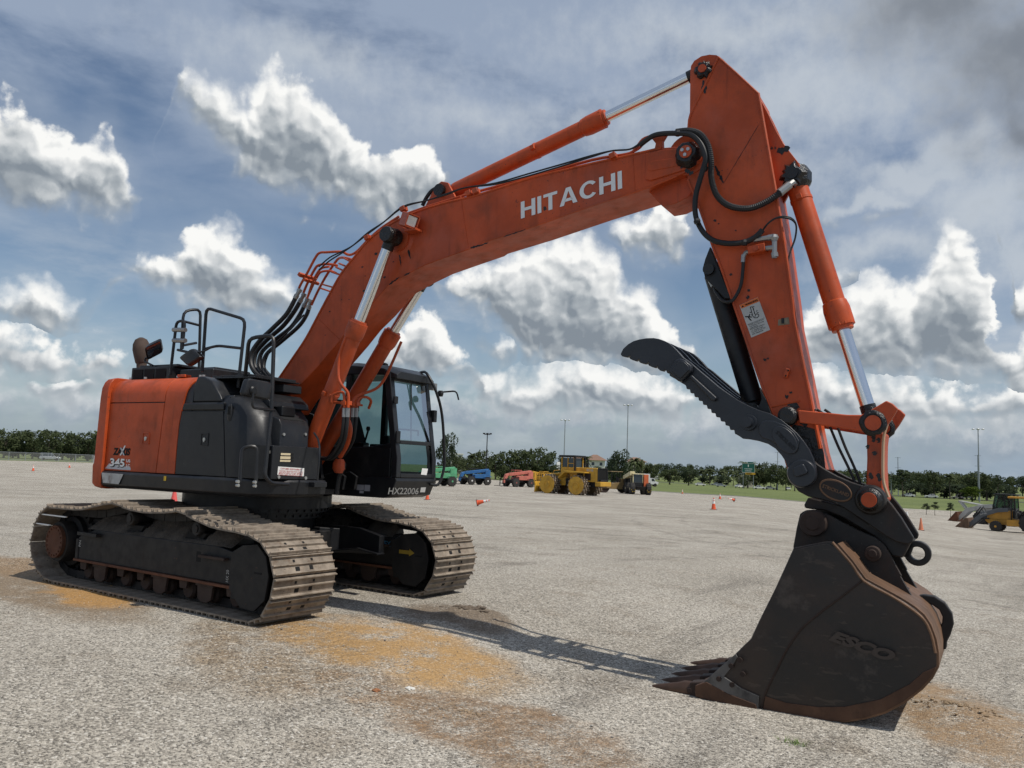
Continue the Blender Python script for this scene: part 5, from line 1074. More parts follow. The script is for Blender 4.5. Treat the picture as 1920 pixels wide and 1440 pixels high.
# ------------------------------------------------------------------ gravel
t = NT('gravel'); p = t.coord()
def patch(c, r, tp, soft=(1.0, .55), dist=1.0):
    c0, a, b = G(*c), G(*r)-G(*c), G(*tp)-G(*c); det = a.x*b.y-a.y*b.x
    q = t.vm('SUBTRACT', pd if dist else p, (c0.x, c0.y, 0))
    u = t.vm('DOT_PRODUCT', q, (b.y/det, -b.x/det, 0)); v = t.vm('DOT_PRODUCT', q, (-a.y/det, a.x/det, 0))
    L = t.math('SQRT', t.math('ADD', t.math('MULTIPLY', u, u), t.math('MULTIPLY', v, v)))
    return t.ramp(L, soft[0], soft[1])
pd = t.vm('ADD', p, t.vm('MULTIPLY', t.vm('SUBTRACT', t.noisec(p, 1.3, 5, .65), (.5, .5, .5)), (1.1, 1.1, 0)))
big = t.noise(p, .22, 5, .6); mid = t.noise(p, 1.1, 5, .65)
col = t.mix(t.ramp(big, .3, .7), s2l((151, 144, 132)), s2l((171, 164, 152)))
col = t.mix(t.math('MULTIPLY', t.ramp(mid, .5, .75), .55), col, s2l((128, 116, 100)))
# tyre scuffs: long dark streaks further out
stre = t.noise(t.mapping(p, (.10, .55, 1), (0, 0, 0), (0, 0, .35)), 1.0, 6, .68); st2 = t.noise(t.mapping(p, (.5, .07, 1), (3, 1, 0), (0, 0, -.4)), 1.0, 6, .7)
col = t.mix(t.math('MULTIPLY', t.ramp(stre, .53, .72), .6), col, s2l((96, 90, 82))); col = t.mix(t.math('MULTIPLY', t.ramp(st2, .55, .72), .55), col, s2l((104, 98, 90)))
for cx_, cy_, R_, wd_ in ((-6, 60, 44, .22), (-6, 60, 46.1, .22), (30, 42, 38, .2), (30, 42, 40, .2), (-30, 20, 32, .25), (-30, 20, 34.2, .25), (14, 90, 60, .3), (14, 90, 62.3, .3)):
    dd_ = t.math('ABSOLUTE', t.math('SUBTRACT', t.vm('DISTANCE', pd, (cx_, cy_, 0)), R_)); col = t.mix(t.math('MULTIPLY', t.math('MULTIPLY', t.ramp(dd_, wd_, wd_*.3), t.ramp(mid, .40, .62)), .38), col, s2l((92, 86, 78)))
crk = t.noise(t.mapping(p, (.35, .35, 1)), 1.0, 3, .5); fine_s = t.noise(p, 3.0, 4, .6)
sand = t.noise(p, 2.6, 6, .7); fine = t.noise(p, 60, 3, .6)
def lay(col, m, amount, colour, brk=(.40, .58)):
    f = t.math('MULTIPLY', t.math('MULTIPLY', m, t.ramp(t.math('ADD', t.math('MULTIPLY', sand, .6), t.math('MULTIPLY', fine, .4)), *brk)), amount); return t.mix(f, col, s2l(colour)), f
col, f1 = lay(col, patch((90, 1105), (330, 1140), (60, 1060)), .85, (128, 110, 88), (.34, .5))
col, f2 = lay(col, patch((530, 1205), (760, 1275), (600, 1140)), .75, (140, 121, 96), (.36, .58))
col, f3 = lay(col, patch((735, 1212), (1030, 1262), (690, 1150)), .95, (174, 139, 92), (.38, .54))
col, f4 = lay(col, patch((165, 1113), (285, 1130), (170, 1090)), 1.0, (170, 132, 84), (.34, .46))
col, f5 = lay(col, patch((940, 1372), (1280, 1470), (985, 1318)), .95, (146, 119, 91), (.38, .60))
col, f5b = lay(col, patch((700, 1300), (860, 1345), (750, 1270)), .75, (138, 114, 88), (.42, .60))
col, f6 = lay(col, patch((870, 1160), (1010, 1195), (900, 1142)), .8, (112, 96, 78), (.33, .48))
col, f7 = lay(col, patch((1790, 1345), (2000, 1430), (1800, 1285)), .9, (150, 124, 94), (.36, .54))
col, f8 = lay(col, patch((30, 1060), (130, 1075), (40, 1040)), .9, (140, 118, 92), (.3, .45))
dirt = t.math('MAXIMUM', t.math('MAXIMUM', f3, f4), t.math('MAXIMUM', f5, t.math('MAXIMUM', f7, t.math('MAXIMUM', f1, f6))))
# the stones themselves
v1 = t.n('ShaderNodeTexVoronoi', Vector=p, Scale=60.0); v2 = t.n('ShaderNodeTexVoronoi', Vector=p, Scale=150.0); v3 = t.n('ShaderNodeTexVoronoi', Vector=p, Scale=25.0)
g1 = t.n('ShaderNodeSeparateColor', i0=v1.outputs['Color']).outputs[0]; g2 = t.n('ShaderNodeSeparateColor', i0=v2.outputs['Color']).outputs[0]
gr = t.math('ADD', t.math('MULTIPLY', t.math('SUBTRACT', g1, .5), 1.1), t.math('MULTIPLY', t.math('SUBTRACT', g2, .5), .75))
gr = t.math('MULTIPLY', gr, t.math('SUBTRACT', 1.0, t.math('MULTIPLY', dirt, .65)))
mult = t.math('ADD', 1.0, gr); spec_ = t.ramp(g1, .93, .96)
col = t.mix(1.0, col, t.n('ShaderNodeCombineColor', i0=mult, i1=mult, i2=mult).outputs[0], 'MULTIPLY')
col = t.mix(t.math('MULTIPLY', spec_, t.math('SUBTRACT', .6, t.math('MULTIPLY', dirt, .5))), col, s2l((215, 210, 200)))
prints = t.n('ShaderNodeTexWave', {'bands_direction': 'X'}, Vector=t.mapping(pd, rot=(0, 0, .55)), Scale=2.2, Distortion=2.0, Detail=3.0).outputs[1]
prints = t.math('MULTIPLY', prints, t.math('MAXIMUM', f5, f2)); col = t.mix(t.math('MULTIPLY', prints, .35), col, s2l((104, 86, 68)))
hgt = t.math('ADD', t.math('MULTIPLY', t.ramp(v1.outputs[0], 0.0, .7, 1, 0), .5), t.math('ADD', t.math('MULTIPLY', t.ramp(v2.outputs[0], 0.0, .7, 1, 0), .25), t.math('ADD', t.math('MULTIPLY', sand, .8), t.math('MULTIPLY', prints, -1.2))))
bs = t.n('ShaderNodeBsdfPrincipled', Base_Color=col, Roughness=.92, Normal=t.bump(hgt, .013, .8)); bs.inputs['Specular IOR Level'].default_value = .25
M['gravel'] = t.out(bs)
random.seed(3)
from mathutils import noise as mn
def mound(p):
    z0_ = T0(p.x, p.y)
    if (p.xy-CAM.xy).length > 16: return z0_
    n_ = mn.noise(Vector((p.x*2.2, p.y*2.2, 0)))*.5+mn.noise(Vector((p.x*6, p.y*6, 3)))*.3
    z = z0_+.008*n_
    def hump(px, py, r, h):
        c = hc.setdefault((px, py), G(px, py)); d = (p.xy-c.xy).length/r
        return max(0, 1-d*d)**2*h*(1+.9*n_) if d < 1 else 0
    z += hump(884, 1152, .55, .09)+hump(930, 1172, .5, .05)+hump(1715, 1325, .7, .045)+hump(1800, 1345, .7, .035)+hump(1890, 1375, .8, .045)+hump(200, 1105, .55, .04)+hump(40, 1055, .6, .03)
    return z
hc = {}
near_phis = [-PI*.62+k*PI*1.24/420 for k in range(421)]
def lot_rad(ph):
    e = edge_r(ph); return [.35*1.045**k for k in range(86)] + [15.5+(e-15.5)*(k/34)**1.8 for k in range(1, 35)]
LOT = sheet('gravel_lot', lot_rad, M['gravel'], near_phis, mound=mound)
tg = NT('grass_sheet'); p = tg.coord()
c_ = tg.mix(tg.ramp(tg.noise(p, .045, 6, .65), .3, .7), s2l((92, 104, 52)), s2l((112, 122, 66))); c_ = tg.mix(tg.math('MULTIPLY', tg.ramp(tg.noise(p, .35, 6, .7), .5, .8), .6), c_, s2l((70, 82, 42)))
c_ = tg.mix(tg.math('MULTIPLY', tg.ramp(tg.noise(p, .012, 3, .6), .55, .75), .5), c_, s2l((132, 128, 84)))
M['grass'] = tg.out(tg.n('ShaderNodeBsdfPrincipled', Base_Color=c_, Roughness=.95, Normal=tg.bump(tg.noise(p, 4, 6, .7), .25)))
GRS = sheet('grass_field', lambda ph: [edge_r(ph)+(3800-edge_r(ph))*(k/26)**2.6 for k in range(27)], M['grass'], near_phis[::2])
# behind the camera the lot simply goes on
KB = MB(); kb = []
M['concrete'] = plain('weathered_concrete', (.42, .40, .36), .85, vary=.15, scale=2)
for k in range(60):
    ph = EP[6][0]+(EP[-1][0]-EP[6][0])*k/59; r = edge_r(ph); a = polar(ph, r-.25); b = polar(ph, r+.02)
    kb.append([a+Vector((0, 0, -.05)), a+Vector((0, 0, .10)), b+Vector((0, 0, .10)), b+Vector((0, 0, -.05))])
tag(KB.loft(kb).build('kerb', M['concrete'], None, .02), kind='structure')
M['asphalt'] = plain('asphalt', (.055, .055, .058), .85, vary=.15, scale=1)
rd = []
for px, py in ((1080, 896.5), (1200, 902), (1300, 907.5), (1400, 912.5), (1500, 918.5), (1600, 924.5), (1700, 931), (1800, 936), (1920, 942), (2150, 955)):
    hy = 720+F*math.tan(PIT)+(px-960)*math.tan(ROL); P = G2(px, py); d = Vector((P.x-CAM.x, P.y-CAM.y, 0)).normalized()
    row = []
    for k in (-9, 9):
        q_ = P+d*k; row.append(Vector((q_.x, q_.y, H(q_.x, q_.y)+.05)))
    rd.append(row)
rm_ = MB(); rm_.add([p for r in rd for p in r], [(2*i, 2*i+1, 2*i+3, 2*i+2) for i in range(len(rd)-1)]); tag(rm_.build('road', M['asphalt'], None, sharp=180), kind='structure')
# ------------------------------------------------------------------ loose stones near the camera, soil heaps, litter
sm = MB(); random.seed(11)
ic = [Vector(v).normalized() for v in ((0, 0, 1), (.9, 0, .35), (.28, .85, .35), (-.72, .53, .35), (-.72, -.53, .35), (.28, -.85, .35), (0, 0, -.6))]
icf = [(0, 1, 2), (0, 2, 3), (0, 3, 4), (0, 4, 5), (0, 5, 1), (6, 2, 1), (6, 3, 2), (6, 4, 3), (6, 5, 4), (6, 1, 5)]
for i in range(7000):
    r = 2.6+random.random()**.8*9; ph = random.uniform(-.62, .62); P = polar(ph, r)
    P.z += mound(P); s = random.uniform(.003, .008)*(1 if random.random() < .985 else 2.2)
    sm.add([P+Vector((v.x*s*random.uniform(.7, 1.3), v.y*s*random.uniform(.7, 1.3), v.z*s*.7+s*.25)) for v in ic], icf)
ts = NT('stones'); g_ = ts.n('ShaderNodeNewGeometry').outputs['Random Per Island']
cr = ts.n('ShaderNodeValToRGB', i0=g_); e = cr.color_ramp.elements; e[0].color = (.10, .09, .08, 1); e[1].color = (.62, .60, .56, 1); e.new(.5).color = (.30, .28, .25, 1); e.new(.85).color = (.42, .39, .34, 1)
bs = ts.n('ShaderNodeBsdfPrincipled', Base_Color=cr.outputs[0], Roughness=.85)
M['stones'] = ts.out(bs)
tag(sm.build('loose_stones', M['stones'], None, sharp=10), kind='stuff', label='small loose grey and white stones scattered over the gravel lot', cat='stones')
def heap(px, py, n, spread, smax, mat, label, name='soil_heap', seed=1, zoff=0.0):
    random.seed(seed); b = MB(); c = G(px, py)
    for i in range(n):
        a = random.uniform(0, 2*PI); r = abs(random.gauss(0, 1))*.5; x = c.x+math.cos(a)*r*spread[0]; y = c.y+math.sin(a)*r*spread[1]; s = smax*random.uniform(.25, 1)*max(.3, 1-r*.6)
        z = mound(Vector((x, y, 0)))
        b.add([Vector((x+v.x*s*random.uniform(.7, 1.4), y+v.y*s*random.uniform(.7, 1.4), z+zoff+v.z*s*.7)) for v in ic], icf)
    tag(b.build(name, mat, None, sharp=25), label, 'soil', None, 'stuff')
M['soil'] = paint('dark_soil', (.14, .11, .082), .95, (.2, .15, .10), .5, 0, vary=.3, bumpd=.01, dscale=6)
M['sandsoil'] = paint('orange_sand', (.42, .26, .11), .95, (.3, .2, .11), .5, 0, vary=.2, bumpd=.01, dscale=6)
M['brownsoil'] = paint('brown_soil', (.30, .22, .14), .95, (.15, .1, .06), .6, 0, vary=.3, bumpd=.01, dscale=6)
heap(884, 1151, 60, (.5, .25), .055, M['soil'], 'low heap of dark crumbly soil lying in the shadow of the boom', seed=2)
heap(1800, 1345, 90, (.8, .4), .028, M['brownsoil'], 'loose brown soil pushed up on the ground behind the bucket', seed=3)
heap(215, 1108, 80, (.7, .12), .035, M['sandsoil'], 'ridge of orange sand beside the near crawler track', seed=4)
heap(880, 1335, 70, (.9, .35), .02, M['brownsoil'], 'scatter of brown clods on the gravel in the foreground', seed=5)
heap(768, 1292, 7, (.10, .05), .035, plain('pale_rubble', (.6, .58, .53), .9), 'broken lump of pale rubble on the gravel in the foreground', 'rubble', 6)
heap(705, 1296, 5, (.08, .05), .04, plain('rust_shard', (.28, .12, .05), .9), 'rusty brown shard on the gravel left of the pale rubble', 'shard', 8)
tf = MB(); random.seed(12); c = G(1492, 1395)
for i in range(60):
    a = random.uniform(0, 2*PI); l = random.uniform(.04, .13); b0 = c+Vector((random.gauss(0, .05), random.gauss(0, .03), 0)); d = Vector((math.cos(a), math.sin(a), 0)); w = Vector((-d.y, d.x, 0))*.003
    tf.add([b0-w, b0+w, b0+d*l*.6+Vector((0, 0, l*.35)), ], [(0, 1, 2)])
tag(tf.build('grass_tuft', plain('weed_green', (.11, .17, .035), .8), None), 'small green tuft of weeds growing in the gravel in front of the bucket', 'weed')
# ================================================================== CONES
M['cone'] = plain('cone_orange', (.72, .10, .03), .5, vary=.08); M['conepink'] = plain('faded_cone_pink', (.70, .10, .09), .55, vary=.08); M['conefade'] = plain('faded_cone_orange', (.62, .20, .10), .55); M['conewhite'] = plain('cone_white', (.72, .72, .70), .4)
CG = 'traffic cones set out on the lot'
def cone(px, py, label, h=.71, body='cone', bands=((.50, .72), (.78, .90)), lie=None):
    P = G2(px, py); E_ = tag(empty('traffic_cone', P), label, 'traffic cone', CG); k = h/.71
    b = MB(); b.box((0, 0, .015), (.36*k, .36*k, .03)); up_(b, 'base', M['black'], E_, .01)
    b = MB(); R0, R1 = .135*k, .03*k; ra = lambda u: R0+(R1-R0)*u
    b.lathe([(.03, ra(0)+.02), (.05, ra(0)), (h*.5, ra(.5)), (h*.9, ra(.9)), (h, R1), (h, R1*.5)], (0, 0, 0), (0, 0, 1), 20); up_(b, 'cone_body', M[body], E_)
    for u0, u1 in bands:
        b = MB(); b.lathe([(h*u0, ra(u0)+.004), (h*u1, ra(u1)+.004)], (0, 0, 0), (0, 0, 1), 20, False); up_(b, 'reflective_band', M['conewhite'], E_)
    if lie is not None:
        E_.rotation_mode = 'XYZ'; E_.rotation_euler = (0, PI/2-math.atan2(.16, h)*1.0, lie); E_.location.z += .17
    return E_
def up_(mb, name, mat, parent, bev=0): return mb.build(name, mat, parent, bev)
rgt = YAW-PI/2
cone(62, 883, 'orange cone with white collar, leftmost on the far left side of the lot', .71)
cone(130, 877, 'orange cone with white collar standing near the left fence, farther than its neighbour', .71)
cone(326, 941, 'faded pinkish red cone just behind the near crawler track, under the counterweight', .71, 'conepink', ())
cone(894, 949, 'red and white cone lying on its side on the open gravel', .66, 'cone', ((.55, .75), (.8, .93)), rgt-.15)
cone(1338, 955.5, 'upright orange cone with tall white top, nearest cone left of the thumb', .78)
cone(1350, 936, 'upright orange and white cone by the grass, behind the nearest one', .71)
cone(1377, 940.5, 'orange and white cone tipped over near the grass edge', .71, 'cone', ((.5, .72), (.78, .9)), rgt+PI+.2)
cone(1279.5, 926, 'small pale orange cone standing at the grass edge right of the lift truck', .71, 'conefade')
cone(1727, 994.5, 'plain faded orange cone right of the bucket coupler', .78, 'conefade', ())
cone(1701, 972, 'far white topped cone just beside the coupler edge', .71, 'conefade', ((.3, .95),))
cone(843, 912, 'orange cone with white collar in front of the green machine', .71)
cone(801, 937, 'plain orange cone half hidden under the cab corner', .60, 'cone', ())
# ================================================================== TREES
def leafmat(name, c1, c2):
    t = NT(name); p = t.coord(); rp = t.n('ShaderNodeNewGeometry').outputs['Random Per Island']
    f = t.math('ADD', t.math('MULTIPLY', t.noise(p, .8, 3, .6), .7), t.math('MULTIPLY', rp, .45)); col = t.mix(t.ramp(f, .3, .9), tuple(c1)+(1,), tuple(c2)+(1,))
    d = t.n('ShaderNodeBsdfDiffuse', Color=col); tr = t.n('ShaderNodeBsdfTranslucent', Color=col)
    return t.out(t.n('ShaderNodeMixShader', i0=.38, i1=d.outputs[0], i2=tr.outputs[0]))
LM = {'oak': leafmat('oak_leaves', (.060, .078, .040), (.135, .160, .080)), 'dark': leafmat('dark_leaves', (.044, .060, .040), (.096, .122, .070)), 'light': leafmat('pale_leaves', (.07, .10, .022), (.13, .18, .04)), 'palm': leafmat('palm_leaves', (.08, .10, .05), (.16, .18, .10)), 'pine': leafmat('pine_needles', (.055, .075, .042), (.12, .145, .08))}
M['bark'] = plain('bark', (.09, .075, .06), .95, vary=.2)
def crown_mesh(kind, seed, n=1500):
    """crown of leaf clumps for a tree 1 m tall, trunk foot at the origin"""
    random.seed(seed); b = MB(); cl = []
    if kind in ('oak', 'dark', 'light'):
        N = 26 if kind != 'light' else 20
        for i in range(N):
            a = random.uniform(0, 2*PI); z = random.uniform(.22, .9) if kind == 'oak' else random.uniform(.14, .9); k = math.sin(min(1, (z-.05)/.55)*PI/2)*math.sqrt(max(.05, 1-((z-.5)/.52)**2)); r = .40*k*random.uniform(.35, 1.05)
            cl.append((Vector((r*math.cos(a), r*math.sin(a), z)), random.uniform(.09, .17), (1, 1, .75)))
        for i in range(6): a = random.uniform(0, 2*PI); cl.append((Vector((.16*math.cos(a), .16*math.sin(a), random.uniform(.4, .8))), .2, (1, 1, .9)))
        s0 = .034
    elif kind == 'pine':
        for i in range(15):
            z = random.uniform(.45, .95); a = random.uniform(0, 2*PI); r = random.uniform(.05, .30)*(1.15-z*.7); cl.append((Vector((r*math.cos(a), r*math.sin(a), z)), random.uniform(.06, .12), (1.2, 1.2, .55)))
        n = int(n*.7); s0 = .03
    elif kind == 'palm':
        for i in range(34):
            a = random.uniform(0, 2*PI); e = random.uniform(-.6, 1.25); L = random.uniform(.24, .32); pts = []
            for k in range(6):
                tt = k/5; ee = e-tt*tt*1.3; pts.append(Vector((math.cos(a)*L*tt*math.cos(e*.6), math.sin(a)*L*tt*math.cos(e*.6), .80+L*(math.sin(e)*tt-tt*tt*.55))))
            side = Vector((-math.sin(a), math.cos(a), 0)); wv = [.012, .05, .065, .06, .04, .005]
            for k in range(5):
                for sg in (-1, 1):
                    b.add([pts[k], pts[k+1], pts[k+1]+side*sg*wv[k+1]-Vector((0, 0, .02)), pts[k]+side*sg*wv[k]-Vector((0, 0, .02))], [(0, 1, 2, 3)])
        return b
    for i in range(n):
        c, R_, sq = random.choice(cl); v = Vector((random.gauss(0, 1), random.gauss(0, 1), random.gauss(0, 1))).normalized()*R_*random.uniform(.55, 1.08)
        P = c+Vector((v.x*sq[0], v.y*sq[1], v.z*sq[2])); s = s0*random.uniform(.6, 1.4)
        u = Vector((random.gauss(0, 1), random.gauss(0, 1), random.gauss(0, 1))).normalized(); w = u.orthogonal().normalized(); w = (Matrix.Rotation(random.uniform(0, 6.3), 3, u) @ w)
        x = u.cross(w); b.add([P-w*s, P+x*s*.6, P+w*s, P-x*s*.6], [(0, 1, 2, 3)])
    return b
def trunk_mesh(kind, seed):
    random.seed(seed+77); b = MB(); h = {'palm': .82, 'pine': .9}.get(kind, .62); r = {'palm': .022, 'pine': .016}.get(kind, .024)
    lean = random.uniform(-.03, .03); pts = [Vector((lean*k/5*2, lean*.5*k/5, h*k/5)) for k in range(6)]
    b.loft([[p+Vector((r*(1.4 if i == 0 else 1-.09*i)*math.cos(2*PI*k/8), r*(1.4 if i == 0 else 1-.09*i)*math.sin(2*PI*k/8), 0)) for k in range(8)] for i, p in enumerate(pts)])
    if kind != 'palm':
        for k in range(7):
            a = random.uniform(0, 6.3); z = random.uniform(.25, .55) if kind != 'pine' else random.uniform(.45, .85); p0 = Vector((0, 0, z)); b.tube([p0, p0+Vector((.12*math.cos(a), .12*math.sin(a), .08)), p0+Vector((.24*math.cos(a), .24*math.sin(a), .2))], .008, 5)
    return b
TV = {}
for kind, nv in (('oak', 4), ('dark', 3), ('light', 1), ('palm', 2), ('pine', 2)):
    TV[kind] = []
    for k in range(nv):
        cm_ = crown_mesh(kind, 40+k*7+len(kind)); tm_ = trunk_mesh(kind, k)
        a = cm_.build('crown', LM[kind], None, recalc=False, sharp=180); b = tm_.build('trunk', M['bark'], None)
        for f in a.data.polygons: f.use_smooth = False
        TV[kind].append((a.data, b.data)); bpy.data.objects.remove(a); bpy.data.objects.remove(b)
TN = {'oak': 'broadleaf_tree', 'dark': 'dense_tree', 'light': 'young_tree', 'palm': 'palm_tree', 'pine': 'pine_tree'}
tree_i = 0
def tree(px, r, top, w_px, kind, label, group):
    global tree_i
    P = at_r(px, r); h = max(1.5, ztop(px, top, r)-P.z); w = w_px*r/F
    random.seed(tree_i*3+1); ms = TV[kind][tree_i % len(TV[kind])]; tree_i += 1
    T = tag(empty(TN[kind], P, random.uniform(0, 6.28)), label, 'palm' if kind == 'palm' else 'tree', group)
    sx = w/{'palm': .56, 'pine': .58}.get(kind, .86)
    for nm, me in (('crown', ms[0]), ('trunk', ms[1])):
        o = bpy.data.objects.new(nm, me); COL.objects.link(o); o.parent = T; o.scale = (sx, sx, h) if nm == 'crown' or kind != 'palm' else (h, h, h)
    return T
GL = 'broadleaf trees behind the left fence'
for px, top, w in ((-28, 805, 48), (8, 804, 48), (36, 803, 46), (62, 807, 44), (90, 803, 48), (118, 808, 46), (142, 810, 44), (166, 808, 46), (192, 811, 46), (230, 809, 48)):
    tree(px, 235+(px*7 % 17), top, w, 'oak', 'dark broadleaf tree in the row behind the chain link fence at left', GL)
for px, top, w in ((-10, 832, 50), (25, 834, 46), (75, 833, 50), (105, 835, 46), (135, 834, 48), (165, 835, 46)): tree(px, 252, top, w, 'dark', 'low dark tree filling in under the row behind the left fence', 'low trees under the left row')
tree(184, 215, 802, 26, 'palm', 'palm rising beside the rear corner of the counterweight', None)
tree(836, 165, 811, 42, 'dark', 'tall dark tree just right of the cab', None)
tree(885, 205, 843, 24, 'palm', 'small palm between the tall dark tree and the black lamp post', None)
for i, (px, top, w) in enumerate(((857, 853, 40), (872, 856, 36), (905, 844, 48), (930, 846, 46), (955, 843, 46), (985, 841, 50), (1008, 838, 50), (1028, 843, 40))):
    tree(px, 195+i*3, top, w, 'oak', 'broad green tree in the clump behind the parked telehandlers', 'trees behind the telehandlers')
for i, (px, top, w) in enumerate(((850, 872, 40), (890, 870, 46), (940, 868, 46), (975, 866, 46), (1015, 868, 44), (1050, 872, 36), (1075, 872, 36))):
    tree(px, 215, top, w, 'dark', 'low dark tree filling in behind the parked telehandlers', 'low trees behind the telehandlers')
tree(1054, 330, 852, 24, 'dark', 'small round dark tree left of the apartment roof', None)
tree(1097, 215, 850, 28, 'palm', 'palm in front of the apartment block, above the compactor cab', None)
tree(1122, 230, 873, 30, 'oak', 'small grey green tree below the apartment windows', None)
tree(1147, 180, 852, 22, 'dark', 'left half of the dense dark tree in front of the apartment block', None)
tree(1160, 178, 842, 44, 'dark', 'tall dense dark tree in front of the apartment block', None)
tree(1190, 200, 853, 26, 'palm', 'left palm of the pair below the tall mast', None); tree(1199, 210, 855, 24, 'palm', 'right palm of the pair below the tall mast', None)
for px, top, w in ((1178, 872, 34), (1205, 870, 32), (1224, 868, 34), (1150, 876, 40), (1100, 876, 40)): tree(px, 260, top, w, 'oak', 'grey green tree in the belt right of the apartment block', 'trees right of the apartment block')
tree(1256, 350, 877, 46, 'oak', 'round green tree standing alone on the grass', None); tree(1291, 352, 876, 38, 'dark', 'darker bushy tree right of the round one on the grass', None)
for px, top in ((1318, 877), (1331, 876), (1354, 879), (1375, 879)): tree(px, 425+(px % 5)*4, top, 22, 'palm', 'palm in the planted row beyond the grass', 'palms beyond the grass')
for px, top, w in ((1322, 893, 26), (1346, 890, 28), (1362, 892, 24)): tree(px, 432, top, w, 'dark', 'dark shrub like tree under the row of palms', 'dark shrubs under the palms')
tree(1402, 345, 861, 36, 'palm', 'feathery palm behind the green road sign', None); tree(1418, 350, 868, 28, 'palm', 'brown tinged palm right of the green road sign', None)
for px, top, w in ((1433, 866, 34), (1456, 867, 40), (1474, 870, 38), (1418, 882, 36), (1395, 888, 30), (1490, 872, 36)): tree(px, 338+(px % 5)*3, top, w, 'oak', 'broadleaf tree on the grass beside the thumb', 'trees beside the thumb')
for px, top, w in ((1540, 880, 40), (1575, 882, 40), (1600, 880, 40), (1672, 885, 34), (1716, 884, 34), (1734, 890, 32), (1660, 893, 40)): tree(px, 380+(px % 7)*4, top, w, 'oak', 'broadleaf tree in the belt behind the coupler and bucket link', 'trees behind the coupler')
tree(1693, 330, 876, 42, 'pine', 'slender pine with a bare trunk right of the push link', None)
for px, top, w in ((1751, 882, 40), (1775, 888, 34), (1798, 886, 38), (1828, 881, 40), (1849, 886, 36), (1812, 890, 40)): tree(px, 335+(px % 7)*5, top, w, 'oak', 'broadleaf tree behind the parked loaders', 'trees behind the loaders')
tree(1781, 330, 884, 28, 'palm', 'palm among the trees behind the parked loaders', None); tree(1871, 330, 886, 18, 'pine', 'small tufted pine above the backhoe cab', None)
tree(1822, 290, 911, 34, 'light', 'bright yellow green young tree behind the grey loader', None)
for px, top, w in ((1740, 905, 44), (1770, 903, 44), (1800, 906, 44), (1850, 904, 44), (1880, 906, 40), (1700, 903, 44)): tree(px, 350, top, w, 'dark', 'low dark tree filling in behind the parked loaders', 'low trees behind the loaders')
for px, top in ((1736, 950), (1752, 949), (1781, 948)): tree(px, 114, top-8, 13, 'pine', 'thin sapling planted along the lot edge at right', 'saplings along the lot edge')
random.seed(21)
for k in range(46):
    px = 1205+k*16.2+random.uniform(-4, 4); 
    tree(px, 520+random.uniform(-40, 80), 867+(px-1205)*.034+random.uniform(-2, 5), random.uniform(22, 30), random.choice(['dark', 'oak']), 'far tree on the skyline beyond the road', 'trees along the skyline')
for k in range(18):
    px = 835+k*21+random.uniform(-5, 5); tree(px, 480, 866+(px-835)*.02+random.uniform(-2, 4), 30, 'dark', 'far tree closing the gap behind the telehandlers', 'far trees behind the telehandlers')
for k in range(16):
    px = -40+k*17; tree(px, 330, 823+random.uniform(-2, 4)+px*.03, 34, 'dark', 'far dark tree behind the left row', 'far trees behind the left row')
# ================================================================== PARKED MACHINES
def vp(name, base, rough=.45): return paint(name, base, rough, (.10, .08, .06), .4, .4, vary=.15)
VM = {'blue': vp('blue_paint', (.025, .12, .30)), 'salmon': vp('faded_salmon_paint', (.50, .15, .11)), 'green': vp('green_paint', (.09, .33, .17)), 'yel': vp('machine_yellow', (.56, .31, .03)), 'yel2': vp('loader_yellow', (.50, .25, .03)), 'org': vp('lift_orange', (.58, .13, .045)),
      'cream': vp('cream_paint', (.66, .58, .34)), 'grey': vp('light_grey_paint', (.42, .42, .40)), 'dgrey': vp('slate_paint', (.09, .10, .11)), 'tan': vp('dusty_tan_paint', (.26, .18, .08))}
M['tyre'] = plain('dusty_tyre', (.03, .028, .026), .9, vary=.2); M['vglass'] = plain('dark_vehicle_glass', (.02, .03, .035), .06, 0, .8); M['carglass'] = M['vglass']
def wheel(E_, x, y, r, w, rimmat, hubr=.55):
    s = 1 if y > 0 else -1
    b = MB(); b.lathe([(0, r*.62), (.02, r*.93), (w*.2, r), (w*.8, r), (w-.02, r*.93), (w, r*.62)], (x, y-s*w/2, r), (x, y+s*w, r), 24)
    for k in range(16):
        a = 2*PI*k/16; b.box((x+r*math.cos(a), y, r+r*math.sin(a)), (.05, w*.92, .09), Matrix.Rotation(-a, 3, 'Y'))
    W_ = b.build('wheel', M['tyre'], E_)
    b = MB(); b.lathe([(0, r*hubr*1.08), (.02, r*hubr*1.08), (.025, r*hubr*.9), (-.05+.02, r*hubr*.45), (.05, r*.2)], (x, y+s*(w*.42), r), (x, y+s*2, r), 20); b.build('rim', rimmat, W_)
    return W_
def bx(E_, name, a, b, mat, bev=.03, rot=None):
    m_ = MB(); m_.ab(a, b); return m_.build(name, mat, E_, bev)
def pr(E_, name, o, y0, y1, mat, bev=.02): return MB().prism(o, y0, y1).build(name, mat, E_, bev)
def face_az(px, deg):
    """heading: 0 = to the right in the picture, 90 = away from the camera"""
    hy = 720+F*math.tan(PIT)+(px-960)*math.tan(ROL); d = ray(px, hy); return math.atan2(d.y, d.x)-PI/2+math.radians(deg)
TG = 'telehandlers parked along the far side of the lot'
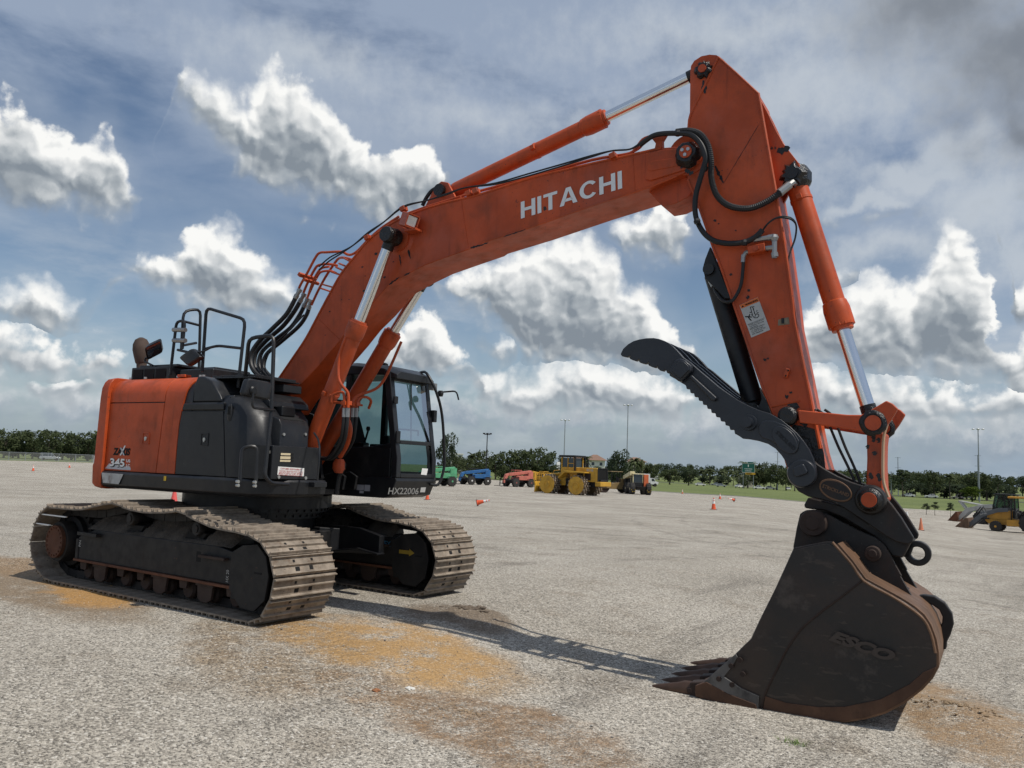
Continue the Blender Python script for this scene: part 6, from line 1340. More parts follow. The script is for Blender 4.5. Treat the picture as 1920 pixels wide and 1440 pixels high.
def telehandler(px, py, deg, col, rim, label, cage=False):
    P = G2(px, py); E_ = tag(empty('telehandler', P, face_az(px, deg)), label, 'telehandler', TG); c = VM[col]
    pr(E_, 'chassis', [(-2.3, .65), (2.0, .65), (2.3, .9), (2.2, 1.05), (-2.2, 1.05), (-2.4, .9)], -.55, .55, M['black'])
    pr(E_, 'engine_cover', [(-1.2, 1.0), (.9, 1.0), (.9, 1.5), (.5, 1.62), (-1.0, 1.62), (-1.2, 1.5)], .35, 1.15, c)
    pr(E_, 'rear_frame', [(-2.5, .8), (-1.5, .8), (-1.6, 2.1), (-2.1, 2.35), (-2.5, 2.2)], -.35, .35, c)
    # boom from the rear frame forward and down over the nose
    b = MB(); p0, p1, p2 = Vector((-2.3, .05, 2.2)), Vector((1.9, .05, 1.75)), Vector((2.9, .05, .75))
    def beam(a, b_, h, w):
        d = (b_-a).normalized(); n = Vector((-d.z, 0, d.x)); b.loft([[q+Vector((0, s*w/2, 0))+n*t*h/2 for s, t in ((-1, -1), (1, -1), (1, 1), (-1, 1))] for q in (a, b_)])
    beam(p0, p1, .44, .36); BM_ = b.build('boom', c, E_, .03)
    b = MB(); beam(Vector((1.5, .05, 1.80)), Vector((2.35, .05, 1.70)), .32, .28); b.build('inner_boom', c, BM_, .02)
    b = MB(); b.prism([(2.2, 1.9), (2.6, 1.75), (3.0, .9), (3.0, .55), (2.75, .55), (2.55, 1.1), (2.25, 1.4)], -.14, .24); b.build('boom_head', c, BM_, .03)
    b = MB()
    for y in (-.55, .65): b.ab((3.05, y-.06, .12), (4.1, y+.06, .18)); b.ab((3.02, y-.06, .12), (3.1, y+.06, 1.2))
    b.ab((2.98, -.7, .45), (3.06, .8, .55)); b.ab((2.98, -.7, 1.0), (3.06, .8, 1.1)); b.build('fork_carriage', M['black'], E_, .01)
    # open cab on the other side of the boom
    b = MB()
    for x in (-.9, .55):
        for y in (-1.1, -.32): b.tube([(x, y, 1.0), (x+(.1 if x < 0 else -.1), y, 2.35)], .045, 6)
    for y in (-1.1, -.32): b.tube([(-.8, y, 2.35), (.45, y, 2.35)], .045, 6)
    CF = b.build('cab_frame', c if col != 'blue' else M['black'], E_)
    bx(E_, 'cab_roof', (-.9, -1.16, 2.34), (.55, -.26, 2.42), c if col != 'blue' else M['black'])
    bx(E_, 'cab_panel', (-1.0, -1.14, .75), (.6, -.32, 1.35), c if col == 'salmon' else M['black'])
    b = MB(); b.ab((-.6, -.95, 1.3), (-.1, -.5, 1.45)); b.ab((-.7, -.95, 1.4), (-.58, -.5, 1.95)); b.build('seat', M['seat'], E_, .04)
    b = MB(); b.ab((.3, -.9, 1.3), (.55, -.5, 1.7)); b.build('dashboard', M['black'], E_, .03)
    for x in (1.45, -1.45):
        for y in (-1.0, 1.0): wheel(E_, x, y, .62, .42, rim)
        bx(E_, 'axle', (x-.12, -.8, .5), (x+.12, .8, .74), M['black'])
    for y in (-1.0, 1.0): pr(E_, 'fender', [(-2.1, 1.22), (-.8, 1.22), (-.7, 1.1), (-.65, 1.15), (-.78, 1.3), (-2.1, 1.3)], y-.25, y+.25, c)
    if cage: pass
    return E_
wr = plain('white_rim', (.62, .62, .60), .5); gr_ = plain('grey_rim', (.18, .17, .17), .6)
telehandler(820, 911, 208, 'green', VM['green'], 'green telehandler partly hidden behind the cab rail')
telehandler(891, 909, 216, 'blue', wr, 'blue telehandler with black cab and white wheel rims')
telehandler(972, 913, 222, 'salmon', plain('dark_red_rim', (.22, .07, .06), .6), 'faded salmon red telehandler with dark tyres')
telehandler(1012, 913, 60, 'yel', gr_, 'yellow telehandler half hidden behind the salmon one')
# ------------------------------------------------------------------ landfill compactor
P = G2(1070, 927); E_ = tag(empty('landfill_compactor', P, face_az(1070, 146)), 'big yellow landfill compactor with steel cleated wheels and front blade', 'compactor')
Y = VM['yel']
def drum(x, y):
    s = 1 if y > 0 else -1
    b = MB(); b.lathe([(0, .70), (.03, .86), (1.05, .86), (1.08, .70)], (x, y-s*.1, .95), (x, y+s*3, .95), 32); D = b.build('wheel', plain('worn_drum', (.16, .11, .06), .7, .3), E_)
    b = MB(); b.lathe([(0, .90), (.02, .90), (.03, .36), (.10, .36), (.11, .30), (.06, .28)], (x, y+s*.98, .95), (x, y+s*4, .95), 32); b.build('rim', Y, D)
    b = MB()
    for row in range(5):
        for k in range(14):
            a = 2*PI*(k+.5*(row % 2))/14; b.box((x+.95*math.cos(a), y+s*(.0+row*.22), .95+.95*math.sin(a)), (.17, .16, .13), Matrix.Rotation(-a, 3, 'Y'))
    b.build('cleats', M['shoe'], D)
for x in (1.75, -1.75):
    for y in (-.75, .75): drum(x, y)
pr(E_, 'front_frame', [(.2, .9), (2.4, .9), (2.9, 1.3), (2.8, 1.9), (1.0, 2.1), (.2, 2.2)], -.6, .6, Y)
pr(E_, 'rear_frame', [(-3.9, .85), (.3, .85), (.3, 1.6), (-3.9, 1.6)], -.6, .6, M['black'])
pr(E_, 'hood', [(-3.7, 1.35), (-.4, 1.35), (-.4, 2.75), (-3.55, 2.75), (-3.7, 2.6)], -.85, .85, Y, .06)
bx(E_, 'bumper', (-4.15, -1.0, .95), (-3.5, 1.0, 1.4), Y, .05)
GRL = MB(); GRL.ab((-3.73, -.82, 1.42), (-3.70, .82, 2.7)); RG_ = GRL.build('radiator', M['hole_shade'], E_)
b = MB()
for k in range(9): b.ab((-3.76, -.75+k*.18, 1.5), (-3.735, -.72+k*.18, 2.62))
b.ab((-3.78, -.88, 2.66), (-3.70, .88, 2.76)); b.ab((-3.78, -.88, 1.36), (-3.70, -.80, 2.7)); b.ab((-3.78, .80, 1.36), (-3.70, .88, 2.7)); b.build('radiator_frame', M['black'], RG_)
for y in (-.86, .86):
    b = MB()
    for x0, x1, z0, z1 in ((-2.9, -2.2, 1.5, 2.2), (-2.0, -1.3, 1.5, 2.2)): b.ab((x0, y-.02, z0), (x1, y+.02, z1))
    b.build('side_grille', M['rust_dark'], E_, .01)
P0 = Vector((-3.0, -.875, 2.35)) ; 
text_mesh('816', Vector((-3.2, -.875, 2.38)), Vector((-2.4, -.875, 2.38)), Vector((-3.2, -.875, 2.66)), M['offwhite'], 'lettering', E_, bold=.03)
text_mesh('816', Vector((-2.4, .875, 2.38)), Vector((-3.2, .875, 2.38)), Vector((-2.4, .875, 2.66)), M['offwhite'], 'lettering', E_, bold=.03)
pr(E_, 'fender', [(-2.7, 2.2), (-.3, 2.2), (.4, 1.6), (.5, 1.65), (-.2, 2.4), (-2.7, 2.3)], -1.7, -.8, Y); pr(E_, 'fender', [(-2.7, 2.2), (-.3, 2.2), (.4, 1.6), (.5, 1.65), (-.2, 2.4), (-2.7, 2.3)], .8, 1.7, Y)
b = MB()
for x in (-.85, .65):
    for y in (-.75, .75): b.ab((x-.06, y-.06, 2.3), (x+.06, y+.06, 3.75))
CB2 = b.build('cab', Y, E_, .01)
bx(E_, 'cab_base', (-.9, -.8, 2.1), (.75, .8, 2.75), Y)
for y in (-.74, .74): bx(E_, 'cab_window', (-.78, y-.015, 2.78), (.58, y+.015, 3.68), M['vglass'], 0)
bx(E_, 'cab_window', (.64, -.68, 2.78), (.67, .68, 3.68), M['vglass'], 0); bx(E_, 'cab_window', (-.87, -.68, 2.78), (-.84, .68, 3.68), M['vglass'], 0)
for y in (-.79, .79):
    b = MB()
    for x in (-.1,): b.ab((x-.04, y-.02, 2.76), (x+.04, y+.02, 3.7))
    b.ab((-.8, y-.02, 3.1), (-.1, y+.02, 3.16)); b.build('window_bar', Y, E_)
bx(E_, 'canopy_roof', (-1.1, -1.0, 3.75), (.9, 1.0, 3.95), M['black'], .04)
b = MB()
for y in (-.9, .9): b.ab((-1.12, y-.07, 2.4), (-.95, y+.07, 3.8))
b.build('canopy_post', M['black'], E_)
b = MB(); b.cyl((-2.2, .3, 2.75), (-2.2, .3, 3.6), .07); b.cyl((-1.7, -.35, 2.75), (-1.7, -.35, 3.2), .14); b.build('exhaust_stack', M['black'], E_)
b = MB()
for y in (-.55, .55): b.tube([(.6, y, 2.1), (2.2, y, 1.9), (3.1, y, 1.2)], .13, 8)
b.build('blade_arms', Y, E_)
b = MB(); b.prism([(3.1, .15), (3.25, .10), (3.2, .5), (3.25, .95), (3.35, 1.2), (3.2, 1.2), (3.08, .9)], -1.9, 1.9); BL = b.build('blade', Y, E_, .02)
b = MB()
for k in range(11): b.ab((3.2, -1.9+k*.376-.03, 1.2), (3.28, -1.9+k*.376+.03, 2.05))
for z in (1.6, 2.02): b.ab((3.19, -1.9, z), (3.29, 1.9, z+.06))
b.build('trash_screen', Y, BL)
b = MB(); b.tube([(.9, -.85, 2.1), (.9, -.85, 3.0), (.9, -.5, 3.0)], .03, 6); b.tube([(2.6, -.6, 1.9), (2.6, -.6, 2.35), (1.4, -.6, 2.45), (1.4, -.6, 2.0)], .03, 6); b.build('handrail', Y, E_)
# ------------------------------------------------------------------ dusty roller with canopy, half hidden
P = G2(1152, 924); E_ = tag(empty('canopy_roller', P, face_az(1152, 205)), 'dusty dark roller with flat canopy standing behind the compactor', 'roller')
pr(E_, 'chassis', [(-2.2, .5), (1.4, .5), (1.6, 1.0), (.2, 1.3), (-2.2, 1.5), (-2.4, 1.2)], -.7, .7, VM['tan'])
pr(E_, 'engine_hood', [(-2.3, 1.0), (-.6, 1.0), (-.6, 1.85), (-2.1, 1.7)], -.6, .6, VM['tan'])
b = MB(); b.cyl((1.9, -1.05, .72), (1.9, 1.05, .72), .72, n=28); b.build('drum', M['rust_dark'], E_)
for y in (-.85, .85): wheel(E_, -1.5, y, .7, .45, gr_)
b = MB()
for x in (-.5, .7):
    for y in (-.6, .6): b.tube([(x, y, 1.2), (x, y, 2.7)], .04, 6)
b.build('canopy_post', M['black'], E_); bx(E_, 'canopy_roof', (-.8, -.8, 2.7), (1.0, .8, 2.78), VM['tan']); b = MB(); b.ab((-.4, -.3, 1.3), (.1, .3, 1.5)); b.ab((-.5, -.3, 1.5), (-.38, .3, 2.0)); b.build('seat', M['seat'], E_, .03)
pr(E_, 'drum_yoke', [(1.0, .6), (2.7, .6), (2.7, .85), (1.0, .95)], -1.2, -1.08, VM['tan']); pr(E_, 'drum_yoke', [(1.0, .6), (2.7, .6), (2.7, .85), (1.0, .95)], 1.08, 1.2, VM['tan'])
# ------------------------------------------------------------------ rough terrain lift with cream boom and orange cab
P = G2(1196, 927); E_ = tag(empty('lift_truck', P, face_az(1196, -78)), 'rough terrain lift truck with cream boom, orange cab and yellow wheel hubs', 'lift truck')
pr(E_, 'chassis', [(-2.6, .6), (1.7, .6), (1.9, 1.0), (-2.6, 1.2)], -.6, .6, M['black'])
for x in (1.25, -1.6):
    for y in (-1.0, 1.0):
        W_ = wheel(E_, x, y, .72, .6, VM['cream'])
for y in (-.98, .98):
    b = MB(); b.lathe([(0, .26), (.2, .24), (.3, .12)], (1.3, y, .7), (3, y, .7), 10)
    for k in range(6): a = k*PI/3; b.tube([(1.5, y+.1*math.cos(a), .7+.1*math.sin(a)), (1.95, y+.22*math.cos(a), .6+.25*math.sin(a))], .05, 6)
    b.build('wheel_hub', plain('bright_yellow', (.65, .45, .05), .5), E_)
bx(E_, 'cab', (.0, -.95, .95), (1.3, .35, 1.5), M['black']); b = MB()
for x in (.05, 1.25):
    for y in (-.9, .3): b.ab((x-.05, y-.05, 1.4), (x+.05, y+.05, 2.55))
b.ab((-.05, -1.0, 2.5), (1.4, .4, 2.6)); b.build('cab_frame', VM['cream'], E_, .02)
bx(E_, 'windscreen', (1.25, -.85, 1.5), (1.28, .25, 2.48), M['vglass'], 0); bx(E_, 'cab_window', (.1, -.93, 1.5), (1.2, -.90, 2.48), M['vglass'], 0); bx(E_, 'cab_window', (.1, .3, 1.5), (1.2, .33, 2.48), M['vglass'], 0)
bx(E_, 'side_box', (.4, .42, 1.0), (1.45, 1.0, 2.5), VM['org'], .04)
b = MB(); b.loft([[Vector((x, y, z)) for y, z in ((-.55+o, z0), (.05+o, z0), (.05+o, z0+.5), (-.55+o, z0+.5))] for x, z0, o in ((-3.6, 1.75, -.7), (1.0, 2.35, -.7))]); b.build('boom', VM['cream'], E_, .04)
pr(E_, 'rear_frame', [(-3.4, .8), (-2.2, .8), (-2.2, 2.0), (-3.0, 2.2), (-3.5, 1.8)], -1.2, -.4, M['black'])
b = MB(); b.ab((-3.4, -.3, .9), (-1.8, .7, 1.7)); b.ab((-1.7, -.2, 1.0), (-.1, .6, 1.45)); b.build('engine_cover', M['black'], E_, .05)
# ------------------------------------------------------------------ backhoe and grey loader at right
def pxat(E_, px, py): pass
P = G2(1901, 998); az = face_az(1901, 180-8); E_ = tag(empty('backhoe_loader', P, az), 'yellow and grey backhoe loader with its toothed bucket lowered, at the right edge', 'backhoe')
S2 = VM['yel2']
wheel(E_, 1.1, 1.0, .42, .34, VM['yel2'], .55); wheel(E_, 1.1, -1.0, .42, .34, VM['yel2'], .55); wheel(E_, -1.3, 1.0, .78, .5, VM['yel2']); wheel(E_, -1.3, -1.0, .78, .5, VM['yel2'])
pr(E_, 'chassis', [(-1.9, .55), (1.6, .55), (1.9, .8), (1.9, 1.0), (-1.9, 1.1)], -.5, .5, S2)
pr(E_, 'hood', [(.0, .9), (1.75, .9), (1.8, 1.35), (1.6, 1.5), (.0, 1.72)], -.5, .5, S2, .05)
bx(E_, 'fuel_tank', (-.55, -1.0, .5), (.35, -.55, 1.0), S2); bx(E_, 'battery_box', (-.55, .55, .5), (.35, 1.0, 1.0), S2)
b = MB()
for x, x2 in ((.05, -.0), (-.95, -.9), (-1.9, -1.8)):
    for y in (-.75, .75): b.tube([(x, y, 1.0), (x2, y, 2.7)], .05, 6)
b.build('cab_frame', M['black'], E_); bx(E_, 'cab_roof', (-2.0, -.9, 2.7), (.25, .9, 2.84), S2, .04)
b = MB(); b.ab((-.9, -.3, 1.1), (-.35, .3, 1.45)); b.ab((-1.0, -.3, 1.4), (-.85, .3, 2.1)); b.build('seat', M['seat'], E_, .04); b = MB(); b.ab((-.2, -.4, 1.1), (.05, .4, 1.7)); b.tube([(-.2, 0, 1.6), (-.4, 0, 1.85)], .03, 6); b.build('dashboard', M['black'], E_, .03)
for y in (-.95, .95): pr(E_, 'fender', [(-2.1, 1.5), (-1.9, 1.68), (-.9, 1.68), (-.55, 1.3), (-.5, 1.35), (-.85, 1.75), (-1.95, 1.75), (-2.15, 1.55)], y-.25, y+.25, M['black'])
la = [(.25, 1.62), (.3, 1.9), (1.0, 1.85), (2.2, 1.42), (3.25, .35), (3.15, .18), (2.95, .25), (2.0, 1.12), (1.0, 1.52)]
for y in (-.78, .68): pr(E_, 'loader_arm', la, y, y+.10, VM['dgrey'])
text_mesh('310J', Vector((2.2, .795, 1.2)), Vector((1.75, .795, 1.36)), Vector((2.24, .795, 1.32)), M['offwhite'], 'lettering', E_, bold=.03); text_mesh('310J', Vector((1.75, -.785, 1.36)), Vector((2.2, -.785, 1.2)), Vector((1.78, -.785, 1.48)), M['offwhite'], 'lettering', E_, bold=.03)
for y in (-.6, .6): b = MB(); b.tube([(1.6, y, 1.0), (2.6, y, .95)], .06, 8); b.tube([(1.9, y, 1.25), (2.2, y, 1.9), (2.75, y, 1.1)], .05, 6); b.build('loader_cylinder', M['black'], E_)
bkt = [(3.05, .95), (3.0, .35), (3.15, .06), (4.15, .03), (4.15, .06), (3.3, .14), (3.15, .4), (3.18, .95)]
b = MB(); b.prism(bkt, -1.1, 1.1); b.prism([(3.05, .95), (3.05, .1), (4.1, .05), (3.9, .3), (3.2, .95)], -1.13, -1.1); b.prism([(3.05, .95), (3.05, .1), (4.1, .05), (3.9, .3), (3.2, .95)], 1.1, 1.13)
for k in range(7): b.ab((4.1, -1.05+k*.33, .03), (4.3, -.98+k*.33, .07))
b.build('front_bucket', paint('rusty_bucket', (.13, .075, .045), .7, (.04, .03, .025), .8, .4, vary=.3), E_)
b = MB(); b.tube([(-1.9, 0, 1.0), (-2.4, 0, 1.4), (-2.9, 0, 2.9)], .14, 8); b.tube([(-2.9, 0, 2.9), (-3.4, 0, 1.5)], .11, 8); b.build('backhoe_boom', S2, E_)
P = G2(1872, 985); E_ = tag(empty('wheel_loader', P, face_az(1872, 180-12)), 'light grey loader with a dark glazed cab and rusty bucket, behind the backhoe', 'loader')
GY = VM['grey']
for x, r in ((1.4, .62), (-1.5, .78)):
    for y in (-1.0, 1.0): wheel(E_, x, y, r, .45, GY)
pr(E_, 'chassis', [(-2.0, .6), (1.8, .6), (1.9, 1.0), (-2.0, 1.2)], -.5, .5, GY); pr(E_, 'hood', [(.3, 1.0), (1.9, 1.0), (1.9, 1.55), (1.5, 1.75), (.3, 1.95)], -.5, .5, GY, .06)
pr(E_, 'cab', [(-1.7, 1.0), (.35, 1.0), (.35, 1.75), (-1.7, 1.75)], -.75, .75, M['black'])
b = MB()
for x, x2 in ((.3, .05), (-.75, -.75), (-1.65, -1.6)):
    for y in (-.75, .75): b.tube([(x, y, 1.7), (x2, y, 3.05)], .055, 6)
b.build('cab_frame', M['black'], E_)
for y in (-.74, .74): pr(E_, 'cab_window', [(-1.6, 1.75), (.25, 1.75), (.03, 3.0), (-1.56, 3.0)], y-.01, y+.01, M['glass'], 0)
b = MB(); b.add([(.3, -.7, 1.76), (.3, .7, 1.76), (.06, .7, 3.0), (.06, -.7, 3.0)], [(0, 1, 2, 3)]); b.build('windscreen', M['glass'], E_); bx(E_, 'cab_roof', (-1.85, -.9, 3.03), (.2, .9, 3.14), M['black'], .03)
b = MB(); b.ab((-1.0, -.3, 1.75), (-.4, .3, 2.0)); b.ab((-1.1, -.3, 2.0), (-.95, .3, 2.6)); b.build('seat', M['seat'], E_, .04)
la = [(.3, 1.7), (.35, 2.05), (1.2, 2.0), (2.7, 1.55), (3.6, .45), (3.45, .25), (3.2, .4), (2.4, 1.2), (1.2, 1.62)]
for y in (-.8, .68): pr(E_, 'loader_arm', la, y, y+.12, GY)
for y in (-.45, .35): pr(E_, 'tilt_lever', [(2.7, 1.4), (2.95, 1.5), (3.5, 2.2), (3.42, 2.3), (3.3, 2.25)], y, y+.1, GY); b = MB(); b.tube([(1.2, y+.05, 1.9), (3.4, y+.05, 2.22)], .06, 8); b.build('tilt_cylinder', GY, E_)
b = MB(); b.prism([(3.4, 1.15), (3.35, .4), (3.5, .06), (4.5, .03), (4.5, .06), (3.6, .14), (3.5, .4), (3.52, 1.15)], -1.15, 1.15); b.prism([(3.4, 1.15), (3.4, .1), (4.45, .05), (4.2, .35), (3.55, 1.15)], -1.18, -1.15); b.prism([(3.4, 1.15), (3.4, .1), (4.45, .05), (4.2, .35), (3.55, 1.15)], 1.15, 1.18); b.build('front_bucket', M['rust'], E_)
# ================================================================== CARS
def car(px, r, deg, mat, label, kind='sedan'):
    P = at_r(px, r) if r > 0 else G2(px, -r); E_ = tag(empty({'sedan': 'parked_car', 'suv': 'suv'}[kind], P, face_az(px, deg)), label, 'car', 'cars on the far road and car park'); z = 1.42 if kind == 'sedan' else 1.75
    b = MB(); b.prism([(-2.2, .35), (2.15, .35), (2.25, .6), (2.1, .82), (1.0, .92), (-1.7, .95), (-2.2, .9), (-2.28, .6)], -.86, .86); BD = b.build('body', mat, E_, .06)
    back = -1.7 if kind == 'sedan' else -2.15
    b = MB(); rings = []
    for y, s in ((-.80, 0), (.80, 0)): rings.append([Vector((1.0, y, .90)), Vector((.25, y*.82, z)), Vector((-1.0 if kind == 'sedan' else -1.9, y*.82, z)), Vector((back, y, .93))])
    b.loft(rings); b.build('cabin_glass', M['carglass'], E_); b = MB(); b.ab((-1.0 if kind == 'sedan' else -1.9, -.66, z-.01), (.28, .66, z+.03)); b.build('roof', mat, E_, .02)
    b = MB()
    for x in (.96, .2, -.45, -1.05 if kind == 'sedan' else -1.95):
        for s in (-1, 1): b.tube([(x if x < .9 else 1.0, s*.81, .92), (x-.0 if x < .9 else .26, s*.67, z)], .035, 5)
    b.build('pillars', mat, E_)
    for x in (1.35, -1.35):
        for y in (-.8, .8): b = MB(); b.lathe([(0, .2), (.01, .32), (.19, .32), (.2, .2)], (x, y-.1, .32), (x, y+1, .32), 16); b.build('wheel', M['tyre'], E_)
CW_, CS, CD = plain('white_car_paint', (.72, .72, .72), .25, vary=.02), plain('silver_car_paint', (.45, .47, .5), .25, .6, vary=.02), plain('dark_car_paint', (.04, .05, .07), .2, vary=.02)
car(1313, -911, 10, CW_, 'white sedan on the road, left of the two beside the palms'); car(1352, -913, 5, CS, 'silver white sedan on the road below the planted palms'); car(1386, -914.5, 60, CW_, 'small white car on the road left of the road sign')
car(1342, 420, 170, CS, 'pale blue grey car beyond the grass behind the palms'); car(1424, -917.5, 4, CW_, 'white car parked under the trees right of the road sign'); car(1444, -918, 4, CS, 'silver car parked nose to tail under the trees by the thumb'); car(1478, -919.5, 90, CW_, 'pale car at the end of the row beside the thumb')
car(1703, -932, 184, CW_, 'white sedan under the slender pine at right'); car(1746, -934, 184, CW_, 'white hatchback parked under the trees right of the slender pine'); car(1796, -935.5, 184, CW_, 'white car with dark windows under the trees behind the grey loader', 'suv'); car(1813, -935.5, 184, CS, 'silver car just right of the white one behind the grey loader')
car(95, 222, 4, CS, 'silver suv passing under the trees behind the left fence', 'suv')
P = at_r(1214, 235); E_ = tag(empty('box_truck', P, face_az(1214, 8)), 'white box truck parked behind the lift truck', 'truck')
bx(E_, 'cargo_box', (-3.4, -1.2, 1.0), (.6, 1.2, 3.5), CW_, .04); pr(E_, 'cab', [(.7, .6), (2.9, .6), (3.0, 1.2), (2.2, 1.45), (1.7, 2.3), (.7, 2.35)], -1.0, 1.0, CW_, .05); pr(E_, 'cab_window', [(1.1, 1.5), (2.1, 1.5), (1.65, 2.2), (1.1, 2.2)], -1.02, 1.02, M['carglass'], 0); bx(E_, 'chassis', (-3.3, -.5, .5), (2.6, .5, .95), M['black'])
for x in (2.1, -2.3):
    for y in (-.95, .95): b = MB(); b.lathe([(0, .25), (.02, .45), (.26, .45), (.28, .25)], (x, y-.14, .45), (x, y+1, .45), 16); b.build('wheel', M['tyre'], E_)
# ================================================================== POLES, SIGN, FENCE, BUILDINGS
M['galv'] = plain('galvanised_pole', (.33, .35, .37), .5, .5); M['wood'] = plain('grey_wood', (.16, .14, .12), .9)
def pole(px, r, top, label, kind='mast', rad=None, mat='galv'):
    P = at_r(px, r); h = ztop(px, top, r)-P.z; E_ = tag(empty({'mast': 'light_mast', 'lamp': 'street_lamp', 'utility': 'utility_pole'}[kind], P, face_az(px, 0)), label, {'mast': 'light mast', 'lamp': 'street lamp', 'utility': 'utility pole'}[kind]); r0 = rad or .00062*r
    b = MB(); b.cyl((0, 0, -.3), (0, 0, h), r0*1.15, r0*.75, 10); b.build('pole', M[mat], E_)
    if kind == 'mast':
        b = MB(); R_ = .0045*r
        b.lathe([(0, R_*.5), (.08*r/250, R_*.5)], (0, 0, h-.1), (0, 0, h+2), 12); b.build('lamp_ring', M[mat], E_)
        for k in range(4): a = k*PI/2; b = MB(); b.ball((R_*math.cos(a), R_*.6*math.sin(a), h-.1), .0012*r, 8, (1.3, 1.3, .7)); b.build('lamp_head', plain('lamp_head', (.55, .56, .57), .4) if 'lamp_head' not in M else M['lamp_head'], E_)
    elif kind == 'lamp':
        b = MB(); b.ab((-.5, -.04, h-.12), (.5, .04, h-.02)); b.build('cross_arm', M[mat], E_)
        for x in (-.55, .0, .55): b = MB(); b.ab((x-.22, -.25, h-.02), (x+.22, .25, h+.2)); b.build('lamp_head', M[mat], E_, .03)
    else:
        for k in range(3): b = MB(); b.ab((-.003*r, -.05, h-.3-k*.011*r), (.003*r, .05, h-.2-k*.011*r)); b.build('cross_arm', M[mat], E_)
M['lamp_head'] = plain('lamp_head', (.55, .56, .57), .4)
pole(911.5, 140, 814, 'black lamp post with a cluster of lamps behind the blue telehandler', 'lamp', .10, 'black')
pole(1057, 300, 787, 'thin high light mast above the compactor'); pole(1175, 270, 759, 'tallest high light mast, left of the thumb'); pole(1836, 290, 804, 'high light mast above the trees at far right')
pole(1834.5, 330, 853, 'utility pole with short cross arms beside the far right mast', 'utility'); pole(1684, 360, 857, 'plain grey pole right of the push link', 'utility', .17); pole(1458, 340, 847, 'grey pole showing above the trees beside the thumb', 'utility', .17); pole(1671, 330, 884, 'short pale pole just right of the push link', 'utility', .17)
P = at_r(1403, 320); E_ = tag(empty('road_sign', P, face_az(1403, 0)), 'green highway exit sign with yellow panel below, in front of a palm', 'sign')
z0, z1 = ztop(1403, 886, 320)-P.z, ztop(1403, 869, 320)-P.z; wd = 11*320/F
M['signgreen'] = plain('sign_green', (.004, .10, .075), .5, vary=.03)
b = MB(); b.ab((-wd, -.05, z0), (wd, .05, z1)); SG = b.build('sign_panel', M['signgreen'], E_); b = MB(); b.ab((-wd*.1, -.05, z1), (wd*.75, .05, z1+.6)); b.build('exit_tab', M['signgreen'], SG)
b = MB(); b.ab((-wd*.45, -.055, z0-.75), (wd*1.1, .05, z0-.02)); EP_ = b.build('exit_panel', plain('sign_yellow', (.60, .33, .02), .5, vary=.05), E_)
b = MB()
for x in (-wd*.8, wd*.8): b.ab((x-.1, .06, -.2), (x+.1, .2, z1))
b.build('sign_post', M['galv'], E_)
b = MB()
for x0, x1, za, zb in ((-wd, wd, z0, z0+.08), (-wd, wd, z1-.08, z1), (-wd, -wd+.08, z0, z1), (wd-.08, wd, z0, z1)): b.ab((x0, -.07, za), (x1, -.051, zb))
b.build('sign_border', M['white'], SG)
hs = z1-z0
b = MB(); b.ab((-.16, -.07, z0+hs*.62), (.16, -.051, z0+hs*.88)); b.build('route_mark', M['white'], SG)
random.seed(4)
for zz, xa, xb in ((z0+hs*.36, -.62, .62), (z0+hs*.14, -.52, .46)):
    b = MB(); x = xa*wd
    while x < xb*wd: w_ = random.uniform(.10, .22); b.ab((x, -.07, zz), (x+w_, -.051, zz+random.uniform(.20, .30))); x += w_+.06
    b.build('sign_writing', M['white'], SG)
b = MB()
for k in range(6): b.ab((-wd*.3+k*.33, -.075, z0-.55), (-wd*.3+k*.33+.2, -.06, z0-.2))
b.build('sign_writing', M['blackdecal'], EP_)
# chain-link fence
F0, F1 = -200, 205; fb = tag(empty('chain_link_fence', (0, 0, 0)), 'long grey chain link fence along the left edge of the lot', 'fence'); first = None; ptz = []
tl = NT('chain_link'); uvp = tl.coord(); 
wv = tl.n('ShaderNodeTexVoronoi', {'feature': 'DISTANCE_TO_EDGE'}, Vector=uvp, Scale=9.0).outputs[0]
M['mesh'] = tl.out(tl.n('ShaderNodeMixShader', i0=.26, i1=tl.n('ShaderNodeBsdfTransparent'), i2=tl.n('ShaderNodeBsdfPrincipled', Base_Color=(.30, .31, .30, 1), Roughness=.6)))
fx_ = [F0+(F1-F0)*k/13 for k in range(14)]; FP = []
for px in fx_:
    hy = 720+F*math.tan(PIT)+(px-960)*math.tan(ROL); d = ray(px, hy); phi = YAW-math.atan2(d.y, d.x); FP.append(polar(phi, edge_r(phi)+3))
for i, P in enumerate(FP):
    b = MB(); b.cyl((P.x, P.y, P.z-.2), (P.x, P.y, P.z+1.75), .06, n=8); b.build('fence_post', M['galv'], fb)
b = MB()
for z in (1.7, .15): b.tube([P+Vector((0, 0, z)) for P in FP], .035, 6)
b.build('fence_rail', M['galv'], fb)
b = MB(); b.add([P+Vector((0, 0, .1)) for P in FP]+[P+Vector((0, 0, 1.7)) for P in FP], [(i, i+1, 14+i+1, 14+i) for i in range(13)]); b.build('fence_mesh', M['mesh'], fb)
P = G2(180.5, 868); E_ = tag(empty('utility_box', P, face_az(180, 20)), 'white utility box at the fence beside the counterweight', 'box'); b = MB(); b.ab((-.55, -.4, 0), (.55, .4, 1.5)); b.build('cabinet', CW_, E_, .04); b = MB(); b.ab((-.6, -.45, 1.5), (.6, .45, 1.58)); b.build('lid', CW_, E_, .02); b = MB(); b.ab((-.45, -.415, .15), (.45, -.405, 1.35)); b.build('cabinet_door', CS, E_)
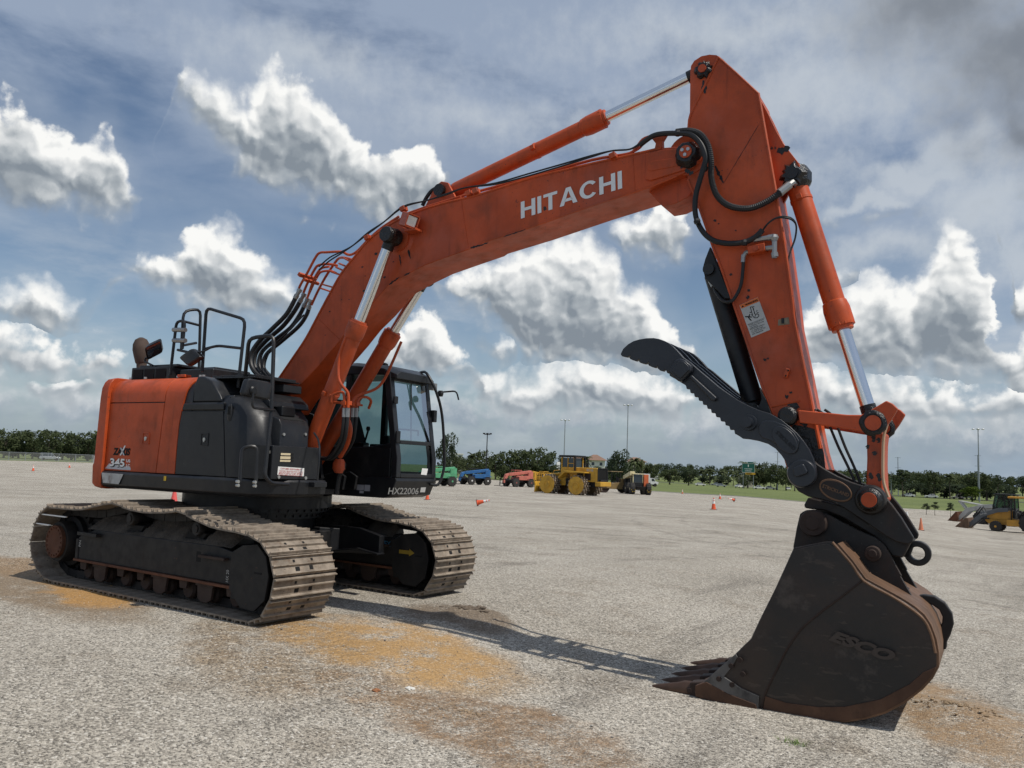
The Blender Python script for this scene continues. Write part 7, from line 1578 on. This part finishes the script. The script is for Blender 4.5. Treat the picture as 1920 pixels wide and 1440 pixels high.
# buildings far off
M['stucco'] = plain('white_stucco', (.68, .67, .63), .9, vary=.04, scale=.3); M['rooftile'] = plain('brown_roof_tiles', (.22, .13, .09), .9, vary=.15, scale=.5); M['tanwall'] = plain('tan_wall', (.55, .50, .40), .9, vary=.06, scale=.3)
def block(px, r, top, w_px, dep, label, floors=4, roof='hip', deg=0, roof_h=3.0, wall='stucco'):
    P = at_r(px, r); w = w_px*r/F; h = ztop(px, top, r)-P.z-(roof_h if roof == 'hip' else 0); E_ = tag(empty('apartment_building' if roof == 'hip' else 'low_building', P, face_az(px, deg)), label, 'building')
    b = MB(); b.ab((-w/2, 0, -2), (w/2, dep, h)); WL_ = b.build('wall', M[wall], E_)
    if roof == 'hip':
        b = MB(); o = 1.2; i = min(w, dep)*.38; b.add([(-w/2-o, -o, h), (w/2+o, -o, h), (w/2+o, dep+o, h), (-w/2-o, dep+o, h), (-w/2+i, dep/2-.5, h+roof_h), (w/2-i, dep/2-.5, h+roof_h), (w/2-i, dep/2+.5, h+roof_h), (-w/2+i, dep/2+.5, h+roof_h)], [(0, 1, 5, 4), (1, 2, 6, 5), (2, 3, 7, 6), (3, 0, 4, 7), (4, 5, 6, 7), (3, 2, 1, 0)]); b.build('roof', M['rooftile'], E_)
    else: b = MB(); b.ab((-w/2-.3, -.3, h-.5), (w/2+.3, dep+.3, h)); b.build('roof', M[wall], E_)
    nw = max(2, int(w/3.2))
    for f in range(floors):
        zf = h-2.6-f*3.1
        if zf < 0: break
        for k in range(nw):
            x = -w/2+(k+.5)*w/nw; b = MB(); b.ab((x-.7, -.05, zf), (x+.7, -.02, zf+1.6)); Wn = b.build('window', M['vglass'], E_); b = MB(); b.ab((x-.8, -.10, zf-.12), (x+.8, -.0, zf-.02)); b.build('sill', M[wall], Wn)
block(1119, 420, 852, 30, 16, 'white apartment block with brown hip roof and rows of dark windows', 5, 'hip', 8)
block(1078, 440, 855, 34, 18, 'left wing of the apartment block, brown roof showing above the compactor cab', 4, 'hip', -10)
block(1192, 430, 857, 34, 14, 'far right wing of the apartment block, roof behind the paired palms', 4, 'hip', 5, 2.5, 'tanwall')
block(856, 400, 850, 22, 12, 'low white building glimpsed between the tall dark tree and the palm', 2, 'flat', 0)
block(1230, 600, 870, 8, 10, 'tiny white house on the skyline right of the lift truck', 1, 'flat', 0); block(1398, 400, 891, 26, 10, 'pale low wall like building behind the road sign', 1, 'flat', 0, 2, 'tanwall')
P = at_r(1046, 260); E_ = tag(empty('sign_pylon', P, face_az(1046, 30)), 'plain white upright pylon sign left of the compactor cab', 'sign'); zt_ = ztop(1046, 866, 260)-P.z; b = MB(); b.ab((-.6, -.3, 0), (.6, .3, zt_)); b.build('pylon', CW_, E_, .05); b = MB(); b.ab((-.9, -.5, 0), (.9, .5, .5)); b.build('plinth', M['concrete'], E_, .03)
# one label per thing: look-alikes in a row are told apart by their place in it
ORD = ['first', 'second', 'third', 'fourth', 'fifth', 'sixth', 'seventh', 'eighth', 'ninth', 'tenth', 'eleventh', 'twelfth', 'thirteenth', 'fourteenth', 'fifteenth', 'sixteenth', 'seventeenth', 'eighteenth', 'nineteenth', 'twentieth']
by = {}
for o in COL.objects:
    if o.parent is None and o.get('label'): by.setdefault(o['label'], []).append(o)
def ordw(i): return ORD[i] if i < 20 else ('twenty-' if i < 29 else 'thirty-' if i < 39 else 'forty-')+ORD[(i-20) % 10] if i not in (29, 39) else {29: 'thirtieth', 39: 'fortieth'}[i]
for lb_, os_ in by.items():
    if len(os_) > 1:
        os_.sort(key=lambda o: -math.atan2(o.location.y-CAM.y, o.location.x-CAM.x))
        for i, o in enumerate(os_): o['label'] = ordw(i)+' from left: '+lb_
# ================================================================== LIGHT AND SKY
SAZ, SEL = math.radians(4.5), math.radians(58)
l = bpy.data.lights.new('sun', 'SUN'); l.energy = 3.3; l.angle = math.radians(.5); l.color = (1, .95, .87); so = bpy.data.objects.new('sun', l); COL.objects.link(so)
so.rotation_euler = Vector((math.cos(SEL)*math.cos(SAZ), math.cos(SEL)*math.sin(SAZ), math.sin(SEL))).to_track_quat('Z', 'Y').to_euler()
W = bpy.data.worlds.new('World'); sc.world = W; W.use_nodes = True
t = NT('', W)
def _n2(vec, scale, detail=4, rough=.55, dist=0.0): return t.n('ShaderNodeTexNoise', {'noise_dimensions': '2D'}, Vector=vec, Scale=scale, Detail=detail, Roughness=rough, Distortion=dist).outputs[0]
def _n2c(vec, scale, detail=4, rough=.55): return t.n('ShaderNodeTexNoise', {'noise_dimensions': '2D'}, Vector=vec, Scale=scale, Detail=detail, Roughness=rough).outputs[1]
t.noise = _n2; t.noisec = _n2c
dirv = t.vm('NORMALIZE', t.coord('Generated'))
sx = t.n('ShaderNodeSeparateXYZ', i0=dirv); az = t.math('ARCTAN2', sx.outputs[1], sx.outputs[0]); el = t.math('ARCSINE', sx.outputs[2])
P0 = t.n('ShaderNodeCombineXYZ', i0=az, i1=el).outputs[0]
def ae(px, py): d = ray(px, py).normalized(); return math.atan2(d.y, d.x), math.asin(d.z)
K = 1/F
AZ0, AZ1 = ae(-80, 720)[0], ae(2000, 720)[0]
def blobs(bl, Q, sm=.15):
    acc = None
    for px, py, rx, ry, *k in bl:
        a, e = ae(px, py); ia, ie = 1/(rx*K*.96/math.cos(e)), 1/(ry*K*.92); k = k[0] if k else 1.0
        d = t.math('MULTIPLY_ADD', t.vm('LENGTH', t.vm('MULTIPLY_ADD', Q, (ia, ie, 0), (-a*ia, -e*ie, 0))), -k, k)
        acc = d if acc is None else t.math('SMOOTH_MAX', acc, d, sm)
    return acc
EL0, ELR = -.05, .65
def layer(cols, az_, el_):
    """a bank of cumulus described by its top and base along the horizon; returns the field and the height within the bank"""
    n = t.n('ShaderNodeValToRGB', i0=t.math('DIVIDE', t.math('SUBTRACT', az_, AZ0), AZ1-AZ0)); cr_ = n.color_ramp; cr_.interpolation = 'LINEAR'
    st = []
    for x, yt, yb in cols:
        a1, e1 = ae(x, yt); a2, e2 = ae(x, yb); st.append(((.5*(a1+a2)-AZ0)/(AZ1-AZ0), e1, e2))
    st.sort(); st = st[:32]
    cr_.elements.remove(cr_.elements[1])
    for i_, s_ in enumerate(st):
        p_ = min(1, max(0, s_[0])); e_ = cr_.elements[0] if i_ == 0 else cr_.elements.new(p_)
        e_.position = p_; e_.color = ((s_[1]-EL0)/ELR, (s_[2]-EL0)/ELR, 0, 1)
    s = t.n('ShaderNodeSeparateColor', i0=n.outputs[0]); top = t.math('MULTIPLY_ADD', s.outputs[0], ELR, EL0); bot = t.math('MULTIPLY_ADD', s.outputs[1], ELR, EL0)
    up_ = t.math('SUBTRACT', top, el_); dn = t.math('MULTIPLY', t.math('SUBTRACT', el_, bot), 1.3)
    f = t.math('DIVIDE', t.math('SMOOTH_MIN', up_, dn, .012), .045)
    h = t.math('DIVIDE', t.math('SUBTRACT', el_, bot), t.math('MAXIMUM', t.math('SUBTRACT', top, bot), .02))
    return f, h
A1 = [(-70, 190, 372), (0, 180, 375), (40, 188, 380), (70, 222, 382), (100, 258, 384), (140, 285, 386), (165, 260, 388), (205, 264, 390), (228, 310, 388), (246, 362, 384), (262, 400, 360), (290, 430, 250), (318, 190, 150), (334, 146, 172), (360, 140, 195), (400, 158, 245), (432, 190, 290), (462, 205, 320), (488, 150, 332), (515, 113, 338), (545, 118, 340), (580, 165, 345), (615, 205, 355), (655, 245, 375), (695, 275, 395), (735, 288, 408), (775, 278, 412), (805, 285, 402), (828, 318, 372), (848, 372, 330), (900, 420, 300)]
A2 = [(1130, 480, 410), (1160, 440, 470), (1200, 400, 482), (1250, 385, 472), (1290, 390, 455), (1315, 450, 410), (1400, 450, 400)]
B1 = [(-70, 556, 602), (0, 556, 604), (40, 549, 606), (80, 547, 609), (120, 570, 611), (150, 598, 606), (165, 625, 580), (240, 530, 470), (256, 486, 498), (300, 490, 522), (340, 474, 548), (365, 450, 562), (400, 436, 572), (430, 440, 577), (460, 470, 584), (490, 498, 590), (520, 530, 594), (545, 560, 598), (568, 600, 580), (640, 640, 540), (790, 570, 490), (830, 540, 562), (880, 515, 580), (930, 490, 610), (975, 465, 655), (1020, 448, 680), (1048, 690, 470)]
B2 = [(968, 690, 470), (1000, 470, 650), (1040, 440, 684), (1080, 432, 686), (1112, 448, 686), (1140, 490, 686), (1162, 538, 686), (1192, 543, 686), (1225, 572, 686), (1262, 612, 686), (1290, 645, 682), (1312, 700, 640), (1470, 660, 590), (1498, 605, 680), (1540, 550, 692), (1580, 545, 692), (1620, 528, 696), (1652, 524, 696), (1682, 556, 692), (1712, 543, 692), (1740, 500, 692), (1765, 450, 692), (1800, 431, 692), (1832, 480, 692), (1852, 512, 692), (1868, 600, 692), (1895, 640, 742), (1930, 628, 752), (2010, 630, 752)]
C1 = [(-70, 600, 702), (0, 600, 702), (50, 622, 704), (100, 640, 707), (150, 648, 708), (190, 650, 708), (235, 665, 706), (256, 715, 670), (400, 730, 640), (690, 720, 640), (715, 640, 692), (745, 613, 694), (775, 601, 697), (810, 611, 698), (840, 640, 699), (868, 676, 695), (886, 725, 690), (905, 722, 746), (940, 704, 757), (990, 712, 768), (1060, 690, 773), (1120, 686, 773), (1180, 691, 773), (1240, 718, 775), (1300, 748, 778), (1340, 800, 750), (1490, 740, 680), (1522, 692, 772), (1600, 702, 777), (1700, 712, 782), (1830, 735, 787), (1990, 720, 792)]
D1 = [(-70, 725, 772), (80, 732, 780), (120, 742, 800), (220, 752, 802), (400, 770, 806), (850, 735, 800), (950, 755, 810), (1100, 768, 822), (1300, 766, 836), (1500, 775, 840), (1700, 785, 850), (1990, 785, 860)]
w1 = t.vm('MULTIPLY', t.vm('SUBTRACT', t.noisec(P0, 11, 2, .5), (.5, .5, .5)), (.040, .030, 0)); w2 = t.vm('MULTIPLY', t.vm('SUBTRACT', t.noisec(P0, 34, 4, .6), (.5, .5, .5)), (.017, .015, 0))
Q = t.vm('ADD', P0, t.vm('ADD', w1, w2)); sq_ = t.n('ShaderNodeSeparateXYZ', i0=Q); qa, qe = sq_.outputs[0], sq_.outputs[1]
# billows: rounded cells, lit from the upper right
def puff(P): return t.math('ADD', t.math('MULTIPLY', t.n('ShaderNodeTexVoronoi', {'feature': 'SMOOTH_F1', 'voronoi_dimensions': '2D'}, Vector=P, Scale=20.0, Detail=2.0, Roughness=.6, Smoothness=.55).outputs[0], -1.0), 0.5)
dl = (-.0045, .0075, 0)
pf = puff(Q); pf2 = puff(t.vm('ADD', Q, dl)); pg = t.math('SUBTRACT', pf, pf2)
nf = t.math('SUBTRACT', t.noise(P0, 46, 6, .62), .5)
edge = t.math('ADD', t.math('MULTIPLY', pf, .7), t.math('MULTIPLY', nf, .6))
colr = None
FA = None; HA = None
E1 = [(-70, 690, 640), (30, 700, 660), (70, 716, 734), (110, 706, 738), (150, 712, 740), (185, 735, 715), (230, 760, 690), (880, 680, 620), (905, 662, 640), (925, 640, 672), (945, 636, 676), (962, 668, 640), (990, 700, 600), (1400, 640, 560), (1535, 520, 470), (1556, 500, 522), (1580, 492, 526), (1604, 505, 520), (1625, 540, 480), (1700, 600, 500), (1850, 400, 350), (1880, 520, 470), (1898, 545, 590), (1925, 535, 596), (1950, 560, 590), (1985, 600, 520)]
for L_ in (A1, A2, B1, B2, C1, E1):
    f, h = layer(L_, qa, qe)
    if FA is None: FA, HA = f, h
    else:
        pick = t.math('GREATER_THAN', f, FA); HA = t.n('ShaderNodeMix', {'data_type': 'FLOAT'}, i0=pick, i2=HA, i3=h).outputs[0]; FA = t.math('MAXIMUM', FA, f)
fd = t.math('ADD', FA, edge)
soft = t.math('MAXIMUM', t.ramp(HA, .60, .0), t.math('MULTIPLY', t.ramp(t.noise(P0, 5, 2, .5), .42, .62), .9))
alpha = t.ramp(t.math('ADD', fd, .30), t.math('MULTIPLY_ADD', soft, -.40, -.08), t.math('MULTIPLY_ADD', soft, .40, .24))
tone = t.math('ADD', t.math('MULTIPLY', t.ramp(HA, .02, .95), .74), t.math('ADD', t.math('MULTIPLY', pg, .62), t.math('MULTIPLY', nf, .22)))
tone = t.math('ADD', tone, t.math('MULTIPLY', t.ramp(FA, .9, .05), .24))
cr = t.n('ShaderNodeValToRGB', i0=tone); e = cr.color_ramp.elements; e[0].position = .08; e[0].color = (.215, .25, .29, 1); e[1].position = .88; e[1].color = (.88, .88, .86, 1); x_ = e.new(.34); x_.color = (.36, .395, .425, 1); x_ = e.new(.60); x_.color = (.62, .64, .65, 1)
sky = t.n('ShaderNodeTexSky', {'sky_type': 'NISHITA', 'sun_disc': False, 'sun_elevation': SEL, 'sun_rotation': PI/2-SAZ, 'air_density': 1.0, 'dust_density': .8, 'ozone_density': 2.0})
base = t.vm('SCALE', sky.outputs[0]); base.node.inputs['Scale'].default_value = .078
veil = t.noise(t.mapping(P0, (2.0, 4.5, 1), rot=(0, 0, .25)), 2.0, 7, .58, .15)
vsp = t.math('MAXIMUM', t.ramp(el, .20, .44), t.math('MULTIPLY', t.ramp(az, ae(1250, 500)[0], ae(1800, 500)[0]), .75))
vf = t.math('MULTIPLY', t.ramp(t.math('ADD', veil, t.math('MULTIPLY', vsp, .27)), .44, .82), t.math('MULTIPLY_ADD', vsp, .74, .06))
c = t.mix(vf, base, (.325, .39, .50, 1))
c = t.mix(t.ramp(el, -.02, .125, .80, 0.0), c, (.26, .345, .445, 1))
WI = [(1250, 250, 260, 60, .35), (1450, 330, 160, 50, .35), (900, 230, 160, 40, .3), (1740, 330, 130, 34, .8), (1640, 372, 90, 18, .7), (1790, 285, 70, 50, .8), (1840, 390, 90, 70, .6), (1900, 470, 60, 60, .6), (1400, 60, 330, 60, .4), (1500, 180, 260, 80, .45), (1650, 470, 130, 34, .45), (600, 120, 200, 40, .3)]
DK = [(1800, 10, 190, 110), (1900, 120, 150, 120), (1912, 260, 70, 90)]
Qs = t.vm('ADD', P0, t.vm('MULTIPLY', w1, (2.2, 2.2, 0))); Qs = t.vm('ADD', Qs, t.vm('MULTIPLY', w2, (1.6, 1.6, 0)))
W0 = blobs(WI, Qs, .3); D0 = blobs(DK, Qs, .3)
c = t.mix(t.math('MULTIPLY', t.ramp(t.math('ADD', W0, t.math('MULTIPLY', nf, .5)), -.3, .55), .7), c, (.53, .57, .61, 1))
dn_ = t.noise(t.vm('ADD', P0, w1), 7, 6, .6); dtone = t.ramp(t.math('ADD', t.math('MULTIPLY', D0, .55), t.math('ADD', t.math('MULTIPLY', dn_, .9), t.math('MULTIPLY', pg, .15))), .30, 1.15)
c = t.mix(t.math('MULTIPLY', t.ramp(t.math('ADD', D0, t.math('ADD', t.math('MULTIPLY', nf, .4), t.math('MULTIPLY', t.math('SUBTRACT', dn_, .5), 0.9))), -.50, 1.0), .88), c, t.mix(dtone, (.36, .385, .415, 1), (.185, .205, .235, 1)))
vl = t.noise(t.mapping(P0, (1.0, 3.2, 1), (2.2, .4, 0)), 5.0, 6, .62)
c = t.mix(t.math('MULTIPLY', t.math('MULTIPLY', t.ramp(vl, .48, .78), t.ramp(el, .36, .10)), .55), c, (.50, .54, .58, 1))
c = t.mix(t.ramp(FA, -1.6, .3, 0, .22), c, (.50, .55, .60, 1))
fD, hD = layer(D1, qa, qe)
c = t.mix(t.math('MULTIPLY', t.ramp(t.math('ADD', fD, t.math('MULTIPLY', edge, 1.4)), -.8, .4), .85), c, t.mix(t.ramp(t.math('ADD', hD, nf), .1, 1.1), (.27, .325, .39, 1), (.60, .625, .645, 1)))
low = t.ramp(el, 0.0, .13, .45, 0.0)
c = t.mix(alpha, c, t.mix(low, cr.outputs[0], (.37, .43, .49, 1)))
t.n('ShaderNodeOutputWorld', Surface=t.n('ShaderNodeBackground', Color=c, Strength=1.0))
W.cycles.sampling_method = 'MANUAL'; W.cycles.sample_map_resolution = 512
sc.view_settings.view_transform = 'Standard'; sc.view_settings.look = 'None'; sc.view_settings.exposure = .12; sc.view_settings.gamma = 1
sc.cycles.max_bounces = 6; sc.cycles.transparent_max_bounces = 12; sc.cycles.use_denoising = True
